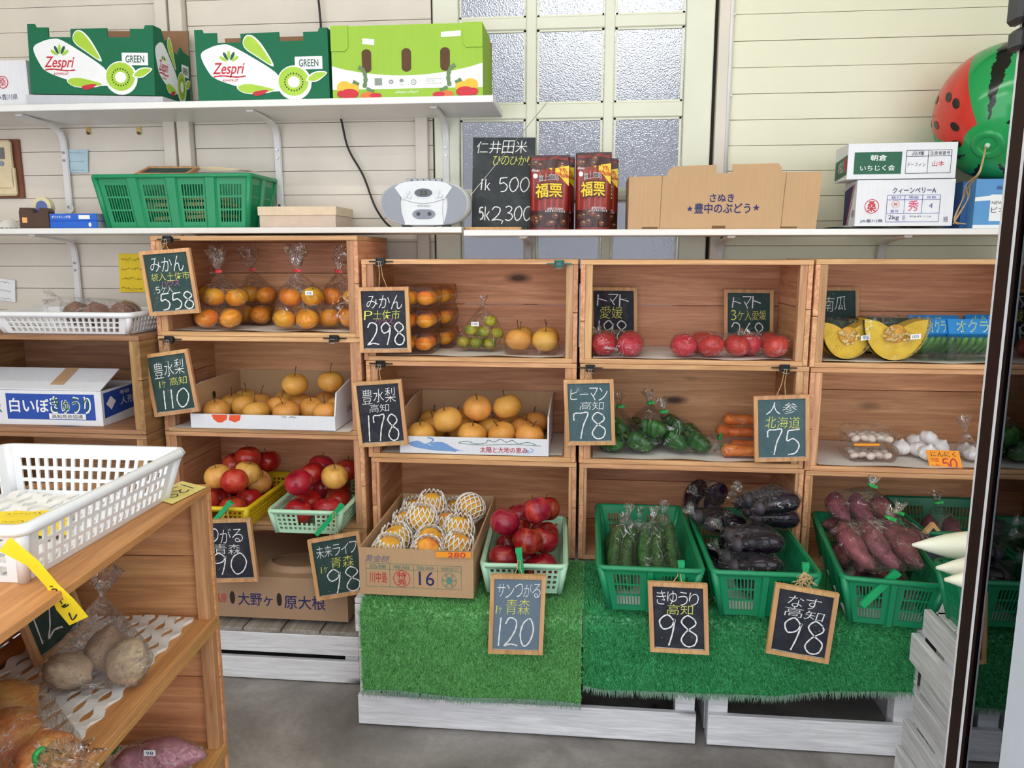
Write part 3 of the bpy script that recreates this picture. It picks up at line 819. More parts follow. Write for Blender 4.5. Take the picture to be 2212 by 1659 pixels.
b1, c1, r1, w1 = rim_basket('fruit_basket', 'mint green perforated basket of mixed apples in the crate', (578, 1101), (741, 1106), .36, .072, .454, MINT, 'square', inset=.012)
b2, c2, r2, w2 = rim_basket('fruit_basket', 'mint green perforated basket of dark red apples on the turf', (1038, 1217), (1226, 1221), .36, .082, ZT_, MINT, 'square', inset=.012, yaw=.04)
b3, c3, r3, w3 = rim_basket('fruit_basket', 'yellow perforated basket of red and yellow apples', (372, 1092), (537, 1098), .36, .072, .454, YELP, 'square', inset=.012)
# ------------------------------------------------------------------ fruit and vegetables
def skin(name, a, c, scale=4, rough=.35, fine=None, stretch=(1, 1, 1), spots=None, vary=.1, hue=.01, bump=.0, bscale=200, third=None, sss=0.0):
    t = NT(name); v = t.coord('Object', stretch)
    n1 = t.noise(v, scale, 4, .6, .6)
    st = [(.35, lin(a)), (.65, lin(c))] if third is None else [(.3, lin(a)), (.52, lin(c)), (.72, lin(third))]
    col = t.ramp(n1, st)
    if spots:
        n2 = t.noise(v, spots[1], 2); col = t.mix(t.ramp(n2, [(.62, (0, 0, 0, 1)), (.7, (1, 1, 1, 1))]), col, lin(spots[0]))
    col = t.hsv(col, vary, hue); t.col(col); t.rough(rough)
    if bump: t.bump(t.noise(t.coord('Object'), bscale, 2), bump, .002)
    MATS[name] = t.m; return t.m
MAND = skin('mandarin_skin', (248, 144, 20), (255, 180, 40), 12, .36, vary=.06, bump=.25, bscale=420, hue=.012)
LIME = skin('green_citrus_skin', (120, 140, 30), (214, 190, 50), 22, .38, bump=.2, bscale=420, vary=.1, hue=.02)
PEAR = skin('pear_skin', (208, 144, 62), (222, 162, 78), 14, .5, spots=((232, 196, 130), 420), vary=.08)
PEAR2 = skin('golden_pear_skin', (222, 152, 66), (232, 168, 82), 14, .5, spots=((238, 204, 140), 420), vary=.07)
APPR = skin('red_apple_skin', (138, 14, 28), (178, 32, 38), 20, .25, stretch=(1, 1, .25), third=(208, 84, 62), vary=.14, hue=.01)
APPD = skin('dark_red_apple_skin', (108, 10, 24), (146, 20, 32), 22, .25, stretch=(1, 1, .22), third=(190, 84, 56), vary=.14)
APPY = skin('yellow_apple_skin', (224, 130, 70), (236, 184, 92), 14, .3, stretch=(1, 1, .4), third=(214, 84, 66), vary=.08)
PEACH = skin('peach_skin', (252, 204, 66), (246, 178, 62), 16, .6, third=(210, 92, 58), vary=.06)
TOM = skin('tomato_skin', (206, 44, 48), (218, 62, 60), 8, .25, vary=.08)
PEPP = skin('green_pepper_skin', (26, 84, 28), (48, 112, 38), 16, .22, vary=.15)
CARR = skin('carrot_skin', (236, 112, 30), (244, 138, 50), 30, .5, vary=.06)
CUKE = skin('cucumber_skin', (26, 72, 30), (60, 108, 46), 40, .35, spots=((120, 150, 70), 150), vary=.15)
AUB = skin('aubergine_skin', (20, 10, 24), (36, 20, 40), 14, .15, vary=.2)
AUBC = plain('aubergine_cap', (60, 52, 62), .5)
SWP = skin('sweet_potato_skin', (104, 52, 66), (142, 78, 90), 30, .6, spots=((160, 110, 110), 90), vary=.14)
SWPP = skin('pink_sweet_potato_skin', (190, 124, 144), (212, 150, 166), 30, .6, spots=((160, 96, 112), 120), vary=.06)
RAD = skin('radish_skin', (244, 242, 224), (236, 234, 206), 12, .35, vary=.03)
POT = skin('potato_skin', (188, 154, 122), (206, 176, 144), 30, .8, spots=((150, 116, 88), 160), vary=.06)
TARO = skin('onion_skin_brown', (120, 74, 52), (160, 104, 76), 20, .45, vary=.1)
ONI = skin('onion_skin', (206, 120, 60), (222, 150, 80), 20, .4, stretch=(1, 1, .2), third=(226, 190, 110), vary=.08)
GARL = skin('garlic_skin', (244, 238, 236), (232, 222, 226), 40, .55, stretch=(1, 1, .3), vary=.03)
MUSH = skin('mushroom_skin', (214, 190, 176), (236, 222, 212), 30, .6, vary=.08)
STEM = plain('brown_stem', (92, 66, 40), .8)
STEMG = plain('green_stem', (96, 128, 60), .6)

def fruit(name, R, mat, asp=.92, top=.12, bot=.06, lobes=0, la=0.0, crease=0.0, point=0.0, wid=1.0, nu=24, nv=16, tw=.36, ns=.015, seed=0):
    b = B()
    for j in range(nv + 1):
        th = PI * j / nv; s, c = math.sin(th), math.cos(th)
        for i in range(nu):
            ph = 2 * PI * i / nu; d = ((ph + PI) % (2 * PI)) - PI
            k = 1 + la * math.cos(lobes * ph) * s - crease * math.exp(-(d / .22) ** 2) * s
            k *= 1 + ns * noise.noise(V((s * math.cos(ph) * 2 + seed, s * math.sin(ph) * 2, c * 2)))
            z = R * asp * c - R * top * math.exp(-(th / tw) ** 2) + R * bot * math.exp(-((PI - th) / tw) ** 2) + R * point * math.exp(-(th / .2) ** 2)
            b.v.append((R * wid * s * k * math.cos(ph), R * wid * s * k * math.sin(ph), z))
    for j in range(nv):
        for i in range(nu):
            i2 = (i + 1) % nu; b.face((j * nu + i, (j + 1) * nu + i, (j + 1) * nu + i2, j * nu + i2))
    return b.mesh(name, mat, True, merge=1e-5)
def elong(name, L, prof, mat, bend=0.0, n=12, seg=18, lobes=0, la=0.0, wob=0.0, seed=0):
    """tapered body along x; prof = [(t, radius)]"""
    ts = [p[0] for p in prof]; rs = [p[1] for p in prof]; pts = []; rr = []
    for i in range(seg + 1):
        t = i / seg; pts.append((L * (t - .5), bend * math.sin(PI * t), 0)); rr.append(max(.0006, float(np.interp(t, ts, rs)) * (1 + wob * noise.noise(V((t * 6 + seed, seed, 0))))))
    b = B().tube(pts, rr, n)
    if lobes:
        b.v = [(x, y * (1 + la * math.cos(lobes * math.atan2(z, y - 1e-9))), z * (1 + la * math.cos(lobes * math.atan2(z, y - 1e-9)))) for x, y, z in b.v]
    return b.mesh(name, mat, True)
def stemm(L, r, mat, bend=.006): return B().tube([(0, 0, 0), (bend * .3, 0, L * .5), (bend, 0, L)], [r, r * .8, r * 1.15], 6).mesh('stem', mat, True)
FM = {
 'mandarin': [(fruit('mandarin', .0335, MAND, .84, .07, .06, 9, .008, seed=i, ns=.05), ('calyx', B().tube([(0, 0, 0), (0, 0, .002)], [.005, .003], 6).mesh('calyx', STEMG), .026)) for i in range(3)],
 'citrus': [(fruit('green_citrus', .0185, LIME, .9, .05, .04, seed=i, nu=16, nv=10), None) for i in range(2)],
 'pear': [(fruit('pear', .040, PEAR, .86, .16, .10, 5, .012, seed=i, ns=.04), ('stem', stemm(.030, .0014, STEM), .028)) for i in range(3)],
 'gpear': [(fruit('pear', .0435, PEAR2, .86, .15, .10, 5, .022, seed=i + 5, ns=.05), ('stem', stemm(.020, .002, STEM), .031)) for i in range(3)],
 'apple_red': [(fruit('apple', .041, APPR, .9, .2, .13, 5, .012, seed=i), ('stem', stemm(.018, .0014, STEM), .027)) for i in range(2)],
 'apple_dark': [(fruit('apple', .0425, APPD, .92, .2, .13, 5, .012, seed=i), ('stem', stemm(.016, .0016, STEM), .029)) for i in range(2)],
 'apple_yellow': [(fruit('apple', .041, APPY, .9, .2, .13, 5, .012, seed=i), ('stem', stemm(.018, .0014, STEM), .027)) for i in range(2)],
 'peach': [(fruit('peach', .040, PEACH, .95, .1, .02, crease=.06, seed=i), None) for i in range(2)],
 'tomato': [(fruit('tomato', .0365, TOM, .84, .1, .05, 7, .012, seed=i), ('calyx', B().tube([(0, 0, 0), (0, 0, .002)], [.012, .003], 5).mesh('calyx', STEMG), .026)) for i in range(2)],
 'potato': [(fruit('potato', .046, POT, .78, 0, 0, wid=1.0, seed=i + 2, ns=.22), None) for i in range(3)],
 'taro': [(fruit('onion', .040, TARO, .85, 0, 0, point=.12, seed=i), None) for i in range(2)],
 'onion': [(fruit('onion', .043, ONI, .88, 0, .03, point=.2, seed=i), None) for i in range(2)],
 'garlic': [(fruit('garlic_bulb', .027, GARL, .74, .0, .05, 8, .05, point=.34, seed=i, nu=40), None) for i in range(2)],
 'pepper': [(elong('green_pepper', .078, [(0, .006), (.03, .018), (.12, .025), (.3, .0265), (.6, .0245), (.85, .018), (.96, .010), (1, .004)], PEPP, .007, 18, 18, 3, .13, .25, i), ('stem', B().tube([(0, 0, 0), (-.02, .003, 0)], [.005, .0035], 6).mesh('stem', STEMG), None)) for i in range(3)],
 'carrot': [(elong('carrot', .165, [(0, .006), (.04, .018), (.4, .017), (.85, .011), (1, .003)], CARR, .004, wob=.08), None)],
 'cucumber': [(elong('cucumber', .185, [(0, .004), (.05, .012), (.2, .0155), (.8, .0155), (.95, .012), (1, .003)], CUKE, .012, wob=.06, seed=i), None) for i in range(2)],
 'aubergine': [(elong('aubergine', .135, [(0, .008), (.06, .019), (.3, .024), (.7, .030), (.92, .022), (1, .003)], AUB, .012, wob=.05, seed=i), ('cap', elong('cap', .030, [(0, .003), (.3, .004), (.45, .016), (.8, .0215), (1, .0215)], AUBC, 0, 10, 8), None)) for i in range(2)],
 'sweetp': [(elong('sweet_potato', .165, [(0, .003), (.12, .016), (.45, .027), (.75, .022), (.95, .007), (1, .002)], SWP, .014, wob=.2, seed=i), None) for i in range(3)],
 'psweet': [(elong('sweet_potato', .17, [(0, .004), (.1, .020), (.4, .034), (.7, .030), (.93, .012), (1, .003)], SWPP, .01, wob=.2), None)],
 'radish': [(elong('white_radish', .42, [(0, .003), (.03, .007), (.09, .016), (.18, .026), (.34, .036), (.9, .038), (1, .022)], RAD, .004, 18, 24, wob=.05, seed=i), None) for i in range(2)],
}
NMS = {'citrus': 'green_citrus', 'gpear': 'pear', 'apple_red': 'apple', 'apple_dark': 'apple', 'apple_yellow': 'apple', 'taro': 'onion', 'garlic': 'garlic_bulb', 'pepper': 'green_pepper', 'sweetp': 'sweet_potato', 'psweet': 'sweet_potato', 'radish': 'white_radish'}
def place(kind, loc, rot=None, scale=1.0, label='', cat='fruit', group=None, parent=None):
    var = FM[kind]; me, st = var[random.randrange(len(var))]
    if rot is None: rot = (random.uniform(-.3, .3), random.uniform(-.3, .3), random.uniform(0, 6.28))
    o = add(NMS.get(kind, kind), me, parent, loc, rot, scale)
    if parent is None: tag(o, label, cat, group)
    if st:
        nm, sm, z = st
        c = add(nm, sm, o)
        if z is not None: c.location = (0, 0, z - .001)
        elif kind == 'pepper': c.location = (-.037, 0, 0)
        else: c.location = (-.066, 0, 0)
    o['_k'] = 0; del o['_k']
    return o
def pack(S, lo, hi, it=120):
    """push spheres [x,y,z,r] apart inside a box"""
    A = np.array(S, float)
    for _ in range(it):
        mv = 0
        for i in range(len(A)):
            for j in range(i):
                d = A[i, :3] - A[j, :3]; L = np.linalg.norm(d); g = A[i, 3] + A[j, 3] - L
                if g > 1e-5:
                    d = d / max(L, 1e-6); A[i, :3] += d * g * .5; A[j, :3] -= d * g * .5; mv = 1
            for k in range(3): A[i, k] = min(max(A[i, k], lo[k] + A[i, 3]), hi[k] - A[i, 3])
        if not mv: break
    return A
def mat_of(o):
    M = Matrix.LocRotScale(o.location, o.rotation_euler, o.scale)
    return M if o.parent is None else Matrix.LocRotScale(o.parent.location, o.parent.rotation_euler, o.parent.scale) @ M
def pts_of(o, infl=1.06, step=3):
    M = mat_of(o); vs = o.data.vertices; c = sum((v.co for v in vs), V((0, 0, 0))) / len(vs)
    g = (infl - 1.0) * .055 / (sum(o.scale) / 3)
    if step > 2: g = .0042 / (sum(o.scale) / 3)
    return [M @ (v.co + v.normal * g) for v in (vs if step < 3 else list(vs)[::3])]
def hullmesh(name, pts, mat, amp=.0022, maxe=.016, seed=0, it=4, zmin=None):
    bm = bmesh.new()
    for p in pts: bm.verts.new(p)
    r = bmesh.ops.convex_hull(bm, input=bm.verts[:])
    ex = {e for k in ('geom_interior', 'geom_unused') for e in r[k] if isinstance(e, bmesh.types.BMVert)}
    bmesh.ops.delete(bm, geom=list(ex), context='VERTS')
    for _ in range(it):
        es = [e for e in bm.edges if e.calc_length() > maxe]
        if not es: break
        bmesh.ops.subdivide_edges(bm, edges=es, cuts=1); bmesh.ops.triangulate(bm, faces=bm.faces[:])
    bm.normal_update()
    for v in bm.verts:
        p = v.co; n = noise.noise(V((p.x * 28 + seed, p.y * 28, p.z * 14))) + .5 * noise.noise(V((p.x * 60, p.y * 60 + seed, p.z * 26)))
        v.co = p + v.normal * (amp * (abs(n)))
        if zmin is not None and v.co.z < zmin: v.co.z = zmin
    me = bpy.data.meshes.new(name); bm.to_mesh(me); bm.free(); me.materials.append(mat)
    me.polygons.foreach_set('use_smooth', [True] * len(me.polygons)); return me
BAGN = [0]
def bag(label, objs, neck, tdir, tie=TIER, tl=.055, tr=.026, film_=FILM, group=None, stick=None, cat='plastic bag', floor=None, infl=1.06, step=1, amp=.0022):
    BAGN[0] += 1
    neck = V(neck); tdir = V(tdir).normalized(); pts = [p for o in objs for p in pts_of(o, infl, step)]
    a = tdir.orthogonal().normalized(); c = tdir.cross(a)
    if floor is not None: pts = [V((p.x, p.y, max(p.z, floor))) for p in pts]
    ctr = sum(pts, V((0, 0, 0))) / len(pts)
    nk = [neck + (a * math.cos(k) + c * math.sin(k)) * .006 for k in np.linspace(0, 6.28, 8)]
    root = thing('plastic_bag', label, cat, (ctr.x, ctr.y, min(p.z for p in pts)), group=group)
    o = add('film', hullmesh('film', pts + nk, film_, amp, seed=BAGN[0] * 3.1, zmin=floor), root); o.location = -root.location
    b = B(); n = 26; rg = random.Random(BAGN[0])
    for lv, (t, r) in enumerate(((0, .005), (.12, .0055), (.45, tr * .55), (1.0, tr))):
        for k in range(n):
            an = 2 * PI * k / n; rr = r * (1 if lv < 2 else (1.15 if k % 2 else .62) * rg.uniform(.75, 1.2)); h = t * tl * (rg.uniform(.8, 1.15) if lv == 3 else 1)
            b.v.append(tuple(neck + tdir * h + (a * math.cos(an) + c * math.sin(an)) * rr))
    for lv in range(3):
        for k in range(n):
            k2 = (k + 1) % n; b.face((lv * n + k, lv * n + k2, (lv + 1) * n + k2, (lv + 1) * n + k))
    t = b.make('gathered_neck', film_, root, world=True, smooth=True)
    if tie is not None:
        b = B(); pa = [neck + tdir * .004 + (a * math.cos(k) + c * math.sin(k)) * .0075 for k in np.linspace(0, 2 * PI, 13)]
        b.tube(pa, .0035, 6, cap=False); f = (-FWD); f = (f - tdir * f.dot(tdir)).normalized(); sd = tdir.cross(f)
        pth = neck + tdir * .004 + f * .009
        b.hexa([pth - sd * .004 - tdir * .004, pth + sd * .014 - tdir * .004, pth + sd * .014 + tdir * .004, pth - sd * .004 + tdir * .004], [p_ - f * .0012 for p_ in (pth - sd * .004 - tdir * .004, pth + sd * .014 - tdir * .004, pth + sd * .014 + tdir * .004, pth - sd * .004 + tdir * .004)])
        b.make('tape_tie', tie, root, world=True)
    if stick:
        txt, at = stick; at = V(at); u = RGT * .011; dn = V((0, 0, -.0062)); S = surf(at - u - dn, at + u - dn, at - u + dn)
        s_ = B().rect(S, 0, 0, 1, 1, 0).make('price_sticker', STICK, root, world=True)
        q = B().text(S, txt, (.18, .22, .82, .8), .0004).make('lettering', NAVY, s_); q.location = (0, 0, 0)
    return root

# ---- bagged mandarins in the top crate
ZC = 1.014 + .013 + .002
MB = [(440, 2.36, 'behind the price board', None), (553, 2.37, 'between two fuller bags at the crate back', None), (640, 2.37, 'with a half-hidden price sticker', '438'), (487, 2.225, 'with a big pale orange fruit in front', None), (655, 2.222, 'with a price sticker on its top fruit', '438'), (752, 2.26, 'against the crate end', '438')]
allm = []
for i, (px, y, d, st) in enumerate(MB):
    x = min(max(P(px, 690, y).x, -1.262 + .013 + .086), -1.262 + .612 - .013 - .080); r = .0365
    for j, (dx, dy, dz) in enumerate(((-.037, -.034, 0), (.037, -.036, 0), (0, .034, 0), (-.026, -.004, .058), (.034, -.006, .056))):
        allm.append([x + dx, y + dy, ZC + .033 + dz, r - .0005, i])
A = pack([m[:4] for m in allm], (-1.262 + .015, 2.145, ZC), (-1.262 + .597, 2.462, ZC + .3), 200)
for i, (px, y, d, st) in enumerate(MB):
    os_ = []
    for k, m in enumerate(allm):
        if m[4] == i: os_.append(place('mandarin', (A[k, 0], A[k, 1], A[k, 2] - .0025), scale=.97, label='orange mandarin inside a clear tied bag in the top crate', cat='mandarin', group='mandarins in the tied bags'))
    cx = sum(o.location.x for o in os_) / 5; cy = sum(o.location.y for o in os_) / 5; zt = max(o.location.z for o in os_)
    top = [o for o in os_ if o.location.z > ZC + .06]; fo = min(top, key=lambda o: o.location.y) if top else os_[0]
    bag('clear bag of mandarins ' + d + ', red tie', os_, (cx + random.uniform(-.01, .012), cy - .01, zt + .072), (random.uniform(-.2, .25), 0, 1), TIER, .075, .033, group='bags of mandarins', stick=(st, fo.location + V((.006, -.043, .012))) if st else None, floor=ZC - .0005, infl=1.05, cat='bag')

# ---- clear packs
def tray(label, loc, W, D, H, lid=None, name='clear_tray', group=None, mat=TRAYF, rz=0.0, cat='tray'):
    o = thing(name, label, cat, loc, rz, group); b = B(); n = 40
    def ring(w_, d_, z, rib=0.0):
        p = rrect(w_, d_, .018, z, 9); 
        return [(x * (1 + (rib if i % 2 else -rib)), y * (1 + (rib if i % 2 else -rib)), z_) for i, (x, y, z_) in enumerate(p)]
    rings = [ring(W * .80, D * .80, .001), ring(W * .84, D * .84, .006, .012), ring(W * .93, D * .93, H * .9, .012), ring(W * .94, D * .94, H), ring(W, D, H + .001), ring(W, D, H - .003)]
    m = len(rings[0])
    for r in rings: b.v += r
    for l in range(len(rings) - 1):
        for k in range(m):
            k2 = (k + 1) % m; b.face((l * m + k, l * m + k2, (l + 1) * m + k2, (l + 1) * m + k))
    b.face(list(reversed(range(m)))); b.make('tray', mat, o, smooth=40)
    if lid:
        b = B(); rings = [ring(W, D, H + .003), ring(W * .93, D * .93, H + .004), ring(W * .86, D * .86, H + lid, .01), ring(W * .80, D * .80, H + lid + .002)]
        for r in rings: b.v += r
        for l in range(len(rings) - 1):
            for k in range(m):
                k2 = (k + 1) % m; b.face((l * m + k, l * m + k2, (l + 1) * m + k2, (l + 1) * m + k))
        b.face([3 * m + k for k in range(m)]); b.make('lid', NETO if mat is TRAYF and lid > .015 else mat, o, smooth=40)
    return o
ZD = .949 + .013 + .0015
xr_ = P(946, 740, 2.20).x
for s, (x, y) in enumerate(((xr_ - .068, 2.225), (xr_ - .040, 2.375))):
    for k in range(3):
        zb = ZD + .0005 + k * .066; off = (.004 * k if s == 0 else .003 - .002 * k); xx = x + off; yy = y - .006 * (k == 2)
        tray(('front' if s == 0 else 'rear') + ' stack of orange-lidded mandarin packs, ' + ('bottom', 'middle', 'top')[k] + ' pack', (xx, yy, zb), .136, .136, .034, .028, 'mandarin_pack', 'mandarin packs', cat='pack')
        for dx in (-.0265, .0265):
            for dy in (-.0265, .0265): place('mandarin', (xx + dx, yy + dy, zb + .029), (0, 0, random.random() * 6), .76, 'small mandarin inside an orange-lidded clear pack', 'mandarin', 'mandarins in the lidded packs')
# green citrus bag
g0 = P(1033, 735, 2.27)
cl = [(1000, 738, .0), (1030, 740, 0), (1060, 740, 0), (1014, 740, .045), (1050, 740, .045), (1017, 712, 0), (1047, 714, 0), (1072, 722, .01), (1058, 696, .01), (1030, 715, .045)]
S0 = []
for px, py, dy in cl: q = P(px, py, 2.25 + dy); S0.append([q.x, q.y, max(q.z, ZD + .020), .0192])
A = pack(S0, (-.6, 2.2, ZD + .0005), (-.05, 2.44, 1.3))
os_ = [place('citrus', tuple(a[:3]), label='small green and yellow citrus in the tied clear bag', cat='citrus', group='green citrus in the bag') for a in A]
bag('clear bag of small green and yellow citrus', os_, (g0.x + .012, 2.27, max(a[2] for a in A) + .042), (.25, 0, 1), None, .034, .012, stick=('198', P(1026, 700, 2.222)), floor=ZD - .0003, cat='bag')
# pear tray
pc = P(1150, 755, 2.24); tray('open clear tray holding four tan pears', (pc.x, 2.255, ZD), .182, .185, .045, None, 'clear_tray')
for px, py, y in ((1112, 738, 2.215), (1178, 738, 2.212), (1118, 725, 2.297), (1176, 722, 2.297)):
    q = P(px, py, y); place('pear', (pc.x + (-.0385 if px < 1150 else .0385), y, ZD + .041), (random.uniform(-.3, .3), random.uniform(-.3, .3), random.random() * 6), .95, 'tan pear in the open clear tray', 'pear', 'pears in the clear tray')

# ---- tan pears in the white carton
ZP = .727 + .013 + .006
pl1 = [(459, 876, 0), (541, 878, 0), (625, 878, 0), (703, 880, 0), (503, 868, 0.04), (590, 868, .04), (668, 868, .04), (480, 858, .085), (556, 858, .1), (640, 855, .11), (720, 858, .09), (600, 850, .15), (520, 850, .15), (690, 850, .16), (637, 820, .085), (717, 823, .10)]
S0 = []
for px, py, dy in pl1:
    q = P(px, py, 2.185 + dy); z = ZP + .036 if py > 840 else ZP + .098; S0.append([q.x, 2.185 + dy, z, .0408])
A = pack(S0, (-1.155, 2.137, ZP), (-.725, 2.44, ZP + .2), 200)
for a in A: place('pear', (a[0], a[1], a[2] - .004), (random.uniform(-.35, .2), random.uniform(-.3, .3), random.random() * 6), 1.0, 'tan russet pear with a thin stem in the low white carton', 'pear', 'pears in the plain white carton')
# ---- golden pears
ZQ = .662 + .013 + .006
pl2 = [(906, 930, 0), (966, 931, 0), (1026, 931, 0), (1087, 931, 0), (1147, 931, 0), (938, 905, .075), (995, 912, .075), (1060, 908, .08), (1128, 905, .08), (930, 890, .16), (980, 892, .16), (1165, 892, .15), (1100, 890, .16), (1033, 886, .04), (1096, 880, .05)]
S0 = []
for px, py, dy in pl2:
    q = P(px, py, 2.205 + dy); z = ZQ + .038 + (.07 if py in (886, 880) else 0) + (.010 if dy > .1 else 0); S0.append([q.x, q.y, z, .0442])
A = pack(S0, (-.535, 2.155, ZQ), (-.122, 2.45, ZQ + .25), 200)
for a in A: place('gpear', (a[0], a[1], a[2] - .004), (random.uniform(-.5, .2), random.uniform(-.3, .3), random.random() * 6), 1.0, 'large golden pear with a short stem in the printed white carton', 'pear', 'pears in the printed carton')

# ---- apples
def heap(lst, R, lo, hi, kinds, label, group, it=250, sc=1.0):
    S0 = [[PZ(px, py, z).x, PZ(px, py, z).y, z, R] for px, py, z, *_ in lst]; A = pack(S0, lo, hi, it)
    for a, l in zip(A, lst):
        k = kinds[l[3]] if len(l) > 3 else kinds[0]
        place(k, tuple(a[:3]), (random.uniform(-.6, .35), random.uniform(-.4, .4), random.random() * 6), sc, label[k], 'apple', group)
zb = .454 + .006
heap([(514, 1059, .555, 0), (499, 1036, .545, 0), (532, 1028, .55, 0), (613, 1030, .535, 0), (568, 1040, .52, 0), (564, 1066, .53, 1), (475, 1067, .525, 1), (585, 1052, .52, 1), (550, 1087, .505, 2), (505, 1093, .505, 2), (462, 1084, .51, 0), (452, 1051, .53, 0), (430, 1075, .51, 0)], .0425,
     (c3.x - w3 / 2 + .026, c3.y - .160, zb), (c3.x + w3 / 2 - .026, c3.y + .160, .68), ['apple_red', 'apple_yellow', 'apple_red'],
     {'apple_red': 'red apple heaped in the yellow basket', 'apple_yellow': 'yellow blushed apple among red ones in the yellow basket'}, 'apples in the yellow basket')
heap([(653, 1074, .54, 0), (680, 1054, .54, 0), (693, 1033, .545, 0), (735, 1056, .55, 1), (698, 1087, .505, 0), (745, 1025, .54, 0), (745, 1092, .505, 0), (620, 1090, .50, 0), (665, 1100, .50, 0), (640, 1055, .505, 0), (715, 1065, .505, 0)], .0425,
     (c1.x - w1 / 2 + .026, c1.y - .160, zb), (c1.x + w1 / 2 - .026, c1.y + .160, .68), ['apple_red', 'apple_yellow'],
     {'apple_red': 'red apple heaped in the mint basket inside the crate', 'apple_yellow': 'yellow apple on top of the mint basket inside the crate'}, 'apples in the mint basket in the crate')
zb = ZT_ + .006
heap([(1156, 1111, .560), (1082, 1153, .515), (1201, 1121, .515), (1119, 1127, .505), (1140, 1160, .50), (1198, 1151, .495), (1199, 1186, .475), (1137, 1190, .475), (1084, 1204, .465), (1191, 1208, .455), (1137, 1218, .445), (1090, 1130, .45), (1090, 1175, .43), (1165, 1140, .43)], .0405,
     (c2.x - w2 / 2 + .019, c2.y - .166, zb), (c2.x + w2 / 2 - .019, c2.y + .166, .7), ['apple_dark'], {'apple_dark': 'dark red apple heaped in the mint basket on the turf'}, 'apples in the mint basket on the turf', sc=.945)

# ---- peaches in foam nets
def netmesh():
    b = B(); n = 15
    for dr in (-1, 1):
        for k in range(n):
            pts = []
            for i in range(17):
                t = i / 16; th = math.radians(42 + 122 * t); ph = 2 * PI * k / n + dr * (t * 1.55 + .0); R = .0425 if dr > 0 else .0432
                bulge = 1 + .05 * math.sin(t * PI) + (.05 * (1 - t / .2) if t < .2 else 0)
                pts.append((R * bulge * math.sin(th) * math.cos(ph), R * bulge * math.sin(th) * math.sin(ph), R * .98 * math.cos(th) + (.010 * (1 - t / .2) if t < .2 else 0)))
            b.tube(pts, .0021, 4)
    return b.mesh('foam_net', FOAM, True)
NETM = netmesh()
pk = [(869, 1085, 0), (853, 1123, 0), (908, 1108, 0), (973, 1087, 0), (948, 1126, 0), (1006, 1121, 1), (905, 1142, 0), (961, 1155, 0), (846, 1162, 2), (832, 1184, 2), (888, 1180, 3), (940, 1192, 3), (1000, 1182, 2)]
S0 = [[PZ(px, py, .475).x, PZ(px, py, .475).y, .478 + (.012 if k == 1 else 0), .0458] for px, py, k in pk]
A = pack(S0, (-.562, 1.828, .43), (-.292, 2.258, .56), 300)
for a, (px, py, k) in zip(A, pk):
    rot = {0: (random.uniform(-.3, .15), random.uniform(-.25, .25), random.random() * 6), 1: (2.3, .5, 0), 2: (-.15, .25, random.random() * 6), 3: (.5, -.4, 1)}[k]
    o = place('peach', tuple(a[:3]), rot, 1.0, {0: 'yellow peach in a white foam net inside the brown carton', 1: 'peach turned over in its foam net, net closed over it', 2: 'yellow peach in a white foam net inside the brown carton', 3: 'yellow peach in a white foam net inside the brown carton'}[k], 'peach', 'peaches in foam nets')
    add('foam_net', NETM, o)

# ---- tomatoes
ZTm = .949 + .013 + .002
for lab, lst, nk, td in (('clear bag of two tomatoes with a green tie below the first tomato board', [(1306, 750, 2.19), (1356, 750, 2.19), (1320, 735, 2.262), (1350, 735, 2.262)], (1298, 728, 2.20), (-.4, -.1, .8)),
                         ('clear bag of four tomatoes in the middle of the tomato crate', [(1488, 752, 2.19), (1540, 755, 2.185), (1515, 735, 2.262), (1578, 750, 2.20)], (1610, 735, 2.21), (.3, -.3, .8)),
                         ('clear bag of tomatoes below the second tomato board', [(1626, 754, 2.215), (1668, 757, 2.19), (1690, 750, 2.262)], (1605, 732, 2.27), (-.6, 0, .9))):
    S0 = [[P(px, py, y).x, y, ZTm + .035, .0378] for px, py, y in lst]; A = pack(S0, (-.02, 2.15, ZTm), (.56, 2.44, 1.2))
    os_ = [place('tomato', (a[0], a[1], ZTm + .0335), (random.uniform(-.5, .5), random.uniform(-.5, .5), random.random() * 6), 1.0, 'red tomato inside a clear bag in the tomato crate', 'tomato', 'bagged tomatoes') for a in A]
    bag(lab, os_, P(*nk), td, TIEG if 'four' not in lab else None, .03, .016, group='bags of tomatoes', floor=ZTm - .0005, cat='bag')
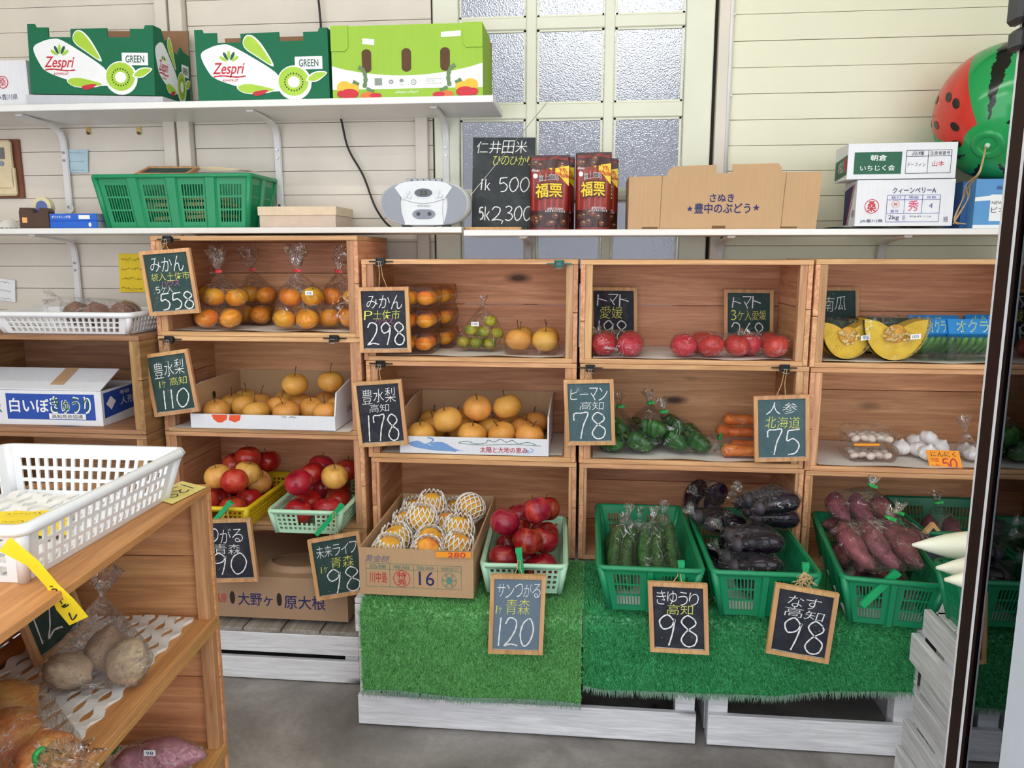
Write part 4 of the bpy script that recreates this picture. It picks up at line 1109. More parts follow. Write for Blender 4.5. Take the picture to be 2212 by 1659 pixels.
def settle(specs, R, L, dx, lo, hi, rim, it=160):
    """push whole bags (centre, rz, pitch, n) apart; each vegetable is a chain of balls"""
    cs = []; Cn = [np.array(c, float) for c, *_ in specs]
    for c, rz, pt, n in specs:
        d = np.array((math.cos(pt) * math.cos(rz), math.cos(pt) * math.sin(rz), -math.sin(pt))); sd = np.array((-math.sin(rz), math.cos(rz), 0)); q = []
        for k in range(n):
            lay = 0; kk = k; m = (n + 1) // 2 if n > 3 else n
            if n > 3 and k >= m: lay = 1; kk = k - m + .5
            for t in np.linspace(-.40, .40, 6): q.append(d * L * t + sd * ((kk - (m - 1) / 2) * dx) + np.array((0, 0, lay * dx * .84)))
        cs.append(np.array(q))
    for _ in range(it):
        for i in range(len(cs)):
            for j in range(i):
                D = (cs[i] + Cn[i])[:, None] - (cs[j] + Cn[j])[None]; L_ = np.linalg.norm(D, axis=2); k = np.unravel_index(np.argmin(L_), L_.shape); g = 2 * R - L_[k]
                if g > 1e-4: v = D[k] / max(L_[k], 1e-6); Cn[i] += v * g * .5; Cn[j] -= v * g * .5
            A = cs[i] + Cn[i]
            Cn[i][2] -= .0012
            A = cs[i] + Cn[i]; Cn[i][2] += max(0, lo[2] + R - A[:, 2].min()); Cn[i][2] -= max(0, A[:, 2].max() - (hi[2] - R)); A = cs[i] + Cn[i]
            for ax in (0, 1):
                Cn[i][ax] += max(0, lo[ax] - .03 - A[:, ax].min()); Cn[i][ax] -= max(0, A[:, ax].max() - hi[ax] - .03)
            low = A[:, 2] < rim + R * .6
            if low.any():
                for ax in (0, 1):
                    a, e = A[low, ax].min(), A[low, ax].max(); p1, p2 = lo[ax] + R - a, e - (hi[ax] - R)
                    if p1 > 0 and p2 > 0: Cn[i][ax] += (p1 - p2) / 2
                    elif p1 > 0: Cn[i][ax] += p1
                    elif p2 > 0: Cn[i][ax] -= p2
    return [tuple(c) for c in Cn]
# ---- peppers
ZPp = .661 + .013 + .003
def stack_veg(kind, items, label, cat, group):
    return [place(kind, l, r, s, label, cat, group) for l, r, s in items]
PB = [('clear bag of green peppers beside the pepper price board', [(1325, 962, 2.18), (1362, 972, 2.18), (1345, 935, 2.22), (1355, 905, 2.26), (1380, 940, 2.26)], (1338, 880, 2.25)),
      ('clear bag of green peppers leaning in the middle of the pepper pile', [(1392, 952, 2.25), (1415, 968, 2.20), (1400, 915, 2.29), (1428, 940, 2.27), (1378, 905, 2.31)], (1404, 872, 2.27)),
      ('clear bag of green peppers sloping down towards the carrots', [(1450, 940, 2.26), (1462, 962, 2.20), (1500, 968, 2.20), (1485, 930, 2.26), (1440, 905, 2.31)], (1432, 891, 2.25))]
SP = []
for lab, lst, nk in PB:
    for px, py, y in lst: q = P(px, py, y); SP.append(((q.x, q.y, max(ZPp + .03, q.z)), random.uniform(-1.0, -.2), .35 + random.uniform(-.35, .2), 1))
CS = settle(SP, .0262, .060, .05, (.03, 2.165, ZPp + .001), (.36, 2.44, ZPp + .2), ZPp + .2, 200)
for n_, (lab, lst, nk) in enumerate(PB):
    os_ = [place('pepper', CS[n_ * 5 + k], (0, SP[n_ * 5 + k][2], SP[n_ * 5 + k][1]), 1.0, 'green pepper inside a clear bag beside the carrots', 'pepper', 'bagged green peppers') for k in range(5)]
    bag(lab, os_, P(*nk), (random.uniform(-.2, .3), -.1, 1), TIEG, .045, .018, group='bags of green peppers', infl=1.03, floor=ZPp - .001, cat='bag')
# carrots
cz = ZPp + .021
for lab, lst, nk, td in (('clear bag of carrots lying on top in the pepper crate', [(1608, 948, 2.29, .03), (1622, 940, 2.32, .06)], (1556, 945, 2.29), (-1, -.2, .3)),
                     ('clear bag with one long carrot, green tie, behind the carrot board', [(1622, 985, 2.18, 0), (1640, 978, 2.23, 0)], (1562, 968, 2.21), (-1, -.2, .2))):
    os_ = []
    for px, py, y, dz in lst: q = P(px, py, y); os_.append(place('carrot', (q.x, q.y, cz + dz), (0, 0, -.12 + random.uniform(-.05, .05)), 1.0, 'orange carrot in a clear bag behind the carrot price board', 'carrot', 'bagged carrots'))
    bag(lab, os_, P(*nk), td, TIEG, .026, .013, group='bags of carrots', infl=1.04, cat='bag')

# ---- cut pumpkin
RIND = skin('pumpkin_rind', (36, 60, 46), (66, 92, 66), 20, .4, vary=.06); FLESH = skin('pumpkin_flesh', (246, 190, 30), (250, 206, 50), 10, .5, vary=.03); SEEDC = skin('pumpkin_fibre', (232, 158, 30), (244, 184, 60), 60, .5, vary=.03, bump=.8, bscale=120); SEED = plain('pumpkin_seed', (236, 202, 130), .4)
def pumpkin(label, loc, w_, h_, d_, rz, price):
    o = thing('pumpkin_wedge', label, 'pumpkin', loc, rz, 'pumpkin wedges'); N = 20
    def top(x): return h_ * (1 - .10 * (1 - abs(x)) - .16 * math.exp(-(x / .38) ** 2))
    def arc(t): a = PI * t; return (-math.cos(a), 1 - math.sin(a))          # x -1..1, z fraction from the top
    b = B()
    b.grid(lambda u, v: (arc(u)[0] * w_ / 2 * math.cos(v * PI / 2 * .98), -.002 + d_ * math.sin(v * PI / 2), h_ * .97 * (1 - math.sin(PI * u) * (.35 + .65 * math.cos(v * PI / 2)))), N, 8)
    b.make('rind', RIND, o, smooth=True)
    b = B(); out = [(arc(i / N)[0] * w_ / 2 * .985, -.0025, h_ * .97 * arc(i / N)[1] + .003) for i in range(N + 1)]
    tp = [(x * w_ / 2 * .985, -.0025, top(x)) for x in np.linspace(1, -1, 15)][1:-1]
    b.prism(list(out) + tp, (0, d_ * .55, 0)); b.make('flesh', FLESH, o)
    b = B(); b.grid(lambda u, v: (w_ * .18 * math.cos(u * 2 * PI) * math.sin(v * PI / 2), -.004 - .006 * math.cos(v * PI / 2) - .002 * random.random(), h_ * .66 + h_ * .22 * math.sin(u * 2 * PI) * math.sin(v * PI / 2)), 18, 6, wrap=True).make('seed_cavity', SEEDC, o, smooth=True)
    sm = fruit('seed', .0065, SEED, .45, 0, 0, wid=.62, nu=8, nv=6)
    for k in range(22):
        a, r = random.random() * 6.28, math.sqrt(random.random()); add('seed', sm, o, (w_ * .23 * r * math.cos(a), -.0115, h_ * .62 + h_ * .2 * r * math.sin(a)), (1.5, random.random() * 3, 0), (1, 1.7, 1))
    pts = [V(p) for p in out + tp] + [V((p[0] * .5, d_, p[2])) for p in out]; pts = [V((p.x * 1.04, p.y - (.014 if p.y < .01 else -.004), p.z * 1.02 + .002)) for p in pts]
    add('cling_film', hullmesh('cling_film', pts, FILM, .003), o)
    S = surf((w_ * .2, -.021, h_ * .66), (w_ * .2 + .026, -.021, h_ * .66 + .003), (w_ * .2, -.021, h_ * .66 - .014))
    s_ = B().rect(S, 0, 0, 1, 1, 0).make('price_sticker', STICK, o); B().text(S, price, (.2, .2, .8, .8), .0004).make('lettering', NAVY, s_)
ZK = .947 + .013 + .002
q = P(1812, 745, 2.19); pumpkin('cut pumpkin wedge in film priced 95', (q.x + .020, 2.19, ZK), .145, .105, .10, .12, '95')
q = P(1920, 745, 2.185); pumpkin('cut pumpkin wedge with many seeds in film priced 105', (q.x + .010, 2.175, ZK), .165, .115, .11, -.05, '105')
q = P(1845, 720, 2.36); pumpkin('small cut pumpkin piece behind the two large wedges', (q.x + .05, 2.35, ZK), .12, .10, .07, .1, '95')

# ---- okra packs
OKB = plain('blue_header_card', (30, 128, 200), .4); OKR = skin('okra_skin', (70, 118, 52), (110, 156, 80), 30, .5, vary=.1); OKG = plain('green_print', (30, 140, 80), .5)
okm = elong('okra_pod', .085, [(0, .003), (.06, .0075), (.2, .009), (.7, .007), (1, .0015)], OKR, .0, 6, 8)
NETG = film('green_net_film', (.92, .97, .92), .02, wr=40, strength=.3, crease=0.0)
def okra(label, px, py, y, z, rz, row=8):
    q = P(px, py, y); o = thing('okra_pack', label, 'okra pack', (q.x, y, z), rz, 'okra packs'); o.scale = (1.12, 1.0, 1.42)
    pts = []
    for k in range(row):
        for l in (0, 1):
            x = (k - row / 2 + .5) * .0165; a = add('okra_pod', okm, o, (x, .03 + .004 * l, .012 + .0165 * l + .014), (0, .45, PI / 2))
            pts += [V((x + sx * .012, yy, zz + .0165 * l)) for sx in (-1, 1) for yy, zz in ((-.016, .002), (-.016, .03), (.078, .002), (.078, .05))]
    f = add('net', hullmesh('net', [V((p.x, p.y, max(.0005, p.z))) for p in pts], NETG, .001), o)
    S = surf((-row * .0088, .004, .079), (row * .0088, .004, .079), (-row * .0088, -.014, .052))
    hc = B(); hc.hexa([S(0, 1, .002), S(1, 1, .002), S(1, 0, .002), S(0, 0, .002)], [S(0, 1, -.03), S(1, 1, -.03), S(1, 0, -.03), S(0, 0, -.03)]); hd = hc.make('header_card', OKB, o)
    B().text(S, 'オクラ', (.14, .12, .66, .9), .0028, off=.03).make('lettering', WHITEI, hd); B().text(S, 'オクラ', (.15, .14, .65, .88), .0034, off=-.01).make('lettering', OKG, hd)
ZO = ZK + .001
okra('netted okra with blue header, pods spread along the crate front', 2105, 765, 2.20, ZO, .02)
okra('netted okra with blue header beside the seeded pumpkin wedge', 2035, 765, 2.215, ZO, .18, 7) if False else None
okra('netted okra with blue header lying between two others', 2022, 765, 2.20, ZO, .25, 5)
okra('netted okra with blue header at the crate back', 2010, 745, 2.335, ZO, -.04, 7)
okra('netted okra with blue header at the crate back end', 2125, 745, 2.345, ZO + .002, .0, 6)

# ---- garlic, mushrooms
ZG = .657 + .013 + .002
tray('upper clear pack of mushrooms with an orange strip', (P(1868, 985, 2.24).x, 2.235, ZG + .050), .150, .12, .030, .012, 'mushroom_pack', 'mushroom packs', cat='pack')
mp = tray('lower clear pack of mushrooms resting on the liner', (P(1872, 1000, 2.24).x, 2.235, ZG), .150, .12, .030, .012, 'mushroom_pack', 'mushroom packs', cat='pack')
mm = fruit('mushroom', .013, MUSH, .7, 0, .3, seed=3, nu=14, nv=9)
for l in (0, 1):
    for k in range(15): tag(add('mushroom', mm, None, (P(1870, 1000, 2.24).x + ((k % 5) - 2) * .0222 + random.uniform(-.002, .002), 2.235 + (k // 5 - 1) * .028, ZG + .050 * l + .0125 + random.uniform(0, .006)), (random.uniform(-.6, .6), random.uniform(-.6, .6), random.random() * 6)), 'pale brown mushroom inside a clear lidded pack', 'mushroom', 'mushrooms in the packs')
S = surf(P(1845, 958, 2.172), P(1900, 958, 2.172), P(1845, 963, 2.172)); B().rect(S, 0, 0, 1, 1).make('price_strip', ORANGEC)
tag(bpy.data.objects['price_strip'], 'thin orange price strip on the upper mushroom pack', 'price strip')
for px, py, y, r in ((1945, 972, 2.27, (0, .1, 0)), (1978, 955, 2.31, (.3, -.5, 1)), (2005, 948, 2.29, (.9, .4, 2)), (1985, 985, 2.25, (-.4, .3, 0)), (2003, 1002, 2.215, (.2, -.2, 1)), (2030, 975, 2.29, (.4, .4, 0))):
    q = P(px, py, y); place('garlic', (q.x, q.y, max(ZG + .0255, q.z)), r, 1.02, 'white garlic bulb piled behind the orange garlic card', 'garlic', 'garlic bulbs')
def card(name, label, TL, TR, BL, mat, texts, th=.0012, cat='price card'):
    S = surf(TL, TR, BL); o = thing(name, label, cat, tuple(V(BL)))
    b = B().hexa([S(0, 1), S(1, 1), S(1, 0), S(0, 0)], [S(0, 1, -th), S(1, 1, -th), S(1, 0, -th), S(0, 0, -th)]); b.make('card', mat, o, world=True)
    for txt, box, m, kind in texts:
        b = B()
        if kind == 'd': b.digits(S, txt, box, .0035, .0006)
        else: b.text(S, txt, box, .0006, off=kind)
        b.make('lettering', m, o, world=True)
    return S
card('price_card', 'orange card reading garlic 50 leaning before the bulbs', P(2000, 972, 2.19), P(2071, 974, 2.18), P(2010, 1018, 2.16), ORANGEC, [('にんにく', (.12, .06, .88, .30), INKB, 0), ('50', (.42, .38, .86, .88), REDI, 'd'), ('中国', (.08, .36, .32, .54), REDI, 0), ('1ケ', (.1, .64, .34, .86), REDI, 0)])
gb = [place('garlic', P(px, py, y) + V((0, 0, .0)), (0, 0, 1), .9, 'garlic bulb in the clear bag at the end of the garlic crate', 'garlic', 'bagged garlic') for px, py, y in ((2085, 985, 2.26), (2098, 1000, 2.22))]
for o in gb: o.location.z = ZG + .024
bag('tall clear bag of garlic with a long gathered top', gb, P(2085, 935, 2.26), (-.2, 0, 1), None, .05, .02, floor=ZG - .0003, cat='bag')

# ---- basket vegetables
def bagged(kind, ctr, rz, pitch, n, dx, label, cat, group, bl, bgroup, nk, td, tie=TIEG, film_=FILM, sc=1.0, cross=False, infl=1.05):
    """n long vegetables side by side as one bag"""
    os_ = []; ctr = V(ctr)
    d = V((math.cos(rz), math.sin(rz), 0)); s = V((-d.y, d.x, 0))
    for k in range(n):
        lay = 0; kk = k
        if n > 3 and k >= (n + 1) // 2: lay = 1; kk = k - (n + 1) // 2 + .5
        m = (n + 1) // 2 if n > 3 else n
        off = s * ((kk - (m - 1) / 2) * dx) + V((0, 0, lay * dx * .84))
        os_.append(place(kind, ctr + off, (0, pitch, rz), sc, label, cat, group))
    return bag(bl, os_, V(nk), td, tie, .032, .015, film_, bgroup, infl=infl, step=4, cat='bag')
zc = ZT_ + .006
for cc_, ww_, h_, rz_, lab in ((cC, wC, .030, 0.0, 'crumpled white paper padding under the cucumber bags'), (cD, wD, .014, .005, 'crumpled white paper padding under the aubergine bags'), (cE, wE, .017, -.13, 'crumpled white paper padding under the sweet potato bags')):
    tag(B().grid(lambda u_, v_: (ww_ * .78 * (u_ - .5), .385 * (v_ - .5), (h_ * (.75 + .25 * noise.noise(V((u_ * 9, v_ * 14, h_ * 90))))) * min(1, 12 * min(u_, 1 - u_), 12 * min(v_, 1 - v_)) + .001), 30, 40).make('paper_padding', PAPER, smooth=True, loc=(cc_.x, cc_.y, ZT_ + .0045), rot=(0, 0, rz_)), lab, 'paper', 'paper padding in the green baskets')
cx, cy = cC.x, cC.y
K = ('cucumber', 'dark green cucumber inside a clear bag in the green basket', 'cucumber', 'bagged cucumbers')
CB = [('clear bag of cucumbers standing up at the basket front corner', (cx - .075, cy - .14, zc + .067), 1.45, -.62), ('clear bag of cucumbers leaning at the basket front middle', (cx + .005, cy - .145, zc + .067), 1.6, -.60), ('clear bag of cucumbers beside the green price clip', (cx + .082, cy - .13, zc + .064), 1.65, -.58),
      ('clear bag of cucumbers lying flat along the basket side', (cx - .07, cy + .05, zc + .030), 1.5, -.08), ('clear bag of cucumbers lying along the middle of the basket', (cx + .01, cy + .06, zc + .050), 1.62, -.15), ('clear bag of cucumbers with a twisted top at the basket back', (cx + .075, cy + .08, zc + .036), 1.7, -.10)]
CS = settle([(c_, rz_, pt, 2) for _, c_, rz_, pt in CB], .0175, .185, .033, (cx - wC / 2 + .030, cy - .200, zc + .036), (cx + wC / 2 - .030, cy + .200, .60), zc + .11)
for (lab, _, rz_, pt), c_ in zip(CB, CS):
    e = V(c_) + V((math.cos(rz_), math.sin(rz_), 0)) * .10 * math.cos(pt) + V((0, 0, -.10 * math.sin(pt) + .02))
    bagged('cucumber', c_, rz_, pt, 2, .033, K[1], K[2], K[3], lab, 'bags of cucumbers', e, (.1, .2, 1), None, FILM, 1.0)
cx, cy = cD.x, cD.y
E_ = ('aubergine', 'glossy dark aubergine inside a clear bag heaped in the green basket', 'aubergine', 'bagged aubergines')
AB = [('clear bag of aubergines at the basket front', (cx - .04, cy - .15, zc + .035), .1, 0, 2), ('clear bag of aubergines beside the twine-tied clip', (cx + .07, cy - .11, zc + .036), 1.2, 0, 2), ('clear bag of aubergines along the basket side wall', (cx - .07, cy + .0, zc + .040), 1.5, 0, 2),
      ('clear bag of aubergines lying across the heap front', (cx + .015, cy - .10, zc + .105), .15, 0, 2), ('clear bag of aubergines in the middle of the heap', (cx - .03, cy + .02, zc + .115), .2, .1, 3), ('clear bag of aubergines against the crate side', (cx + .065, cy + .04, zc + .085), 1.3, .05, 2),
      ('clear bag of aubergines over the upper side of the heap', (cx + .045, cy + .06, zc + .160), .3, -.1, 2), ('clear bag of aubergines at the back of the heap', (cx - .08, cy + .10, zc + .150), .5, .2, 2), ('topmost clear bag of aubergines with a gathered corner', (cx - .11, cy + .13, zc + .215), 1.1, -.4, 2)]
CS = settle([a[1:5] for a in AB], .0290, .135, .060, (cx - wD / 2 + .030, cy - .200, zc + .018), (cx + wD / 2 - .030, cy + .200, .645), zc + .11)
for (lab, _, rz_, pt, n), c_ in zip(AB, CS):
    e = V(c_) + V((-math.cos(rz_) * .085, -math.sin(rz_) * .085, .03)); bagged('aubergine', c_, rz_, pt, n, .060, E_[1], E_[2], E_[3], lab, 'bags of aubergines', e, (-.6, -.2, .7), None, FILM, .95)
cx, cy = cE.x + .0, cE.y
SB = [('clear bag of sweet potatoes at the basket front', (cx - .03, cy - .13, zc + .035), .9, 0, 2), ('clear bag of sweet potatoes at the front beside the long clip', (cx + .05, cy - .12, zc + .04), 1.8, 0, 2), ('clear bag of sweet potatoes lying across the heap', (cx - .05, cy - .02, zc + .085), 2.7, .1, 2), ('clear bag of sweet potatoes standing in the heap middle', (cx + .03, cy - .03, zc + .10), 1.75, -.35, 3),
      ('clear bag of large sweet potatoes at the heap top', (cx - .03, cy + .06, zc + .125), 1.5, -.2, 3), ('clear bag of reddish sweet potatoes at the basket back', (cx - .08, cy + .12, zc + .10), .1, .1, 2), ('clear bag of sweet potatoes against the basket back wall', (cx + .06, cy + .12, zc + .06), 1.2, 0, 2)]
CS = settle([a[1:5] for a in SB], .0275, .165, .058, (cx - wE / 2 + .042, cy - .190, zc + .022), (cx + wE / 2 - .042, cy + .190, .62), zc + .11)
for (lab, _, rz_, pt, n), c_ in zip(SB, CS):
    e = V(c_) + V((.02, .02, .055)); bagged('sweetp', c_, rz_, pt, n, .058, 'purple sweet potato inside a clear bag in the green basket', 'sweet potato', 'bagged sweet potatoes', lab, 'bags of sweet potatoes', e, (.3, .1, 1), TIEG, FILM, 1.0, infl=1.03)
bagged('sweetp', (1.02, 2.19, zc + .075), 1.4, -.35, 2, .056, 'purple sweet potato in a clear bag in the corner basket', 'sweet potato', 'bagged sweet potatoes in the corner', 'clear bag of sweet potatoes in the corner basket', None, (.99, 2.20, zc + .16), (-.2, 0, 1), TIEG)
# radishes lying across their basket
for tip, y, z, lab, rr in (((1970, 1177), 1.675, None, 'large white radish with its tip over the basket rim', 0.0), ((2017, 1222), 1.555, None, 'white radish lying below the largest one', .05), ((2040, 1252), 1.46, None, 'pale yellowish radish deep in the basket', 0.0)):
    t = P(tip[0], tip[1], y); place('radish', (t.x + .21, t.y, t.z), (0, 0, rr), 1.0, lab, 'radish', None)

# ---- aisle stack: potatoes, onions, sweet potato
ZA = .515 + .013 + .008
pp = []
for px, py, z in ((168, 1442, ZA + .034), (214, 1414, ZA + .036), (268, 1426, ZA + .034)): pp.append(PZ(px, py, z))
A = pack([[p.x, p.y, p.z, .037] for p in pp], (-2, .5, ZA), (-.5, 2, 1), 80)
os_ = [place('potato', (a[0], a[1], a[2]), (random.random(), random.random(), random.random() * 6), (.86, .76, .78), 'large tan potato inside a clear bag on the foam mat', 'potato', 'bagged potatoes') for a in A]
bag('clear bag of large potatoes on the foam mat in the aisle crate', os_, os_[1].location + V((-.03, .05, .07)), (-.1, .4, .9), None, .05, .03, FILMD, cat='bag', floor=ZA - .004)
pp = [PZ(px, py, ZA + z) for px, py, z in ((35, 1600, .045), (85, 1640, .042), (20, 1540, .045))]
A = pack([[p.x, p.y, p.z, .046] for p in pp], (-2, .3, ZA), (-.5, 2, 1), 80)
os_ = [place('onion', tuple(a[:3]), (random.uniform(-1, 1), random.uniform(-1, 1), 0), 1.0, 'golden onion inside a clear bag on the foam mat', 'onion', 'bagged onions') for a in A]
bag('clear bag of onions with a green tie in the aisle crate', os_, PZ(85, 1630, ZA + .075), (.9, -.4, .1), TIEG, .07, .035, FILM, cat='bag', floor=ZA - .004)
q = PZ(345, 1640, .229 + .013 + .045)
o = place('psweet', tuple(q), (0, .0, .25), 1.0, 'pink sweet potato in a clear bag in the lower aisle crate', 'sweet potato')
bag('clear bag around one pink sweet potato, green tie', [o], PZ(250, 1620, .29), (-1, .2, .2), TIEG, .03, .02, FILM, stick=('98', q + V((.0, -.03, .034))), cat='bag')
# onions in the white basket on the low stack
os_ = []
for px, py, dx in ((262, 658, 0), (300, 655, 0), (235, 672, 0), (285, 675, .05)):
    q = P(px, py, 2.16 + dx); os_.append(q)
A = pack([[q.x, q.y, 1.022 + .052, .0405] for q in os_], (-1.72, 2.112, 1.027), (-1.335, 2.268, 1.3), 100)
os_ = [place('taro', tuple(a[:3]), label='brown skinned onion bagged in the white basket on the low stack', cat='onion', group='bagged brown onions') for a in A]
bag('cloudy bag of brown onions in the white basket', os_, os_[2].location + V((-.05, .0, .045)), (-1, 0, .1), None, .05, .02, FILMD, cat='bag')
# ------------------------------------------------------------------ chalk price boards
def board(label, TL, TR, BL, Y=None, slate_=SLG, texts=(), hang=None, name='price_board', cat='chalkboard', fw=.0105, cw=.0028, group='chalk price boards'):
    if Y is not None: TL, TR, BL = P(*TL, Y), P(*TR, Y), P(*BL, Y)
    S = surf(TL, TR, BL); fu, fv = fw / S.w, fw / S.h; o = thing(name, label, cat, tuple(V(BL)), group=group)
    def slab(u0, v0, u1, v1, e0, e1): return B().hexa([S(u0, v1, e1), S(u1, v1, e1), S(u1, v0, e1), S(u0, v0, e1)], [S(u0, v1, e0), S(u1, v1, e0), S(u1, v0, e0), S(u0, v0, e0)])
    def rail(q): B().hexa([S(u, v, .003) for u, v in q], [S(u, v, -.008) for u, v in q]).make('frame_rail', FW, o, world=True)
    rail([(0, 0), (fu, fv), (1 - fu, fv), (1, 0)][::-1]); rail([(0, 1), (1, 1), (1 - fu, 1 - fv), (fu, 1 - fv)]); rail([(0, 1), (fu, 1 - fv), (fu, fv), (0, 0)]); rail([(1 - fu, 1 - fv), (1, 1), (1, 0), (1 - fu, fv)])
    slab(fu * .8, fv * .8, 1 - fu * .8, 1 - fv * .8, -.005, -.001).make('slate', slate_, o, world=True)
    by = {}
    for n_, (kind, txt, box, m) in enumerate(texts):
        b = by.setdefault(n_, (m, B()))[1]
        if kind == 'd': b.digits(S, txt, box, cw * 1.25, -.0002, lean=.06)
        elif kind == 's': 
            for st in txt: b.stroke(S, st, cw, -.0002)
        else: b.text(S, txt, box, -.0003, off=-.011, shear=.10, jit=.06)
    sm = B(); 
    for k in range(5): u = random.uniform(.15, .8); v = random.uniform(.1, .9); sm.stroke(S, [(u, v), (u + random.uniform(.01, .05), v + random.uniform(-.01, .02))], .0009, -.0004)
    if texts: sm.stroke(S, [(fu * 1.2, 1 - fv * 1.1), (.5, 1 - fv * 1.02), (1 - fu * 1.2, 1 - fv * 1.1)], .0022, -.0004)
    for m, b in by.values(): b.make('chalk_lettering', m, o, world=True)
    if texts: sm.make('chalk_dust', plain('chalk_dust', (170, 172, 172), .95), o, world=True)
    if hang is not None:
        h = V(hang); a, c = S(.42, .01, -.004), S(.58, .01, -.004)
        B().tube([a, a.lerp(h, .5) + V((.002, 0, 0)), h + V((-.003, 0, .006)), h + V((.003, 0, .006)), c.lerp(h, .5) - V((.002, 0, 0)), c], .0011, 5).make('twine_loop', TWINE, o, world=True)
    return S
W_, Y_, K_ = CHALK, CHALKY, CHALKP
YBD = 2.122
def clip(label, px, py, y=2.133, z=None, mat=None):
    q = P(px, py, y); 
    if z is not None: q.z = z
    o = thing('binder_clip', label, 'clip', tuple(q), group='binder clips'); m = mat or plain('black_steel', (30, 32, 34), .3, .6)
    b = B(); b.prism([(-.013, -.004, -.010), (-.013, .012, -.002), (-.013, .012, .002), (-.013, -.004, .010)], (.026, 0, 0)); b.make('jaw', m, o)
    for s in (-1, 1):
        B().tube([(-.011, -.004, s * .008), (-.011, -.014, s * .002 - .004), (-.006, -.022, s * .006 - .006), (.006, -.022, s * .006 - .006), (.011, -.014, s * .002 - .004), (.011, -.004, s * .008)], .0011, 6).make('wire_lever', STEEL, o, smooth=True)
    B().box((-.034, .001, -.0015), (.034, .009, .0015)).make('bar', m, o)
    return q
ck = 'black binder clip on the crate edge '
k1 = clip(ck + 'above the bagged mandarin board', 362, 517); k2 = clip(ck + 'above the 110 pear board', 366, 733); clip(ck + 'over the white pear carton', 722, 731)
k3 = clip(ck + 'above the packed mandarin board', 822, 565); clip('green-tinted binder clip on the crate edge above the pear tray', 1208, 570, mat=plain('green_steel', (30, 90, 84), .3, .6)); k4 = clip(ck + 'above the 178 pear board', 822, 786)
k5 = clip(ck + 'above the pepper board', 1275, 795); k6 = clip(ck + 'above the carrot board', 1695, 795)
dn = V((0, -.012, -.008))
board('green chalkboard for bagged mandarins reading 558', (300, 543.5), (409, 535), (324.6, 683), YBD, SLG, [('t', 'みかん', (.16, .10, .84, .34), W_), ('t', '袋入土佐市', (.14, .34, .92, .48), Y_), ('t', 'ハウス', (.32, .47, .70, .56), K_), ('t', '5ケ入', (.18, .55, .54, .66), W_), ('d', '558', (.24, .66, .92, .92), W_)], k1 + dn)
board('green chalkboard for pears reading 110', (308, 767), (405, 753), (335, 901), 2.100, SLG, [('t', '豊水梨', (.16, .13, .86, .40), W_), ('t', '1ケ', (.2, .44, .38, .56), Y_), ('t', '高知', (.46, .40, .86, .54), Y_), ('d', '110', (.22, .60, .84, .90), W_)], k2 + dn)
board('dark chalkboard for packed mandarins reading 298', (771, 621), (882, 619), (779, 762), YBD, SLB, [('t', 'みかん', (.16, .11, .88, .34), W_), ('t', 'P土佐市', (.1, .34, .82, .50), Y_), ('t', 'ハウス', (.3, .48, .68, .57), K_), ('d', '298', (.15, .54, .90, .88), W_)], k3 + dn)
board('dark chalkboard for large pears reading 178', (761, 826), (867, 819), (777, 966), YBD, SLB, [('t', '豊水梨', (.15, .10, .86, .35), W_), ('t', '高知', (.28, .35, .70, .48), W_), ('d', '178', (.18, .52, .86, .92), W_)], k4 + dn)
board('grey-green chalkboard for peppers reading 78', (1217, 821), (1325, 819), (1223, 962), YBD, SLGR, [('t', 'ピーマン', (.12, .12, .88, .32), W_), ('t', '高知', (.3, .32, .80, .46), W_), ('d', '78', (.15, .50, .84, .90), W_)], k5 + dn)
board('green chalkboard for carrots reading 75', (1628, 856), (1748, 852), (1630, 998), YBD, SLGR, [('t', '人参', (.22, .10, .80, .30), W_), ('t', '北海道', (.2, .31, .84, .50), Y_), ('d', '75', (.22, .51, .84, .90), W_)], k6 + dn)
board('dark chalkboard reading tomato 198 at the back of the crate', (1274, 620), (1376, 621), (1276, 748), 2.425, SLB, [('t', 'トマト', (.14, .10, .84, .32), W_), ('t', '愛媛', (.20, .32, .70, .54), Y_), ('d', '198', (.12, .56, .80, .90), W_)], P(1322, 603, 2.43))
board('green chalkboard reading tomato 268 at the back of the crate', (1564, 625), (1671, 626), (1564, 748), 2.425, SLG, [('t', 'トマト', (.16, .11, .76, .34), W_), ('t', '3ケ入愛媛', (.12, .35, .86, .54), Y_), ('d', '268', (.14, .58, .82, .95), W_)])
board('green chalkboard for pumpkin at the back of the okra crate', (1748, 620), (1855, 620), (1750, 745), 2.425, SLG, [('t', '南瓜', (.26, .14, .76, .42), W_), ('s', [[(.28, .75), (.4, .73)], [(.3, .82), (.44, .80)], [(.6, .80), (.72, .78), (.68, .84)]], None, W_)])
board('black chalkboard for apples reading 90 on the yellow basket', (432, 1123), (540, 1119.5), (452, 1258), 2.005, SLB, [('t', 'つがる', (.10, .13, .82, .38), W_), ('t', '青森', (.18, .38, .74, .56), CHALK), ('d', '90', (.10, .54, .82, .88), W_)], P(490, 1098, 2.02))
board('green chalkboard reading apple 98 tilted on the mint basket', (664, 1167), (776, 1147), (685, 1298), 2.005, SLG, [('t', '未来ライフ', (.12, .13, .92, .34), W_), ('t', '青森', (.36, .34, .82, .54), Y_), ('t', '1ケ', (.13, .46, .30, .58), Y_), ('d', '98', (.24, .54, .90, .93), W_)], P(722, 1110, 2.01))
board('grey chalkboard reading apple 120 hanging over the turf', (1060, 1241), (1180, 1243), (1054.5, 1411), 1.762, SLGY, [('t', 'サンつがる', (.12, .10, .92, .29), W_), ('t', '青森', (.28, .28, .74, .50), Y_), ('t', '1ケ', (.09, .38, .23, .50), Y_), ('d', '120', (.14, .54, .82, .90), W_)], P(1121, 1215, 1.775))
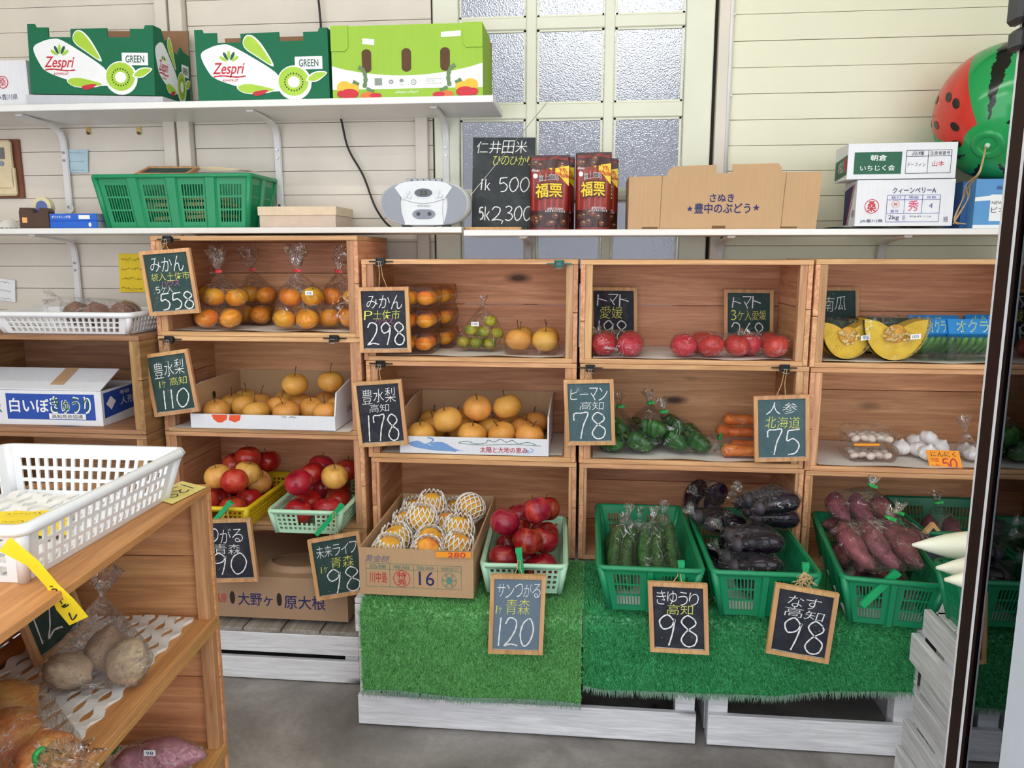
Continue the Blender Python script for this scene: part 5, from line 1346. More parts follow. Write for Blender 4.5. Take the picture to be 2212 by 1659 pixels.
board('black chalkboard reading cucumber 98 hanging over the turf', (1399, 1256), (1528, 1262), (1404.6, 1407), 1.744, SLB, [('t', 'きゅうり', (.13, .11, .86, .32), W_), ('t', '高知', (.30, .30, .76, .46), Y_), ('d', '98', (.14, .46, .84, .90), W_)], P(1470, 1232, 1.765))
board('black chalkboard reading aubergine 98 tilted over the turf', (1675.6, 1259), (1813, 1283), (1654, 1409.5), 1.742, SLB, [('t', 'なす', (.22, .11, .76, .30), W_), ('t', '高知', (.18, .29, .84, .44), W_), ('d', '98', (.20, .44, .90, .90), W_)], P(1738, 1240, 1.765))
bl = PZ(84, 1440, .540); upb = (LD * .28 + V((0, 0, .96))) * .205
board('green chalkboard reading 120 leaning inside the aisle crate', bl + upb, bl + upb + dirv * .15, bl, None, SLG, [('d', '120', (.14, .34, .92, .86), W_)])
tl = P(2016, 1128, 2.05); U = V((.62, .1, -.74)).normalized() * .13; D_ = V((-.72, -.35, -.62)).normalized() * .19
board('black chalkboard standing on its corner beside the sweet potatoes', tl, tl + U, tl + D_, None, SLB, [('d', '48', (.2, .45, .9, .9), W_)])
def green_clip(label, a, e, y, w_=.007):
    a, e = P(*a, y), P(*e, y); d = (e - a).normalized(); n = V((0, -1, 0)); s = d.cross(n).normalized()
    o = thing('bag_clip', label, 'clip', tuple(e), group='green bag clips'); m = plain('bright_green_plastic', (28, 170, 104), .35)
    for k, (o0, o1) in enumerate(((0, .0028), (.0045, .0073))):
        q = [a - s * w_ + n * o0, e - s * w_ + n * o0, e + s * w_ * .85 + n * o0, a + s * w_ + n * o0]; B().hexa([p + n * (o1 - o0) for p in q], q).make('jaw', m, o, world=True)
    B().box((-w_ * 1.15, -.0085, -.006), (w_ * 1.15, .001, .006), M=Matrix.Translation(a) @ Matrix((s, n * -1, d)).transposed().to_4x4()).make('catch', m, o, world=True)
green_clip('long green bag clip on the yellow apple basket', (498, 1086), (464, 1124), 2.018)
green_clip('long green bag clip slanting over the mint basket', (738, 1092), (684, 1154), 2.018)
green_clip('green bag clip upright on the apple basket rim', (1121, 1188), (1127, 1240), 1.793)
green_clip('green bag clip upright on the cucumber basket rim', (1471, 1215), (1473, 1255), 1.772)
green_clip('green bag clip with frayed twine on the aubergine basket', (1739, 1220), (1738, 1256), 1.772)
green_clip('long green bag clip slanting across the sweet potato basket', (1934, 1236), (1860, 1306), 1.758, .009)
fr = B()
for k in range(26):
    a = P(1738, 1236, 1.757); fr.tube([a, a + V((random.uniform(-.02, .02), -.004, -.012)), a + V((random.uniform(-.03, .03), -.004 - random.random() * .01, -.03 + random.uniform(-.01, .01)))], .0007, 4)
tag(fr.make('frayed_twine', TWINE), 'frayed beige twine tuft on the aubergine price clip', 'twine')['kind'] = 'stuff'

# paper liners in the crates
def liner(label, x0, x1, z, y0=2.146, y1=2.45, seed=0, over=.0):
    def f(u, v):
        y = y0 + (y1 - y0) * v; k = max(0, 1 - v * 8); return (x0 + (x1 - x0) * u, y - .004 * k * math.sin(u * 13 + seed), z + .0012 + .0016 * (1 + math.sin(u * 17 + seed)) * k)
    b = B().grid(f, 40, 12); tag(b.make('crate_liner', PAPER, smooth=True), label, 'liner', 'crate liners')
liner('white paper liner under the bagged mandarins', -1.226, -.685, 1.0275, seed=1); liner('white paper liner under the plain pear carton', -1.226, -.685, .7405, y0=2.12, seed=2)
liner('white paper liner under the mandarin packs', -.604, -.068, .9625, seed=3); liner('white paper liner under the printed pear carton', -.600, -.07, .6755, seed=4)
liner('white foam liner under the tomatoes', -.012 + .026, .556, .9625, seed=5); liner('white foam liner under the peppers', -.004 + .022, .562, .6745, seed=6)
liner('white foam liner under the pumpkin wedges', .638, 1.185, .9605, seed=7); liner('white foam liner under the garlic', .642, 1.19, .6705, seed=8)

# ------------------------------------------------------------------ cartons
def carton(name, label, loc, rz, W, D, H, outer, inner, Hf=None, top=False, front_pts=None, cat='box', th=.004, right_pts=None, tray_z=None, tilt=0.0, left_pts=None, Hb=None, group=None):
    """open box, local origin = front bottom corner at the x=0 side; faces -y"""
    o = thing(name, label, cat, loc, group=group, rot=(0, tilt, rz)); Hf = H if Hf is None else Hf
    fp = front_pts or [(0, 0), (1, 0), (1, Hf / H), (0, Hf / H)]
    def pan(nm, pts, ext, ms): B().prism(pts, ext, 0, 0).make(nm, ms, o)
    def two(nm, pts, ext):      # outer skin and inner liner
        b = B(); n = len(pts); e = V(ext); b.prism(pts, e, 0, 0); b.mi[1] = 1; b.make(nm, [outer, inner], o)
    two('front_panel', [(W * u, 0, H * v) for u, v in fp], (0, th, 0))
    two('back_panel', [(W, D, 0), (0, D, 0), (0, D, Hb or H), (W, D, Hb or H)], (0, -th, 0))
    rp = right_pts or [(0, 0), (1, 0), (1, 1), (0, 1)]; lp = left_pts or rp
    two('side_panel', [(W, th + (D - 2 * th) * u, H * v) for u, v in rp], (-th, 0, 0)); two('side_panel', [(0, th + (D - 2 * th) * u, H * v) for u, v in reversed(lp)], (th, 0, 0))
    B().box((th, th, 0), (W - th, D - th, th)).make('bottom_panel', inner, o)
    if tray_z: B().box((th, th, tray_z), (W - th, D - th, tray_z + .003)).make('inner_tray', inner, o)
    if top: B().box((0, 0, H), (W, D, H + .003)).make('top_panel', outer, o)
    S = surf((0, 0, H), (W, 0, H), (0, 0, 0)); SR = surf((W, 0, H), (W, D, H), (W, 0, 0)); SL = surf((0, D, H), (0, 0, H), (0, D, 0))
    return o, S, SR, SL
def pr(o, S, items):
    """prints on a carton face: (material, function(builder, S))"""
    for nm, m, fn in items:
        b = B(); fn(b); b.make(nm, m, o)
LIMEI = plain('lime_ink', (168, 206, 60), .5); DGI = plain('dark_green_ink', (16, 84, 62), .5); KGREEN = cardboard('green_carton', (18, 108, 74)); LIMEC = cardboard('lime_carton', (160, 200, 70))
BROWNI = cardboard('brown_inside', (150, 112, 82))
def kiwi_print(o, S, small=False):
    W = [(.04, .33), (.12, .23), (.20, .195), (.27, .21), (.42, .37), (.60, .60), (.64, .76), (.62, .87), (.45, .84), (.31, .79), (.15, .68), (.09, .57)]
    pr(o, S, [('printed_patch', WHITEI, lambda b: b.area(S, W[::-1], .0004, 4))])
    def fan(b, ds):
        for k in ds:
            a = math.radians(-90 + k * 29); cu, cv = .255, .455; L, wd = .085, .014; du, dv = math.cos(a), math.sin(a) * S.w / S.h
            q = []
            for t in range(12):
                an = 2 * PI * t / 12; l = .62 + .38 * math.cos(an); s = wd * math.sin(an) * (.5 + .5 * l)
                q.append((cu + du * L * l - math.sin(a) * s, cv + dv * L * l + math.cos(a) * s * S.w / S.h))
            b.area(S, q[::-1] if False else q[::-1], .0008)
    pr(o, S, [('printed_logo', DGI, lambda b: fan(b, (-1, 1))), ('printed_logo', LIMEI, lambda b: fan(b, (-2, 0, 2))),
              ('lettering', REDI, lambda b: (b.text(S, 'Zespri', (.13, .45, .36, .66), .0009, off=.012, shear=.12), b.stroke(S, [(.13, .645), (.2, .635), (.30, .655), (.375, .645)], .004, .0009), b.text(S, 'KIWIFRUIT', (.20, .685, .32, .72), .0009, off=.01))),
              ('printed_drop', WHITEI, lambda b: b.area(S, [(.365, .16), (.395, .075), (.45, .09), (.52, .24), (.59, .52), (.45, .36), (.38, .26)][::-1], .0004, 4)),
              ('printed_drop', LIMEI, lambda b: b.area(S, [(.37, .17), (.40, .09), (.445, .11), (.51, .26), (.575, .49), (.45, .345), (.385, .25)][::-1], .0008, 4)),
              ('printed_panel', WHITEI, lambda b: b.rect(S, .75, .39, .955, .57, .0004)), ('lettering', DGI, lambda b: b.text(S, 'GREEN', (.78, .43, .925, .53), .0008, off=.02)),
              ('printed_kiwi', WHITEI, lambda b: b.disc(S, .74, .755, .13, .244, .0012)), ('printed_kiwi', LIMEI, lambda b: b.disc(S, .735, .735, .113, .205, .0016)), ('printed_kiwi', WHITEI, lambda b: b.disc(S, .737, .745, .045, .08, .0020)),
              ('printed_leaf', WHITEI, lambda b: b.area(S, [(.83, .73), (.87, .63), (.93, .60), (.99, .62), (.95, .70), (.90, .75)][::-1], .0022, 3)), ('printed_leaf', LIMEI, lambda b: b.area(S, [(.845, .72), (.88, .645), (.93, .615), (.98, .63), (.94, .695), (.895, .735)][::-1], .0026, 3)),
              ('printed_drop', WHITEI, lambda b: b.area(S, [(.30, .80), (.36, .745), (.45, .76), (.60, .845), (.50, .90), (.36, .89)][::-1], .0012, 3)), ('printed_drop', LIMEI, lambda b: b.area(S, [(.31, .805), (.365, .76), (.45, .775), (.585, .845), (.49, .885), (.36, .88)][::-1], .0016, 3)),
              ('printed_drop', REDI, lambda b: b.area(S, [(.42, .895), (.46, .86), (.54, .85), (.50, .91), (.45, .93)][::-1], .0020, 3))])
    def seeds(b):
        for k in range(20):
            a = 2 * PI * k / 20; b.disc(S, .737 + .068 * math.cos(a), .745 + .122 * math.sin(a), .0045, .013, .0024, 8)
    pr(o, S, [('printed_seed_ring', INKB, seeds)])
notch = [(0, 0), (1, 0), (1, 1.0), (.94, 1.0), (.93, .95), (.82, .95), (.82, .83), (.64, .83), (.64, .96), (.35, .95), (.35, .83), (.17, .83), (.17, .97), (.07, .97), (.06, 1.02), (0, 1.02)]
wav = [(0, 0), (1, 0), (1, .78), (.85, .80), (.75, .86), (.65, .72), (.5, .75), (.4, .9), (.3, .84), (.2, 1.0), (0, 1.0)]
ZS = ZTS + .0005
a = P(335, 203, 2.275); 
tag(B().hexa([(-1.72, 2.30, ZS), (-1.265, 2.27, ZS), (-1.265, 2.27, ZS + .018), (-1.72, 2.30, ZS + .038)], [(-1.70, 2.48, ZS), (-1.25, 2.47, ZS), (-1.25, 2.47, ZS + .018), (-1.70, 2.48, ZS + .038)]).make('flattened_carton', cardboard('grey_white_card', (206, 206, 214))), 'flattened pale carton under the tilted green kiwi box', 'carton')
WA = .415; rzA = -.07
oA, S, SR, SL = carton('fruit_carton', 'green kiwi carton tilted on a flattened carton, handle notches torn', (a.x - WA * math.cos(rzA), 2.275 - WA * math.sin(rzA), ZS + .041), rzA, WA, .185, .196, KGREEN, BROWNI, front_pts=notch, right_pts=wav, tilt=.045, Hb=.228)
kiwi_print(oA, S); kiwi_print(oA, SR)
a, e = P(428, 205, 2.27), P(715, 205, 2.27)
oB, S, SR, SL = carton('fruit_carton', 'green kiwi carton standing level beside the lime carton', (a.x, 2.27, ZS), 0, e.x - a.x - .004, .20, .196, KGREEN, BROWNI, front_pts=notch, right_pts=wav, Hb=.228); kiwi_print(oB, S)
a, e = P(719, 203, 2.27), P(1043, 203, 2.27); WL = e.x - a.x
oL, S, SR, SL = carton('fruit_carton', 'lime green pepper carton with three oval hand holes', (a.x, 2.27, ZS), 0, WL, .215, .198, LIMEC, BROWNI, right_pts=[(0, 0), (1, 0), (1, .72), (.72, 1), (0, 1)])
GW = plain('grey_print', (140, 150, 140), .6); OLV = plain('olive_ink', (96, 130, 80), .5); YI = plain('yellow_ink', (240, 190, 50), .5); OI = plain('orange_ink', (220, 110, 50), .5)
band = [(0, .54)] + [(t, .54 + .15 * math.sin(PI * t) ** .8) for t in np.linspace(.08, .92, 12)] + [(1, .54), (1, .87), (0, .87)]
for sx in (1, -1):
    for n_, (u_, v_, ru, rv, m_) in enumerate(((.08, .84, .05, .09, YI), (.14, .86, .04, .08, YI), (.24, .955, .05, .045, OI), (.29, .96, .04, .035, REDI), (.06, .93, .03, .05, REDI), (.115, .93, .06, .07, REDI))): B().disc(S, u_ if sx > 0 else 1 - u_, v_, ru, rv, .0012 + .0003 * n_).make('printed_pepper', m_, oL)
for u in (.235, .50, .755): B().area(S, [(u + .032 * math.cos(t), .48 + (.10 if math.sin(t) > 0 else -.10) + .06 * math.sin(t)) for t in np.linspace(2 * PI, 0, 24)], .0008).make('hand_hole', plain('hole_brown', (96, 68, 48), .9), oL)
def stems(b):
    for sx in (1, -1):
        f = lambda u: u if sx > 0 else 1 - u
        b.stroke(S, [(f(.18), .56), (f(.215), .62), (f(.225), .74), (f(.215), .85)], .011, .0022); b.stroke(S, [(f(.14), .76), (f(.18), .80)], .009, .0022); b.stroke(S, [(f(.23), .86), (f(.28), .90)], .008, .0022)
pr(oL, S, [('printed_band', WHITEI, lambda b: b.area(S, band[::-1], .0004)), ('printed_stem', OLV, stems),
           ('tape_piece', STICK, lambda b: (b.area(S, [(.21, .17), (.29, .19), (.29, .27), (.21, .25)][::-1], .0012), b.area(S, [(.73, .115), (.86, .10), (.86, .175), (.73, .185)][::-1], .0012))),
           ('lettering', WHITEI, lambda b: b.text(S, 'Always Fresh', (.42, .895, .57, .945), .0008, shear=.2)), ('lettering', GW, lambda b: (b.rect(S, .285, .72, .335, .82, .0006), b.text(S, 'GAP', (.29, .745, .33, .785), .0009), b.disc(S, .395, .775, .016, .03, .0008, ring=.6), b.text(S, 'd', (.388, .74, .402, .79), .0010), b.disc(S, .465, .76, .014, .026, .0008), b.text(S, '안심', (.455, .80, .478, .83), .0009), b.disc(S, .545, .785, .018, .04, .0008, ring=.75), b.text(S, 'AS', (.537, .765, .553, .80), .0010), b.text(S, '농업회사법인코파주식회사', (.625, .735, .735, .755), .0009), b.text(S, 'KOPA, INC.', (.625, .765, .69, .785), .0009), b.text(S, 'www.kopa.co.kr', (.625, .795, .735, .815), .0009)))])
for u0, u1, vb in ((0, .115, .34), (.875, 1, .33)):
    b = B(); q = [(u0, -.005), (u1, -.005), (u1, vb - .05), (u1 - .02 * (u0 == 0) , vb), (u0 + .02 * (u0 > 0), vb), (u0, vb - .05)]; b.prism([S(u, v, .0035) for u, v in q][::-1], -S.n * .003); b.make('corner_flap', LIMEC, oL)
oJ, S, SR, SL = carton('fruit_carton', 'white carton with red round seal behind the tilted kiwi box', (P(-60, 205, 2.34).x, 2.34, ZS), 0, .19, .14, .145, CARDW, CARD, top=True)
pr(oJ, S, [('lettering', REDI, lambda b: (b.disc(S, .56, .42, .10, .13, .0006, ring=.86), b.text(S, '桑', (.50, .33, .62, .51), .0006))), ('lettering', NAVY, lambda b: b.text(S, 'JA香川県', (.42, .66, .80, .80), .0006))])

# plain pear carton, printed pear carton, peach carton
a, e = PZ(411, 924, .745), PZ(728, 928, .745)
op, S, SR, SL = carton('pear_carton', 'plain white low-fronted carton of tan pears with an orange print', (a.x, 2.118, .7445), 0, e.x - a.x, .335, .125, CARDW, CARD, Hf=.042, right_pts=[(0, 0), (1, 0), (1, 1), (.45, 1.02), (.06, .86), (0, .34)], left_pts=[(0, 0), (1, 0), (1, 1), (.2, 1.0), (.0, .92)])
pr(op, S, [('printed_fruit', plain('vermilion_ink', (236, 84, 40), .6), lambda b: (b.area(S, [(.15, .672), (.26, .672), (.255, .78), (.22, .86), (.19, .86), (.16, .78)][::-1], .0006), b.area(S, [(.275, .672), (.355, .672), (.345, .80), (.31, .85), (.27, .80)][::-1], .0006))), ('lettering', NAVY, lambda b: b.text(S, 'うみ', (.63, .672, .74, .72), .0006))])
b = B(); Si = surf((.0045, 0, .125), (.0045, .335, .125), (.0045, 0, 0)); b.disc(Si, .42, .42, .035, .10, .0006); b.make('hand_hole', plain('hole_dark', (40, 30, 22)), op)
pr(op, SR, [('lettering', NAVY, lambda b: (b.text(SR, '1K', (.35, .60, .5, .76), .0006), b.text(SR, '豊水', (.52, .25, .7, .4), .0006)))])
a, e = PZ(860, 982, .678), PZ(1184, 990, .678)
oq, S, SR, SL = carton('pear_carton', 'printed white carton of large pears with blue wave print', (a.x, 2.142, .678), 0, e.x - a.x, .305, .135, CARDW, CARD, Hf=.050, right_pts=[(0, 0), (1, 0), (1, 1), (.6, 1), (.02, .85), (0, .37)])
BLI = plain('sky_blue_ink', (120, 160, 214), .6); GRI = plain('grey_green_ink', (90, 130, 120), .6)
f0 = 1 - .050 / .135; vv = lambda t: f0 + (1 - f0) * t
pr(oq, S, [('lettering', plain('crimson_ink', (190, 36, 70), .6), lambda b: b.text(S, '太陽と大地の恵み', (.545, vv(.52), .86, vv(.86)), .0008, off=.02)),
           ('printed_wave', BLI, lambda b: (b.area(S, [(.06, vv(.42)), (.12, vv(.25)), (.18, vv(.45)), (.30, vv(.68)), (.40, vv(.80)), (.26, vv(.82)), (.14, vv(.70)), (.09, vv(.60))][::-1], .0006, 4), b.stroke(S, [(.19, vv(.05)), (.23, vv(.15)), (.21, vv(.35)), (.18, vv(.5)), (.24, vv(.7)), (.38, vv(.83))], .004, .0008), b.area(S, [(.20, vv(.42)), (.29, vv(.30)), (.38, vv(.70)), (.44, vv(.80)), (.30, vv(.70))][::-1], .0007, 3), b.stroke(S, [(.88, vv(.55)), (.90, vv(.70)), (.86, vv(.85))], .002, .0008), b.stroke(S, [(.84, vv(.6)), (.87, vv(.72)), (.83, vv(.82))], .002, .0008))),
           ('printed_landscape', GRI, lambda b: (b.stroke(S, [(.40, vv(.30)), (.46, vv(.22)), (.52, vv(.36)), (.58, vv(.30)), (.60, vv(.12)), (.64, vv(.22)), (.68, vv(.05)), (.72, vv(.22)), (.76, vv(.10)), (.80, vv(.30)), (.86, vv(.20)), (.92, vv(.35))], .0018, .0008), b.stroke(S, [(.40, vv(.34)), (.55, vv(.42)), (.75, vv(.34)), (.95, vv(.40))], .0014, .0008)))])
a, e = PZ(778, 1284, .386), PZ(1024, 1292, .386); rzp = math.atan2(e.y - a.y, e.x - a.x)
opz, S, SR, SL = carton('peach_carton', 'open brown carton of netted peaches stamped 16', (a.x, a.y, .3880), .0, (e - a).length, .46, .125, CARD, CARD, tray_z=.038)
GN = plain('grey_green_print', (96, 140, 122), .6)
def table(b):
    for u in (.06, .27, .48, .69, .895): b.stroke(S, [(u, .32), (u, .82)], .0011, .0007)
    for v in (.32, .44, .82): b.stroke(S, [(.06, v), (.895, v)], .0011, .0007)
    for i, t in enumerate(('品種', '等級', '階級', '規格証印')): b.text(S, t, (.09 + .21 * i, .345, .24 + .21 * i, .425), .0007)
    b.disc(S, .79, .635, .068, .165, .0007, ring=.93); b.disc(S, .79, .635, .03, .075, .0007)
    for k in range(6): b.text(S, '長野県検査品'[k], (.79 + .05 * math.cos(k * 1.05) - .012, .635 + .12 * math.sin(k * 1.05) - .03, .79 + .05 * math.cos(k * 1.05) + .012, .635 + .12 * math.sin(k * 1.05) + .03), .0007)
pr(opz, S, [('printed_table', GN, table), ('lettering', REDI, lambda b: (b.text(S, '川中島', (.09, .50, .245, .74), .0009), b.disc(S, .375, .63, .075, .18, .0009, ring=.93), b.text(S, '特', (.335, .49, .415, .62), .0009, off=.02), b.text(S, '秀', (.335, .64, .415, .77), .0009, off=.02))), ('lettering', NAVY, lambda b: b.text(S, '16', (.525, .46, .66, .76), .0009)), ('lettering', plain('grey_stamp', (110, 116, 140), .7), lambda b: b.text(S, '黄金桃', (.06, .14, .27, .29), .0009, shear=.1))])
card('price_card', 'narrow orange card reading 280 on the peach carton edge', P(941, 1192, 1.800), P(1017, 1193, 1.803), P(941, 1204, 1.800), ORANGEC, [('280', (.35, .1, .85, .95), REDI, 0.02)])
oD, S, SR, SL = carton('radish_carton', 'closed brown carton lettered in brush script in the lowest crate', (P(440, 1347, 2.06).x, 2.06, .181), 0, P(753, 1357, 2.06).x - P(440, 1347, 2.06).x, .36, .128, CARD2, CARD2, top=True)
u = lambda px: (px - 440) / 313.
pr(oD, S, [('lettering', REDI, lambda b: b.text(S, '高原', (u(469), .42, u(494), .66), .0007)), ('lettering', NAVY, lambda b: (b.text(S, '大野ヶ', (u(519), .38, u(594), .70), .0007, off=.01), b.text(S, '原大根', (u(618), .40, u(706), .74), .0007, off=.01))), ] + [('hand_hole', plain('hole_dark', (40, 30, 22)), lambda b, cu=cu: b.area(S, [(cu + .018 * math.cos(t), .52 + .16 * math.sin(t)) for t in np.linspace(2 * PI, 0, 20)], .0008)) for cu in (u(507), u(608))])
B().grid(lambda a_, b_: (.27 + .11 * math.cos(a_ * 2 * PI) * (1 - b_ * .2), .10 + .07 * math.sin(a_ * 2 * PI) * (1 - b_ * .2), .131 + .016 * math.sin(b_ * PI / 2)), 24, 4, wrap=True).make('raised_flap', CARD2, oD, smooth=True)
# cucumber carton in the low stack
oW, S, SR, SL = carton('cucumber_carton', 'white carton with a blue cucumber label and one open flap', (-1.86, 2.10, .7465), 0, P(222, 900, 2.10).x + 1.86, .20, .105, CARDW, CARDW, top=False)
u = lambda px: (P(px, 900, 2.10).x + 1.86) / (P(222, 900, 2.10).x + 1.86)
DBL = plain('royal_blue_ink', (28, 74, 168), .5); GI = plain('deep_green_ink', (16, 90, 60), .5)
pr(oW, S, [('printed_label', DBL, lambda b: b.rect(S, u(17), .10, u(207), .84, .0005)), ('lettering', WHITEI, lambda b: (b.text(S, '白いぼ', (u(24), .24, u(108), .64), .0010, off=.04), b.text(S, 'きゅうり', (u(112), .17, u(198), .66), .0010, off=.06), b.rect(S, u(107), .66, u(186), .82, .0010))), ('lettering', GI, lambda b: (b.text(S, 'きゅうり', (u(114), .19, u(196), .63), .0015, off=.01), b.text(S, 'ス', (u(-8), .42, u(6), .66), .0015, off=.02))), ('lettering', INKB, lambda b: b.text(S, '高知県商協連', (u(113), .68, u(180), .80), .0015))])
pr(oW, SR, [('printed_label', DBL, lambda b: (b.area(SR, [(.05, .08), (.95, .02), (.95, .70), (.05, .80)][::-1], .0005))), ('lettering', WHITEI, lambda b: (b.area(SR, [(.10, .40), (.22, .2), (.34, .38), (.22, .6)][::-1], .0010), b.text(SR, '等級', (.45, .12, .7, .24), .0010), b.text(SR, '人形', (.45, .32, .8, .55), .0010)))])
Wd = P(222, 900, 2.10).x + 1.86
B().hexa([(0, 0, .106), (Wd, 0, .106), (Wd, .10, .155), (0, .10, .155)], [(0, 0, .109), (Wd, 0, .109), (Wd, .10, .158), (0, .10, .158)]).make('top_flap', CARDW, oW)
B().hexa([(Wd * .60, .02, .1195), (Wd * .70, .02, .1195), (Wd * .70, .0995, .1585), (Wd * .60, .0995, .1585)], [(Wd * .60, .02, .120), (Wd * .70, .02, .120), (Wd * .70, .0995, .159), (Wd * .60, .0995, .159)]).make('brown_tape', CARD, oW)
# grape carton on the shelf
ZR = ZMR + .0005
gx = lambda px: P(px, 480, 2.275).x
x0, x1 = gx(1357), gx(1763); Wg = x1 - x0; gv = lambda py: (P(1550, py, 2.275).z - ZR) / .15; gu = lambda px: (gx(px) - x0) / Wg
fp = [(0, 0), (1, 0), (gu(1770), gv(373)), (gu(1684), gv(373)), (gu(1682), gv(362)), (gu(1674), gv(354)), (gu(1577), gv(355)), (gu(1577), gv(374)), (gu(1543), gv(374)), (gu(1543), gv(356)), (gu(1454), gv(358)), (gu(1441), gv(366)), (gu(1438), gv(378)), (0, gv(381))]
og, S, SR, SL = carton('grape_carton', 'brown cardboard grape carton with lid tabs and navy lettering', (x0, 2.275, ZR), 0, Wg, .19, .15, CARD, CARD, front_pts=fp)
V2 = lambda py: 1 - gv(py)
pr(og, S, [('lettering', NAVY, lambda b: (b.text(S, 'さぬき', (gu(1531), V2(419), gu(1583), V2(436)), .0007, off=.04), b.text(S, '豊中のぶどう', (gu(1499), V2(439), gu(1619), V2(461)), .0007, off=.04), b.text(S, '★', (gu(1482), V2(443), gu(1496), V2(457)), .0007), b.text(S, '★', (gu(1624), V2(441), gu(1640), V2(456)), .0007))),
           ('crease', plain('crease_brown', (120, 88, 60), .8), lambda b: (b.stroke(S, [(gu(1428), V2(378)), (gu(1425), V2(493))], .0012, .0006), b.stroke(S, [(gu(1693), V2(374)), (gu(1687), V2(492))], .0012, .0006), b.rect(S, gu(1387), .955, gu(1421), .99, .0006), b.rect(S, gu(1538), .935, gu(1567), .985, .0006), b.rect(S, gu(1686), .955, gu(1722), .985, .0006)))])
# two white cartons
def wc(label, tl, tr, bl, y, D, rz, top=True):
    a, t = P(*bl, y), P(*tl, y); W = (P(*tr, y) - t).length; H = (t - a).length
    return carton('white_carton', label, (a.x, y, a.z), rz, W, D, H, CARDW, CARDW, top=top)
tag(B().grid(lambda u_, v_: (gx(1766) + .33 * u_, 2.255 + .2 * v_, ZR + .001 + .004 * abs(math.sin(u_ * 9 + v_ * 3))), 24, 10).make('paper_sheet', plain('newspaper', (200, 196, 190), .8), smooth=True), 'crumpled newspaper sheet under the white cartons', 'paper')
o1, S, SR, SL = wc('white carton with a tricolour stripe and navy lettering, lower of two', (1850, 385), (2057, 385), (1846, 482), 2.257, .13, -.06)
o1.location.z = ZR + .0065
def grid_(b, S, us, vs, w_=.0012):
    for u_ in us: b.stroke(S, [(u_, vs[0]), (u_, vs[-1])], w_, .0007)
    for v_ in vs: b.stroke(S, [(us[0], v_), (us[-1], v_)], w_, .0007)
PUR = plain('violet_ink', (84, 84, 170), .6); PINK = plain('pink_ink', (226, 90, 130), .6)
pr(o1, S, [('lettering', NAVY, lambda b: (b.text(S, 'クィーンベリーA', (.37, .15, .81, .28), .0007, off=.03), b.text(S, 'JA香川県', (.055, .85, .29, .93), .0007, off=.02), b.text(S, '2kg', (.345, .76, .455, .88), .0007, off=.01), b.text(S, 'PAPER', (.91, .80, .955, .92), .0007))),
           ('lettering', PUR, lambda b: (grid_(b, S, (.32, .86), (.32, .91)), grid_(b, S, (.50, .68), (.32, .72)), grid_(b, S, (.32, .86), (.42, .72)), b.text(S, '格付', (.36, .34, .46, .40), .0007), b.text(S, '等級', (.54, .34, .64, .40), .0007), b.text(S, '房数', (.72, .34, .82, .40), .0007), b.text(S, '量目', (.36, .64, .44, .70), .0007), b.text(S, '4', (.75, .50, .79, .61), .0007), b.text(S, '番号', (.49, .76, .52, .88), .0007))),
           ('lettering', REDI, lambda b: (b.disc(S, .165, .56, .075, .16, .0007, ring=.9), b.text(S, '桑', (.12, .45, .21, .68), .0007, off=.03), b.disc(S, .41, .52, .04, .085, .0007, ring=.92), b.text(S, '検', (.39, .48, .43, .56), .0007))), ('lettering', PINK, lambda b: b.text(S, '秀', (.54, .44, .645, .67), .0007, off=.02)), ('lettering', plain('grey_stamp', (110, 116, 140)), lambda b: b.text(S, '90649 116', (.56, .77, .78, .81), .0007))])
pr(o1, SL, [('printed_stripe', NAVY, lambda b: b.area(SL, [(.05, .15), (.85, .04), (.65, .5), (.45, .95), (.05, .95)][::-1], .0006)), ('printed_stripe', WHITEI, lambda b: b.area(SL, [(.78, .05), (.82, .05), (.62, .5), (.42, .95), (.38, .95)][::-1], .0009)), ('printed_stripe', REDI, lambda b: b.area(SL, [(.70, .06), (.75, .06), (.56, .5), (.36, .95), (.31, .95)][::-1], .0009)), ('lettering', NAVY, lambda b: b.text(SL, '香川', (.72, .62, .95, .80), .0009))])
o2, S, SR, SL = wc('white carton with green fig label on top of the other', (1829, 308), (2060, 307), (1829, 382), 2.255, .13, -.05)
o2.location.z = ZR + .0065 + (P(1850, 385, 2.275) - P(1850, 482, 2.275)).length + .004
pr(o2, S, [('printed_label', GI, lambda b: b.rect(S, .06, .22, .50, .86, .0006)), ('lettering', WHITEI, lambda b: (b.text(S, '朝倉', (.21, .30, .36, .47), .0010, off=.03), b.text(S, 'いちじく会', (.12, .60, .44, .76), .0010, off=.03))), ('lettering', INKB, lambda b: (grid_(b, S, (.54, .74, .95), (.19, .85)), grid_(b, S, (.54, .95), (.19, .36, .85)), b.text(S, '品種', (.59, .22, .70, .33), .0007), b.text(S, '生産者番号', (.755, .22, .935, .33), .0007), b.text(S, 'ドーフィン', (.56, .54, .72, .66), .0007))), ('lettering', REDI, lambda b: b.text(S, '山本', (.78, .50, .89, .66), .0007))])
pr(o2, SL, [('printed_label', GI, lambda b: b.area(SL, [(.04, .38), (.98, .28), (.98, .86), (.04, .94)][::-1], .0006)), ('lettering', WHITEI, lambda b: b.text(SL, 'いちじく', (.3, .42, .72, .76), .0010, off=.02)), ('printed_fig', REDI, lambda b: b.disc(SL, .86, .55, .09, .22, .0010))])
a = P(2101, 482, 2.262); ob, S, SR, SL = carton('blue_carton', 'blue printed fruit carton below the watermelon ball', (a.x, 2.262, ZR), 0, .20, .19, .128, cardboard('blue_card', (100, 160, 216)), CARDW, top=True)
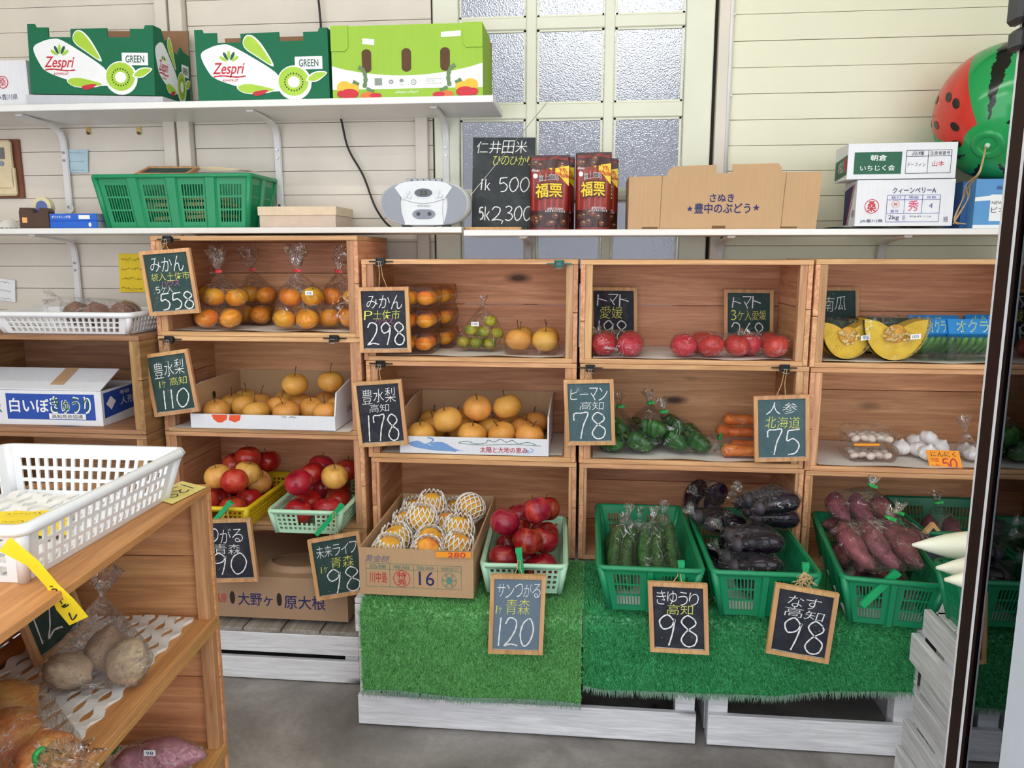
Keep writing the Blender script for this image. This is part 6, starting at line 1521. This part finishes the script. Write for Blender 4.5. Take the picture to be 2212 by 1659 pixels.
pr(ob, S, [('lettering', NAVY, lambda b: b.text(S, '香川県産', (.26, .12, .62, .20), .0007)), ('printed_panel', WHITEI, lambda b: (b.rect(S, .20, .30, .75, .85, .0006), b.rect(S, 0, .93, 1, 1, .0006), b.area(S, [(0, .36), (.2, .32), (.2, .42), (0, .44)][::-1], .0006))), ('lettering', INKB, lambda b: (b.text(S, 'ピオーネ', (.22, .56, .62, .68), .0010), b.text(S, 'NEW', (.22, .44, .36, .50), .0010)))])
oc, S, SR, SL = carton('blue_carton', 'deep blue carton standing between white cartons and pale blue one', (P(2062, 482, 2.33).x, 2.30, ZR), 0, .036, .16, .125, cardboard('deep_blue_card', (60, 110, 170)), CARDW, top=True)

# ------------------------------------------------------------------ watermelon beach ball
def ballmat():
    t = NT('watermelon_vinyl'); c = t.n('ShaderNodeTexCoord'); sp = t.n('ShaderNodeSeparateXYZ'); t.l(c.outputs['Object'], sp.inputs[0])
    def M(op, a, b2=None, c2=None):
        x = t.n('ShaderNodeMath', operation=op)
        for i, v in enumerate((a, b2, c2)):
            if v is None: continue
            if hasattr(v, 'links'): t.l(v, x.inputs[i])
            else: x.inputs[i].default_value = v
        return x.outputs[0]
    ang = M('ARCTAN2', sp.outputs[1], sp.outputs[0])             # angle round the pole (local z)
    rad = M('DIVIDE', M('ARCCOSINE', M('DIVIDE', sp.outputs[2], .18)), PI)   # 0 at pole .. 1
    nz = t.noise(c.outputs['Object'], 45, 3, .6); wob = M('MULTIPLY', M('SUBTRACT', nz, .5), .30)
    k = M('ADD', M('MULTIPLY', ang, 9 / (2 * PI)), 20.35); fr = M('ABSOLUTE', M('SUBTRACT', M('FRACT', M('ADD', k, wob)), .5))
    wd = M('MULTIPLY', M('SINE', M('MULTIPLY', rad, PI)), .17); wd = M('MINIMUM', wd, .15)
    stripe = M('MULTIPLY', M('LESS_THAN', fr, wd), M('GREATER_THAN', rad, .12))
    col = t.mix(stripe, lin((34, 156, 84)), lin((14, 18, 16)))
    red = M('MULTIPLY', M('LESS_THAN', M('ABSOLUTE', M('SUBTRACT', ang, 2.75)), .80), M('GREATER_THAN', rad, .11))
    col = t.mix(red, col, lin((206, 56, 44))); t.col(col); t.rough(.16); return t.m
RB0 = .18; bc = P(2172, 270, 2.316); bc.z = ZR + .131 + RB0 + .0015; 
pole = (V((P(2126, 336, 2.15).x - bc.x, -.15, P(2126, 336, 2.15).z - bc.z))).normalized()
zl_ = pole; upw = V((0, 0, 1)); yl = (upw - zl_ * upw.dot(zl_)).normalized(); xl_ = yl.cross(zl_)
Rm = Matrix((xl_, yl, zl_)).transposed()
ball = thing('beach_ball', 'inflatable watermelon beach ball resting on the shelf behind the cartons', 'beach ball', tuple(bc), rot=Rm.to_euler())
B().grid(lambda u_, v_: (.18 * math.sin(v_ * PI) * math.cos(u_ * 2 * PI), .18 * math.sin(v_ * PI) * math.sin(u_ * 2 * PI), .18 * math.cos(v_ * PI)), 48, 32, wrap=True).make('vinyl_skin', ballmat(), ball, smooth=True, merge=1e-5)
for th, ph in ((.55, 2.6), (.95, 2.9), (1.0, 2.35), (1.3, 2.65), (.75, 3.3), (1.35, 3.1), (.8, 2.25), (.45, 3.1)):
    n_ = V((math.sin(th) * math.cos(ph), math.sin(th) * math.sin(ph), math.cos(th))); e1 = V((math.cos(th) * math.cos(ph), math.cos(th) * math.sin(ph), -math.sin(th))); e2 = n_.cross(e1)
    B().poly([(n_ * .1815 + e1 * .016 * math.cos(t) + e2 * .010 * math.sin(t)).normalized() * .1812 for t in np.linspace(0, 2 * PI, 17)[:-1]]).make('seed_mark', plain('ball_black', (16, 14, 14), .2), ball)
B().grid(lambda u_, v_: ((.03 + .012 * math.cos(v_ * PI)) * math.cos(u_ * 2 * PI), (.03 + .012 * math.cos(v_ * PI)) * math.sin(u_ * 2 * PI), 0.173 + .010 * math.sin(v_ * PI)), 28, 6, wrap=True).make('pole_ring', plain('ball_green', (34, 150, 84), .16), ball, smooth=True)
B().tube([(0, 0, .17), (0, 0, .187)], [.008, .006], 10).make('valve', plain('valve_clear', (190, 214, 200), .2), ball, smooth=True)
vp = bc + Rm @ V((0, 0, .189))
tw = B()
for k in range(4):
    j = lambda s: V((random.uniform(-s, s), random.uniform(-s, s), 0)); tw.tube(crom([vp + j(.002), P(2115, 372, 2.10) + j(.004), P(2090, 400, 2.20) + j(.006), P(2085, 430, 2.245) + j(.008), P(2066, 475, 2.243) + j(.008), P(2060 + 8 * k, 484, 2.242) + j(.008)], 6), .0016, 5)
tag(tw.make('twine', TWINE, smooth=True), 'beige twine hanging from the watermelon ball valve', 'twine')
# ------------------------------------------------------------------ rice sign and chestnut pouches on the shelf
SB_ = slate('charcoal_slate', (44, 50, 54))
tl, tr, blp = P(1022, 297, 2.385), P(1157, 297, 2.385), P(1019, 491, 2.352)
S = surf(tl, tr, blp); so = thing('rice_sign', 'unframed blackboard sign with rice prices on a small wooden foot', 'blackboard', tuple(blp))
B().hexa([S(0, 1), S(1, 1), S(1, 0), S(0, 0)], [S(0, 1, -.005), S(1, 1, -.005), S(1, 0, -.005), S(0, 0, -.005)]).make('slate', SB_, so, world=True)
for t, bx in (('仁井田米', (.05, .03, .88, .18)), ('1k', (.10, .45, .30, .59)), ('5k', (.10, .76, .30, .92))): B().text(S, t, bx, .0008, off=-.008, shear=.12, jit=.05).make('chalk_lettering', CHALK, so, world=True)
b = B(); b.digits(S, '500', (.42, .44, .92, .60), .0032, .0008); b.digits(S, '2', (.32, .77, .48, .92), .0032, .0008); b.digits(S, '300', (.53, .76, .96, .92), .0032, .0008); b.stroke(S, [(.50, .92), (.48, .96)], .003, .0008); b.make('chalk_lettering', CHALK, so, world=True)
B().text(S, 'ひのひかり', (.32, .20, 1.0, .31), .0008, off=-.008, shear=.15, jit=.05).make('chalk_lettering', CHALKY, so, world=True)
a = P(1006, 492, 2.29); B().box((a.x, 2.285, ZMR + .0003), (P(1126, 492, 2.29).x, 2.346, ZMR + .009), bev=.001).make('wooden_foot', FW, so, world=True)
MAR = skin('pouch_maroon', (110, 22, 26), (138, 34, 34), 6, .25, vary=.02); DKP = plain('pouch_dark', (56, 16, 18), .25); NUT = skin('nut_print', (60, 28, 18), (112, 60, 36), 50, .25, vary=.1); NUTL = plain('nut_print_light', (196, 156, 116), .3); YB_ = plain('pouch_yellow', (246, 208, 50), .3); STRP = plain('pouch_stripe', (170, 58, 44), .25); OB = plain('pouch_brown', (90, 40, 16), .3)
def pouch(label, px0, px1, pyt, y, sh=0.0):
    a, e = P(px0, 497, y), P(px1, 497, y); W = e.x - a.x; H = P(px0, pyt, y).z - ZR; o = thing('nut_pouch', label, 'pouch', (a.x, y, ZR), group='chestnut pouches')
    def side(s):
        def f(u_, v_, e_=0.0):
            bul = .030 * (math.sin(PI * min(max(u_, 0), 1)) ** .5) * (1 - (1 - v_) ** 1.6) ** 1.0 + .003 * math.sin(u_ * 11 + v_ * 7) * (1 - abs(2 * u_ - 1))
            return V((W * u_, -s * (bul + e_), H * (1 - v_) * (1 - .012 * math.sin(u_ * 8))))
        f.w, f.h = W, H; f.n = V((0, -1, 0)); return f
    f = side(1); g = side(-1)
    b = B(); b.grid(lambda u_, v_: f(u_, 1 - v_), 18, 22); b.grid(lambda u_, v_: g(1 - u_, 1 - v_), 18, 22); b.make('pouch_body', MAR, o, smooth=True, merge=1e-4)
    def fine(m, fn, nm, eps): 
        b_ = B(); fn(b_); b_.make(nm, m, o)
    def band(v0, v1): return lambda b_: b_.grid(lambda u_, v_: f(.02 + .96 * u_, v1 + (v0 - v1) * v_, .0008), 14, 4)
    fine(DKP, band(.05, .17), 'printed_band', 0); fine(DKP, band(.74, .97), 'printed_band', 0)
    for k in range(6): fine(STRP, lambda b_: b_.grid(lambda u_, v_: f(.08 + .15 * k + .05 * u_, .73 - .52 * v_, .0006), 2, 10), 'printed_stripe', 0)
    rg = random.Random(int(px0)); 
    for k in range(13):
        v_ = rg.choice((.08, .11, .14)) if k < 4 else rg.uniform(.77, .94); u_ = rg.uniform(.1, .9); n1_ = B().disc(f, u_, v_, .085, .042, .0014 + .0002 * k, 14).make('printed_nut', NUT, o); B().disc(f, u_ + .02, v_ - .012, .03, .008, .0018 + .0002 * k, 8).make('nut_shine', NUTL, n1_)
    fine(YB_, lambda b_: b_.area(f, [(.48, .17), (.985, .12), (.985, .40), (.80, .30)][::-1], .0030), 'printed_corner', 0)
    fine(REDI, lambda b_: (b_.text(f, '大粒', (.74, .155, .93, .22), .0036, off=.02, shear=-.3), b_.text(f, '特選A級', (.66, .225, .98, .29), .0036, off=.01, shear=-.3)), 'lettering', 0)
    fine(WHITEI, lambda b_: (b_.text(f, '樹上完熟', (.24, .255, .73, .335), .0030, off=.05), b_.text(f, 'Shinko', (.06, .165, .26, .20), .0030, off=.01, shear=.2), b_.disc(f, .15, .26, .06, .035, .0030), b_.text(f, '皮がむけているから', (.46, .70, .86, .735), .0030, off=.01), b_.text(f, 'そのまま食べられる', (.40, .735, .90, .765), .0030, off=.01)), 'lettering', 0)
    fine(INKB, lambda b_: b_.text(f, '樹上完熟', (.245, .26, .725, .33), .0036, off=.0), 'lettering', 0)
    fine(OB, lambda b_: b_.text(f, '福栗', (.14, .355, .84, .575), .0030, off=.10), 'lettering', 0)
    fine(YB_, lambda b_: b_.text(f, '福栗', (.16, .37, .82, .56), .0036, off=.035), 'lettering', 0)
    b = B(); b.box((0, -.002, H - .004), (W, .002, H + .003)); b.make('sealed_top', DKP, o)
pouch('maroon chestnut pouch standing next to the blackboard', 1144, 1229, 338, 2.305); pouch('maroon chestnut pouch standing next to the grape carton', 1242, 1318, 332, 2.305)
pouch('maroon chestnut pouch half hidden behind the pair, beside the blackboard', 1168, 1240, 342, 2.375); pouch('maroon chestnut pouch half hidden behind the pair, beside the grape carton', 1262, 1333, 345, 2.375)

# ------------------------------------------------------------------ radio cassette player
RW = P(1018, 430, 2.29).x - P(825, 430, 2.29).x; RH = .134; rx = P(921, 480, 2.29).x
rd = thing('radio_cassette', 'oval white and silver radio cassette player with raised antenna', 'radio', (rx, 2.262, ZML + .0005))
RWM = plain('radio_white', (226, 228, 232), .3, vary=.02); GRL = plain('radio_silver', (150, 152, 158), .35, .4)
def spk():
    t = NT('speaker_mesh'); v = t.coord('Object', (1, 1, 1), False); vo = t.n('ShaderNodeTexVoronoi'); vo.inputs['Scale'].default_value = 420; vo.inputs['Randomness'].default_value = 0; t.l(v, vo.inputs['Vector'])
    t.col(t.ramp(vo.outputs['Distance'], [(.3, lin((84, 86, 92))), (.5, lin((140, 142, 148)))])); t.rough(.35, .5); return t.m
SPK = spk()
def outl(t, k=1.0):
    c, s = math.cos(t), math.sin(t); x = RW / 2 * math.copysign(abs(c) ** .82, c) * k; z = RH * .5 + RH * .5 * math.copysign(abs(s) ** .82, s) * k
    return x, max(z, 0.004)
NN = 48
b = B()
for y, k in ((.006, .93), (0.0, .955), (.012, 1.0), (.055, 1.0), (.078, .86)):
    for i in range(NN): x, z = outl(2 * PI * i / NN, k); b.v.append((x, y, z))
for l in range(1, 4):
    for i in range(NN): j = (i + 1) % NN; b.face((l * NN + i, l * NN + j, (l + 1) * NN + j, (l + 1) * NN + i))
b.face([NN + i for i in reversed(range(NN))][::-1]); b.face([4 * NN + i for i in reversed(range(NN))]); b.make('housing', RWM, rd, smooth=40)
fs = surf((-RW / 2, 0, RH), (RW / 2, 0, RH), (-RW / 2, 0, 0))
def arcs(side):
    o_ = []
    for t in np.linspace(math.radians(118), math.radians(246), 20): x, z = outl(t, .94); o_.append((x * side, z))
    for t in np.linspace(0, 1, 8): o_.append(((-.058 - .012 * math.sin(t * PI) ) * side, .008 + t * (RH - .022)))
    return o_
for sd in (1, -1):
    pts = [(x, -.0005, z) for x, z in arcs(sd)]; pts = pts if sd > 0 else pts[::-1]
    B().prism(pts, (0, -.0035, 0)).make('speaker_grille', SPK, rd)
top = [(-.085, .112), (-.07, .123), (0, .128), (.07, .123), (.085, .112), (.062, .080), (.03, .070), (0, .067), (-.03, .070), (-.062, .080)]
B().prism([(x, -.0062, z) for x, z in top], (0, .006, 0)).make('control_panel', RWM, rd)
B().prism([(x, -.0050, z) for x, z in [(-.058, .006), (.058, .006), (.054, .04), (.056, .076), (.03, .068), (0, .065), (-.03, .068), (-.056, .076), (-.054, .04)]][::-1], (0, .005, 0)).make('cassette_door', RWM, rd)
fS = surf((-RW / 2, -.0062, RH), (RW / 2, -.0062, RH), (-RW / 2, -.0062, 0)); U_ = lambda x: x / RW + .5; V_ = lambda z: 1 - z / RH
b = B(); b.disc(fS, .5, V_(.0965), .030 / RW, .0155 / RH, .0008); dsp = b.make('display_bezel', STEEL, rd)
B().disc(fS, .5, V_(.0965), .0265 / RW, .0125 / RH, .0014).make('display', plain('display_grey', (86, 90, 98), .2), dsp); B().rect(fS, U_(-.009), V_(.103), U_(.011), V_(.090), .0018).make('lcd', plain('lcd_dark', (40, 46, 44), .2), dsp)
B().digits(fS, '01', (U_(-.004), V_(.100), U_(.006), V_(.093)), .0008, .0024).make('lettering', plain('lcd_text', (130, 140, 120)), dsp)
for sx in (-1, 1):
    for x, z in ((.044, .099), (.052, .087), (.040, .086)): B().tube([(sx * x, -.0005, z), (sx * x, -.0095, z)], [.0048, .0042], 14).make('button', STEEL, rd, smooth=40)
B().text(fS, 'WINTECH', (U_(-.019), V_(.0625), U_(.019), V_(.0570)), .0008).make('lettering', plain('grey_print', (140, 150, 140)), rd)
pts = [(.024 * math.cos(t) + (.010 if math.cos(t) > 0 else -.010), .014 * math.sin(t) + .036) for t in np.linspace(0, 2 * PI, 28)[:-1]]
wn = B().prism([(x, -.0065, z) for x, z in pts][::-1], (0, .002, 0)).make('tape_window', plain('window_grey', (130, 134, 148), .1), rd)
for x in (-.016, .017): B().tube([(x, -.0064, .037), (x, -.0078, .037)], .006, 12).make('tape_hub', plain('hub_dark', (50, 52, 60), .3), wn)
for k in range(6): B().box((-.052 + k * .018, .004, RH - .006), (-.038 + k * .018, .02, RH + .004), bev=.001).make('key', GRL, rd)
for x in (-.06, .06): B().box((x - .01, .01, 0), (x + .01, .06, .006)).make('foot', BLACK, rd)
e = P(1190, 211, 2.36) - V((rx, 2.262, ZML + .0005)); s0 = V((RW / 2 - .012, .045, RH - .052)); an = B().tube([s0, s0.lerp(e, .93)], .0011, 6); an.tube([s0.lerp(e, .6), e], .0007, 6); an.make('antenna', STEEL, rd); B().tube([e, e + (e - s0).normalized() * .004], .0028, 8).make('antenna_tip', STEEL, rd)
cb = [P(686, -20, 2.478), P(692, 40, 2.478), P(700, 120, 2.486), P(735, 250, 2.478), P(752, 320, 2.48), P(785, 380, 2.48), P(812, 450, 2.475)]
q = V((P(845, 481, 2.44).x, 2.44, ZML + .005))
tag(B().tube(crom(cb + [q, q + V((.05, -.01, 0))], 6), .0035, 8).make('power_cable', BLACK, smooth=True), 'black power cable hanging down the plank wall to the radio', 'cable')

# ------------------------------------------------------------------ basket of spare boards, gift box and desk things on the shelf
zb = ZML + .0005
xa, xb = P(212, 470, 2.27).x, P(548, 470, 2.27).x
bk = basket('harvest_basket', 'green slotted basket of spare chalkboards on the shelf', ((xa + xb) / 2 - .003, 2.362, zb), 0, xb - xa, .19, P(380, 378, 2.27).z - zb, GREEN, inset=.022)
for k in range(6):
    tl_ = .10 + .05 * ((k * 3) % 4 - 1.5); zc_ = zb + .016 + k * .0195; xm_ = (xa + xb) / 2 + ((k % 2) - .5) * .05; Lh = .11 if k < 4 else .14
    c_, s_ = math.cos(tl_ * (1 if k % 2 else -1) * .7), math.sin(tl_ * (1 if k % 2 else -1) * .7)
    a_ = V((xm_ - Lh * c_, 2.30 + .002 * k, zc_ - Lh * s_ * .35)); U = V((2 * Lh * c_, 0, 2 * Lh * s_ * .35)); W3 = V((0, .12, 0))
    if k < 5: board('spare chalkboard with a wooden frame lying in the green shelf basket', a_ + W3, a_ + W3 + U, a_, None, SLG, (), group='spare boards in the basket')
tlp = P(305, 366, 2.31); board('spare chalkboard with a wooden frame sticking out of the green shelf basket', P(322, 361, 2.42), P(432, 361, 2.42), P(290, 377, 2.315), None, SLG, ())
nt = B()
for k in range(14): nt.tube(crom([P(428 + k * 3, 362 + k * .6, 2.34), P(470 + k * 4, 361 + k * .4, 2.35), P(530 + k * 2, 370 + k * .2, 2.36)], 4), .0008, 4)
o_ = nt.make('straw_bundle', plain('straw', (222, 206, 170), .8)); tag(o_, 'pale straw bundle lying on the green shelf basket', 'straw', kind='stuff')
a, e = P(557, 478, 2.28), P(727, 478, 2.28); LB = plain('beige_card', (222, 200, 172), .6)
gb = thing('lidded_box', 'beige lidded gift box on the shelf beside the radio', 'box', (a.x, 2.28, zb)); GWd = e.x - a.x
B().box((.004, .004, 0), (GWd - .004, .166, .046), bev=.001).make('box_base', plain('beige_card_base', (206, 184, 166), .6), gb); B().box((0, 0, .036), (GWd, .17, .062), bev=.0015).make('lid', LB, gb)
a = P(107, 474, 2.275); BLC = plain('glove_blue', (24, 96, 200), .4)
for k, (w_, lab) in enumerate(((.155, 'plain blue glove box at the bottom of two'), (.155, 'blue glove box with white lettering on top of another'))):
    g = thing('glove_box', lab, 'box', (a.x - .004 * k, 2.275 + .006 * k, zb + .0225 * k)); B().box((0, 0, 0), (w_, .12, .022), bev=.0008).make('box_body', BLC, g)
    s_ = surf((0, 0, .022), (w_, 0, .022), (0, 0, 0)); b = B(); (b.text(s_, 'ポリエチレン手袋', (.05, .25, .45, .65), .0006, off=.01), b.rect(s_, .62, .2, .86, .75, .0006)) if k else b.disc(s_, .85, .5, .03, .3, .0006); b.make('lettering', WHITEI, g)
    S2 = surf((w_, 0, .022), (w_, .12, .022), (w_, 0, 0)); B().rect(S2, .02, .05, .98, .95, .0004).make('end_label', plain('grey_label', (170, 176, 190), .5), g)
a = P(42, 474, 2.29); td = thing('tape_dispenser', 'brown weighted tape dispenser with a tape roll', 'tape dispenser', (a.x, 2.29, zb)); BRM = plain('brown_bakelite', (78, 54, 42), .4)
prof = [(0, 0), (.098, 0), (.098, .052), (.09, .062), (.072, .064), (.064, .05), (.05, .046), (.04, .058), (.034, .064), (.004, .064), (0, .05)]
B().prism([(x, 0, z) for x, z in prof], (0, .03, 0)).make('body', BRM, td, smooth=30)
b = B()
for y_ in (.032,): b.tube([(.056, .030, .068), (.056, .052, .068)], .030, 24)
B().tube([(.056, .0305, .068), (.056, .050, .068)], .031, 24).make('tape_roll', plain('tape_cream', (226, 214, 170), .4), td, smooth=40); B().tube([(.056, .029, .068), (.056, .0303, .068)], .019, 20).make('tape_core', plain('tape_core_blue', (90, 110, 170), .5), td, smooth=40)
B().box((.010, -.001, .018), (.026, 0, .034)).make('orange_label', plain('orange_white', (250, 180, 110), .5), td); B().box((0, .03, 0), (.098, .056, .03), bev=.002).make('rear_body', BRM, td)
# remote control on its wooden plate
q = P(22, 365, YW); rp = thing('remote_control', 'beige air conditioner remote in a holder on a brown plate', 'remote control', (q.x, YW, q.z - .09)); BP = plain('brown_plate', (120, 72, 48), .6)
B().box((-.055, -.012, -.006), (.048, -.001, .185), bev=.001).make('wooden_plate', BP, rp); RB = plain('remote_beige', (226, 206, 168), .45)
B().box((-.030, -.036, .02), (.030, -.013, .180), bev=.007).make('remote_body', RB, rp); B().box((-.034, -.031, 0), (.034, -.012, .095), bev=.006).make('holder', RB, rp)
B().box((-.021, -.0375, .118), (.014, -.0355, .155)).make('screen', plain('lcd_grey', (110, 112, 112), .3), rp); b = B()
for x, z, r in ((-.016, .104, .004), (0.0, .104, .009)): b.tube([(x, -.036, z), (x, -.0385, z)], r, 12)
b.make('button', plain('button_grey', (140, 146, 160), .5), rp)
NB = plain('pale_blue_paper', (186, 212, 222), .8); q = P(141, 322, YW - .026)
def note(label, tl, tr, bl, y, mat, lines, cut=True, curl=.006):
    a, b_, c_ = P(*tl, y), P(*tr, y), P(*bl, y); S = surf(a, b_, c_); o = thing('paper_note', label, 'note', tuple(c_)); m = B()
    m.grid(lambda u_, v_: S(u_, 1 - v_, .0006 + curl * max(0, u_ - .6) * v_), 8, 8); m.make('sheet', mat, o, world=True, smooth=True)
    k = B()
    for ln in lines: k.stroke(S, ln, .0011, .0024, smooth=3)
    k.make('handwriting', INKB if mat is not NB else plain('faint_ink', (130, 150, 160), .8), o, world=True)
def scrib(n, seed, v0=.15, v1=.9, u0=.1, u1=.8):
    rg = random.Random(seed); o = []
    for i in range(n):
        v_ = v0 + (v1 - v0) * i / max(1, n - 1); u_ = u0
        while u_ < u1: w_ = rg.uniform(.03, .09); o.append([(u_, v_), (u_ + w_ * .5, v_ - rg.uniform(-.04, .05)), (u_ + w_, v_ + rg.uniform(-.03, .04))]); u_ += w_ + .03
    return o
note('pale blue memo taped beside the shelf bracket', (142, 323), (191, 323), (142, 373), YW - .006, NB, scrib(3, 2))
note('orange yellow memo pinned on the wall by the mandarin board', (256, 548), (318, 548), (259, 631), YW - .006, YELC, scrib(4, 5))
note('white memo on the wall at the low stack', (-20, 598), (34, 606), (-20, 645), YW - .006, STICK, scrib(3, 8))
for px in (192, 301):
    q = P(px, 283, YW); h = thing('wall_hook', 'small brass adhesive hook on the wall below the long shelf', 'hook', (q.x, YW, q.z), group='wall hooks'); BR_ = plain('brass', (206, 178, 110), .35, .7)
    B().box((-.008, -.004, -.011), (.008, -.001, .013), bev=.001).make('plate', BR_, h); B().prism([(-.007, -.004, -.002), (-.002, -.004, -.012), (.001, -.014, -.012), (.001, -.014, -.006)], (.004, 0, 0)).make('hook', plain('dark_brass', (80, 64, 40), .4), h)
tag(B().grid(lambda u_, v_: (P(-10, 478, 2.33).x + .075 * u_, 2.29 + .1 * v_, zb + .001 + .03 * max(0, math.sin(u_ * 3.1)) * max(0, math.sin(v_ * 3.1)) + .006 * abs(noise.noise(V((u_ * 5, v_ * 5, 0))))), 16, 12).make('crumpled_tissue', plain('tissue', (236, 232, 226), .9), smooth=True), 'crumpled white tissue on the shelf beside the tape dispenser', 'tissue')

# ------------------------------------------------------------------ white baskets
ws = basket('tray_basket', 'white slotted tray basket of bagged onions on the low stack', (P(172, 700, 2.16).x, 2.19, 1.0215), 0, P(318, 700, 2.10).x - P(22, 700, 2.10).x, .225, .060, WHITEP, 'white', inset=.02)
tag(B().grid(lambda u_, v_: (P(70, 660, 2.1).x + .17 * u_, 2.12 + .13 * v_, 1.084 + .02 * math.sin(v_ * 3) * (1 - .8 * u_) + .004 * noise.noise(V((u_ * 9, v_ * 9, 0)))), 24, 12).make('plastic_sheet', FILMD, smooth=True), 'loose cloudy plastic sheet over the white tray basket', 'plastic sheet')
FZ = .8005
near, far = PZ(85, 1252, FZ), PZ(380, 1075, FZ); dv = (far - near); Ld = dv.length; dv.normalize(); ctr = (near + far) / 2 + LD * .165
FB = basket('tray_basket', 'large white slotted tray basket on the aisle crate', (ctr.x, ctr.y, FZ), math.atan2(dv.y, dv.x) - PI / 2, .345, Ld + .045, .088, WHITEP, 'white', inset=.020)
def foam(label, o0, ex, ey, W, L, n, z):
    """expanded foam mat: wavy strips that touch their neighbours"""
    b = B(); p = W / n; per = L / max(3, round(L / .055)); seg = int(L / per * 6)
    for k in range(n):
        ph = PI if k % 2 else 0; q = []
        for i in range(seg + 1):
            y = L * i / seg; x = p * (k + .5) + (p * .17) * math.sin(2 * PI * y / per + ph); q.append((x, y))
        for i in range(seg):
            (xa_, ya_), (xb_, yb_) = q[i], q[i + 1]; w_ = p * .355
            hi = lambda x, y, d_: V(o0) + V(ex) * (x + d_) + V(ey) * y + V((0, 0, z + .004 + .0022 * math.sin(y * 110 + k)))
            lo = lambda x, y, d_: V(o0) + V(ex) * (x + d_) + V(ey) * y + V((0, 0, z))
            b.hexa([hi(xa_, ya_, -w_), hi(xa_, ya_, w_), hi(xb_, yb_, w_), hi(xb_, yb_, -w_)], [lo(xa_, ya_, -w_), lo(xa_, ya_, w_), lo(xb_, yb_, w_), lo(xb_, yb_, -w_)])
    tag(b.make('foam_mat', FOAM, merge=1e-5), label, 'foam mat')
FB_o = FB.location; fx = V((dv.y, -dv.x, 0))
foam('white expanded foam mat lining the large tray basket', V((FB_o.x, FB_o.y, 0)) - fx * .143 - dv * (Ld / 2 - .004), fx, dv, .286, Ld - .010, 11, FZ + .0045)
foam('white expanded foam mat on the upper aisle crate shelf', aisle(.0135, .30, 0), -LD, dirv, .262, .70, 10, .5285)
foam('white expanded foam mat on the lower aisle crate shelf', aisle(.0135, .30, 0), -LD, dirv, .262, .70, 10, .2425)
# yellow papers in and on the basket
def strip(name, label, Lp, Rp, yL, mat, marks, cat='tag'):
    A_ = [P(x, y, yy) for (x, y), yy in zip(Lp, yL)]; B_ = [P(x, y, yy) for (x, y), yy in zip(Rp, yL)]; n = 20
    def f(u_, v_, e_=0.0):
        t = v_ * (len(A_) - 1); i = min(int(t), len(A_) - 2); k = t - i; k = k * k * (3 - 2 * k)
        return A_[i].lerp(A_[i + 1], k).lerp(B_[i].lerp(B_[i + 1], k), u_) + V((e_ * .5, -e_ * .85, 0))
    f.w = f.h = .1; o = thing(name, label, cat, tuple(A_[-1])); b = B(); b.grid(lambda u_, v_: f(u_, v_), 4, n); b.make('strip', mat, o, world=True, smooth=True)
    k = B()
    for m in marks: k.stroke(f, m, .0018, .0015, smooth=3)
    k.make('handwriting', INKB, o, world=True)
strip('yellow_tag', 'yellow handwritten paper strip curling down from the large tray basket', [(-2, 1190), (58, 1222), (100, 1268), (122, 1318), (150, 1351)], [(22, 1160), (84, 1212), (126, 1262), (160, 1294), (191, 1332)], [.885, .90, .915, .92, .925], YELC, [[(.3, .50), (.5, .53)], [(.3, .56), (.6, .57), (.5, .62)], [(.25, .66), (.6, .66)], [(.4, .63), (.4, .70)], [(.3, .74), (.55, .73), (.35, .79), (.65, .79)], [(.4, .86), (.3, .93), (.65, .90)]])
a = PZ(0, 1105, FZ + .016); b_ = PZ(160, 1102, FZ + .016); c_ = PZ(-30, 1160, FZ + .016)
S = surf(a, b_, c_); o = thing('yellow_notice', 'yellow handwritten notice in a clear sleeve inside the large tray basket', 'notice', tuple(c_))
B().grid(lambda u_, v_: S(u_, 1 - v_, .003 * noise.noise(V((u_ * 6, v_ * 6, 3)))), 16, 12).make('sheet', YELC, o, world=True, smooth=True)
k = B(); [k.stroke(S, s_, .0013, .004, smooth=3) for s_ in scrib(3, 11, .2, .85, .12, .9)]; k.make('handwriting', plain('faded_ink', (110, 96, 40), .8), o, world=True)
a, b_, c_ = PZ(445, 1053, FZ + .0012), PZ(372, 1089, FZ + .0012), PZ(393, 1040, FZ + .0012)
S = surf(b_, a, b_ + (c_ - a)); S = surf(a + (c_ - a), c_ + (b_ - a), a)
o = thing('price_card', 'pale yellow price card on the end of the aisle crate', 'price card', tuple(a)); S = surf(a, b_, c_) if (surf(a, b_, c_).n.z > 0) else surf(b_, a, b_ + (c_ - a))
B().hexa([S(0, 1, .001), S(1, 1, .001), S(1, 0, .001), S(0, 0, .001)], [S(0, 1), S(1, 1), S(1, 0), S(0, 0)]).make('card', plain('pale_yellow_card', (250, 232, 140), .6), o, world=True); B().digits(S, '138', (.12, .25, .85, .8), .0022, .0016).make('lettering', NAVY, o, world=True)
bpy.data.scenes.remove(_TS)
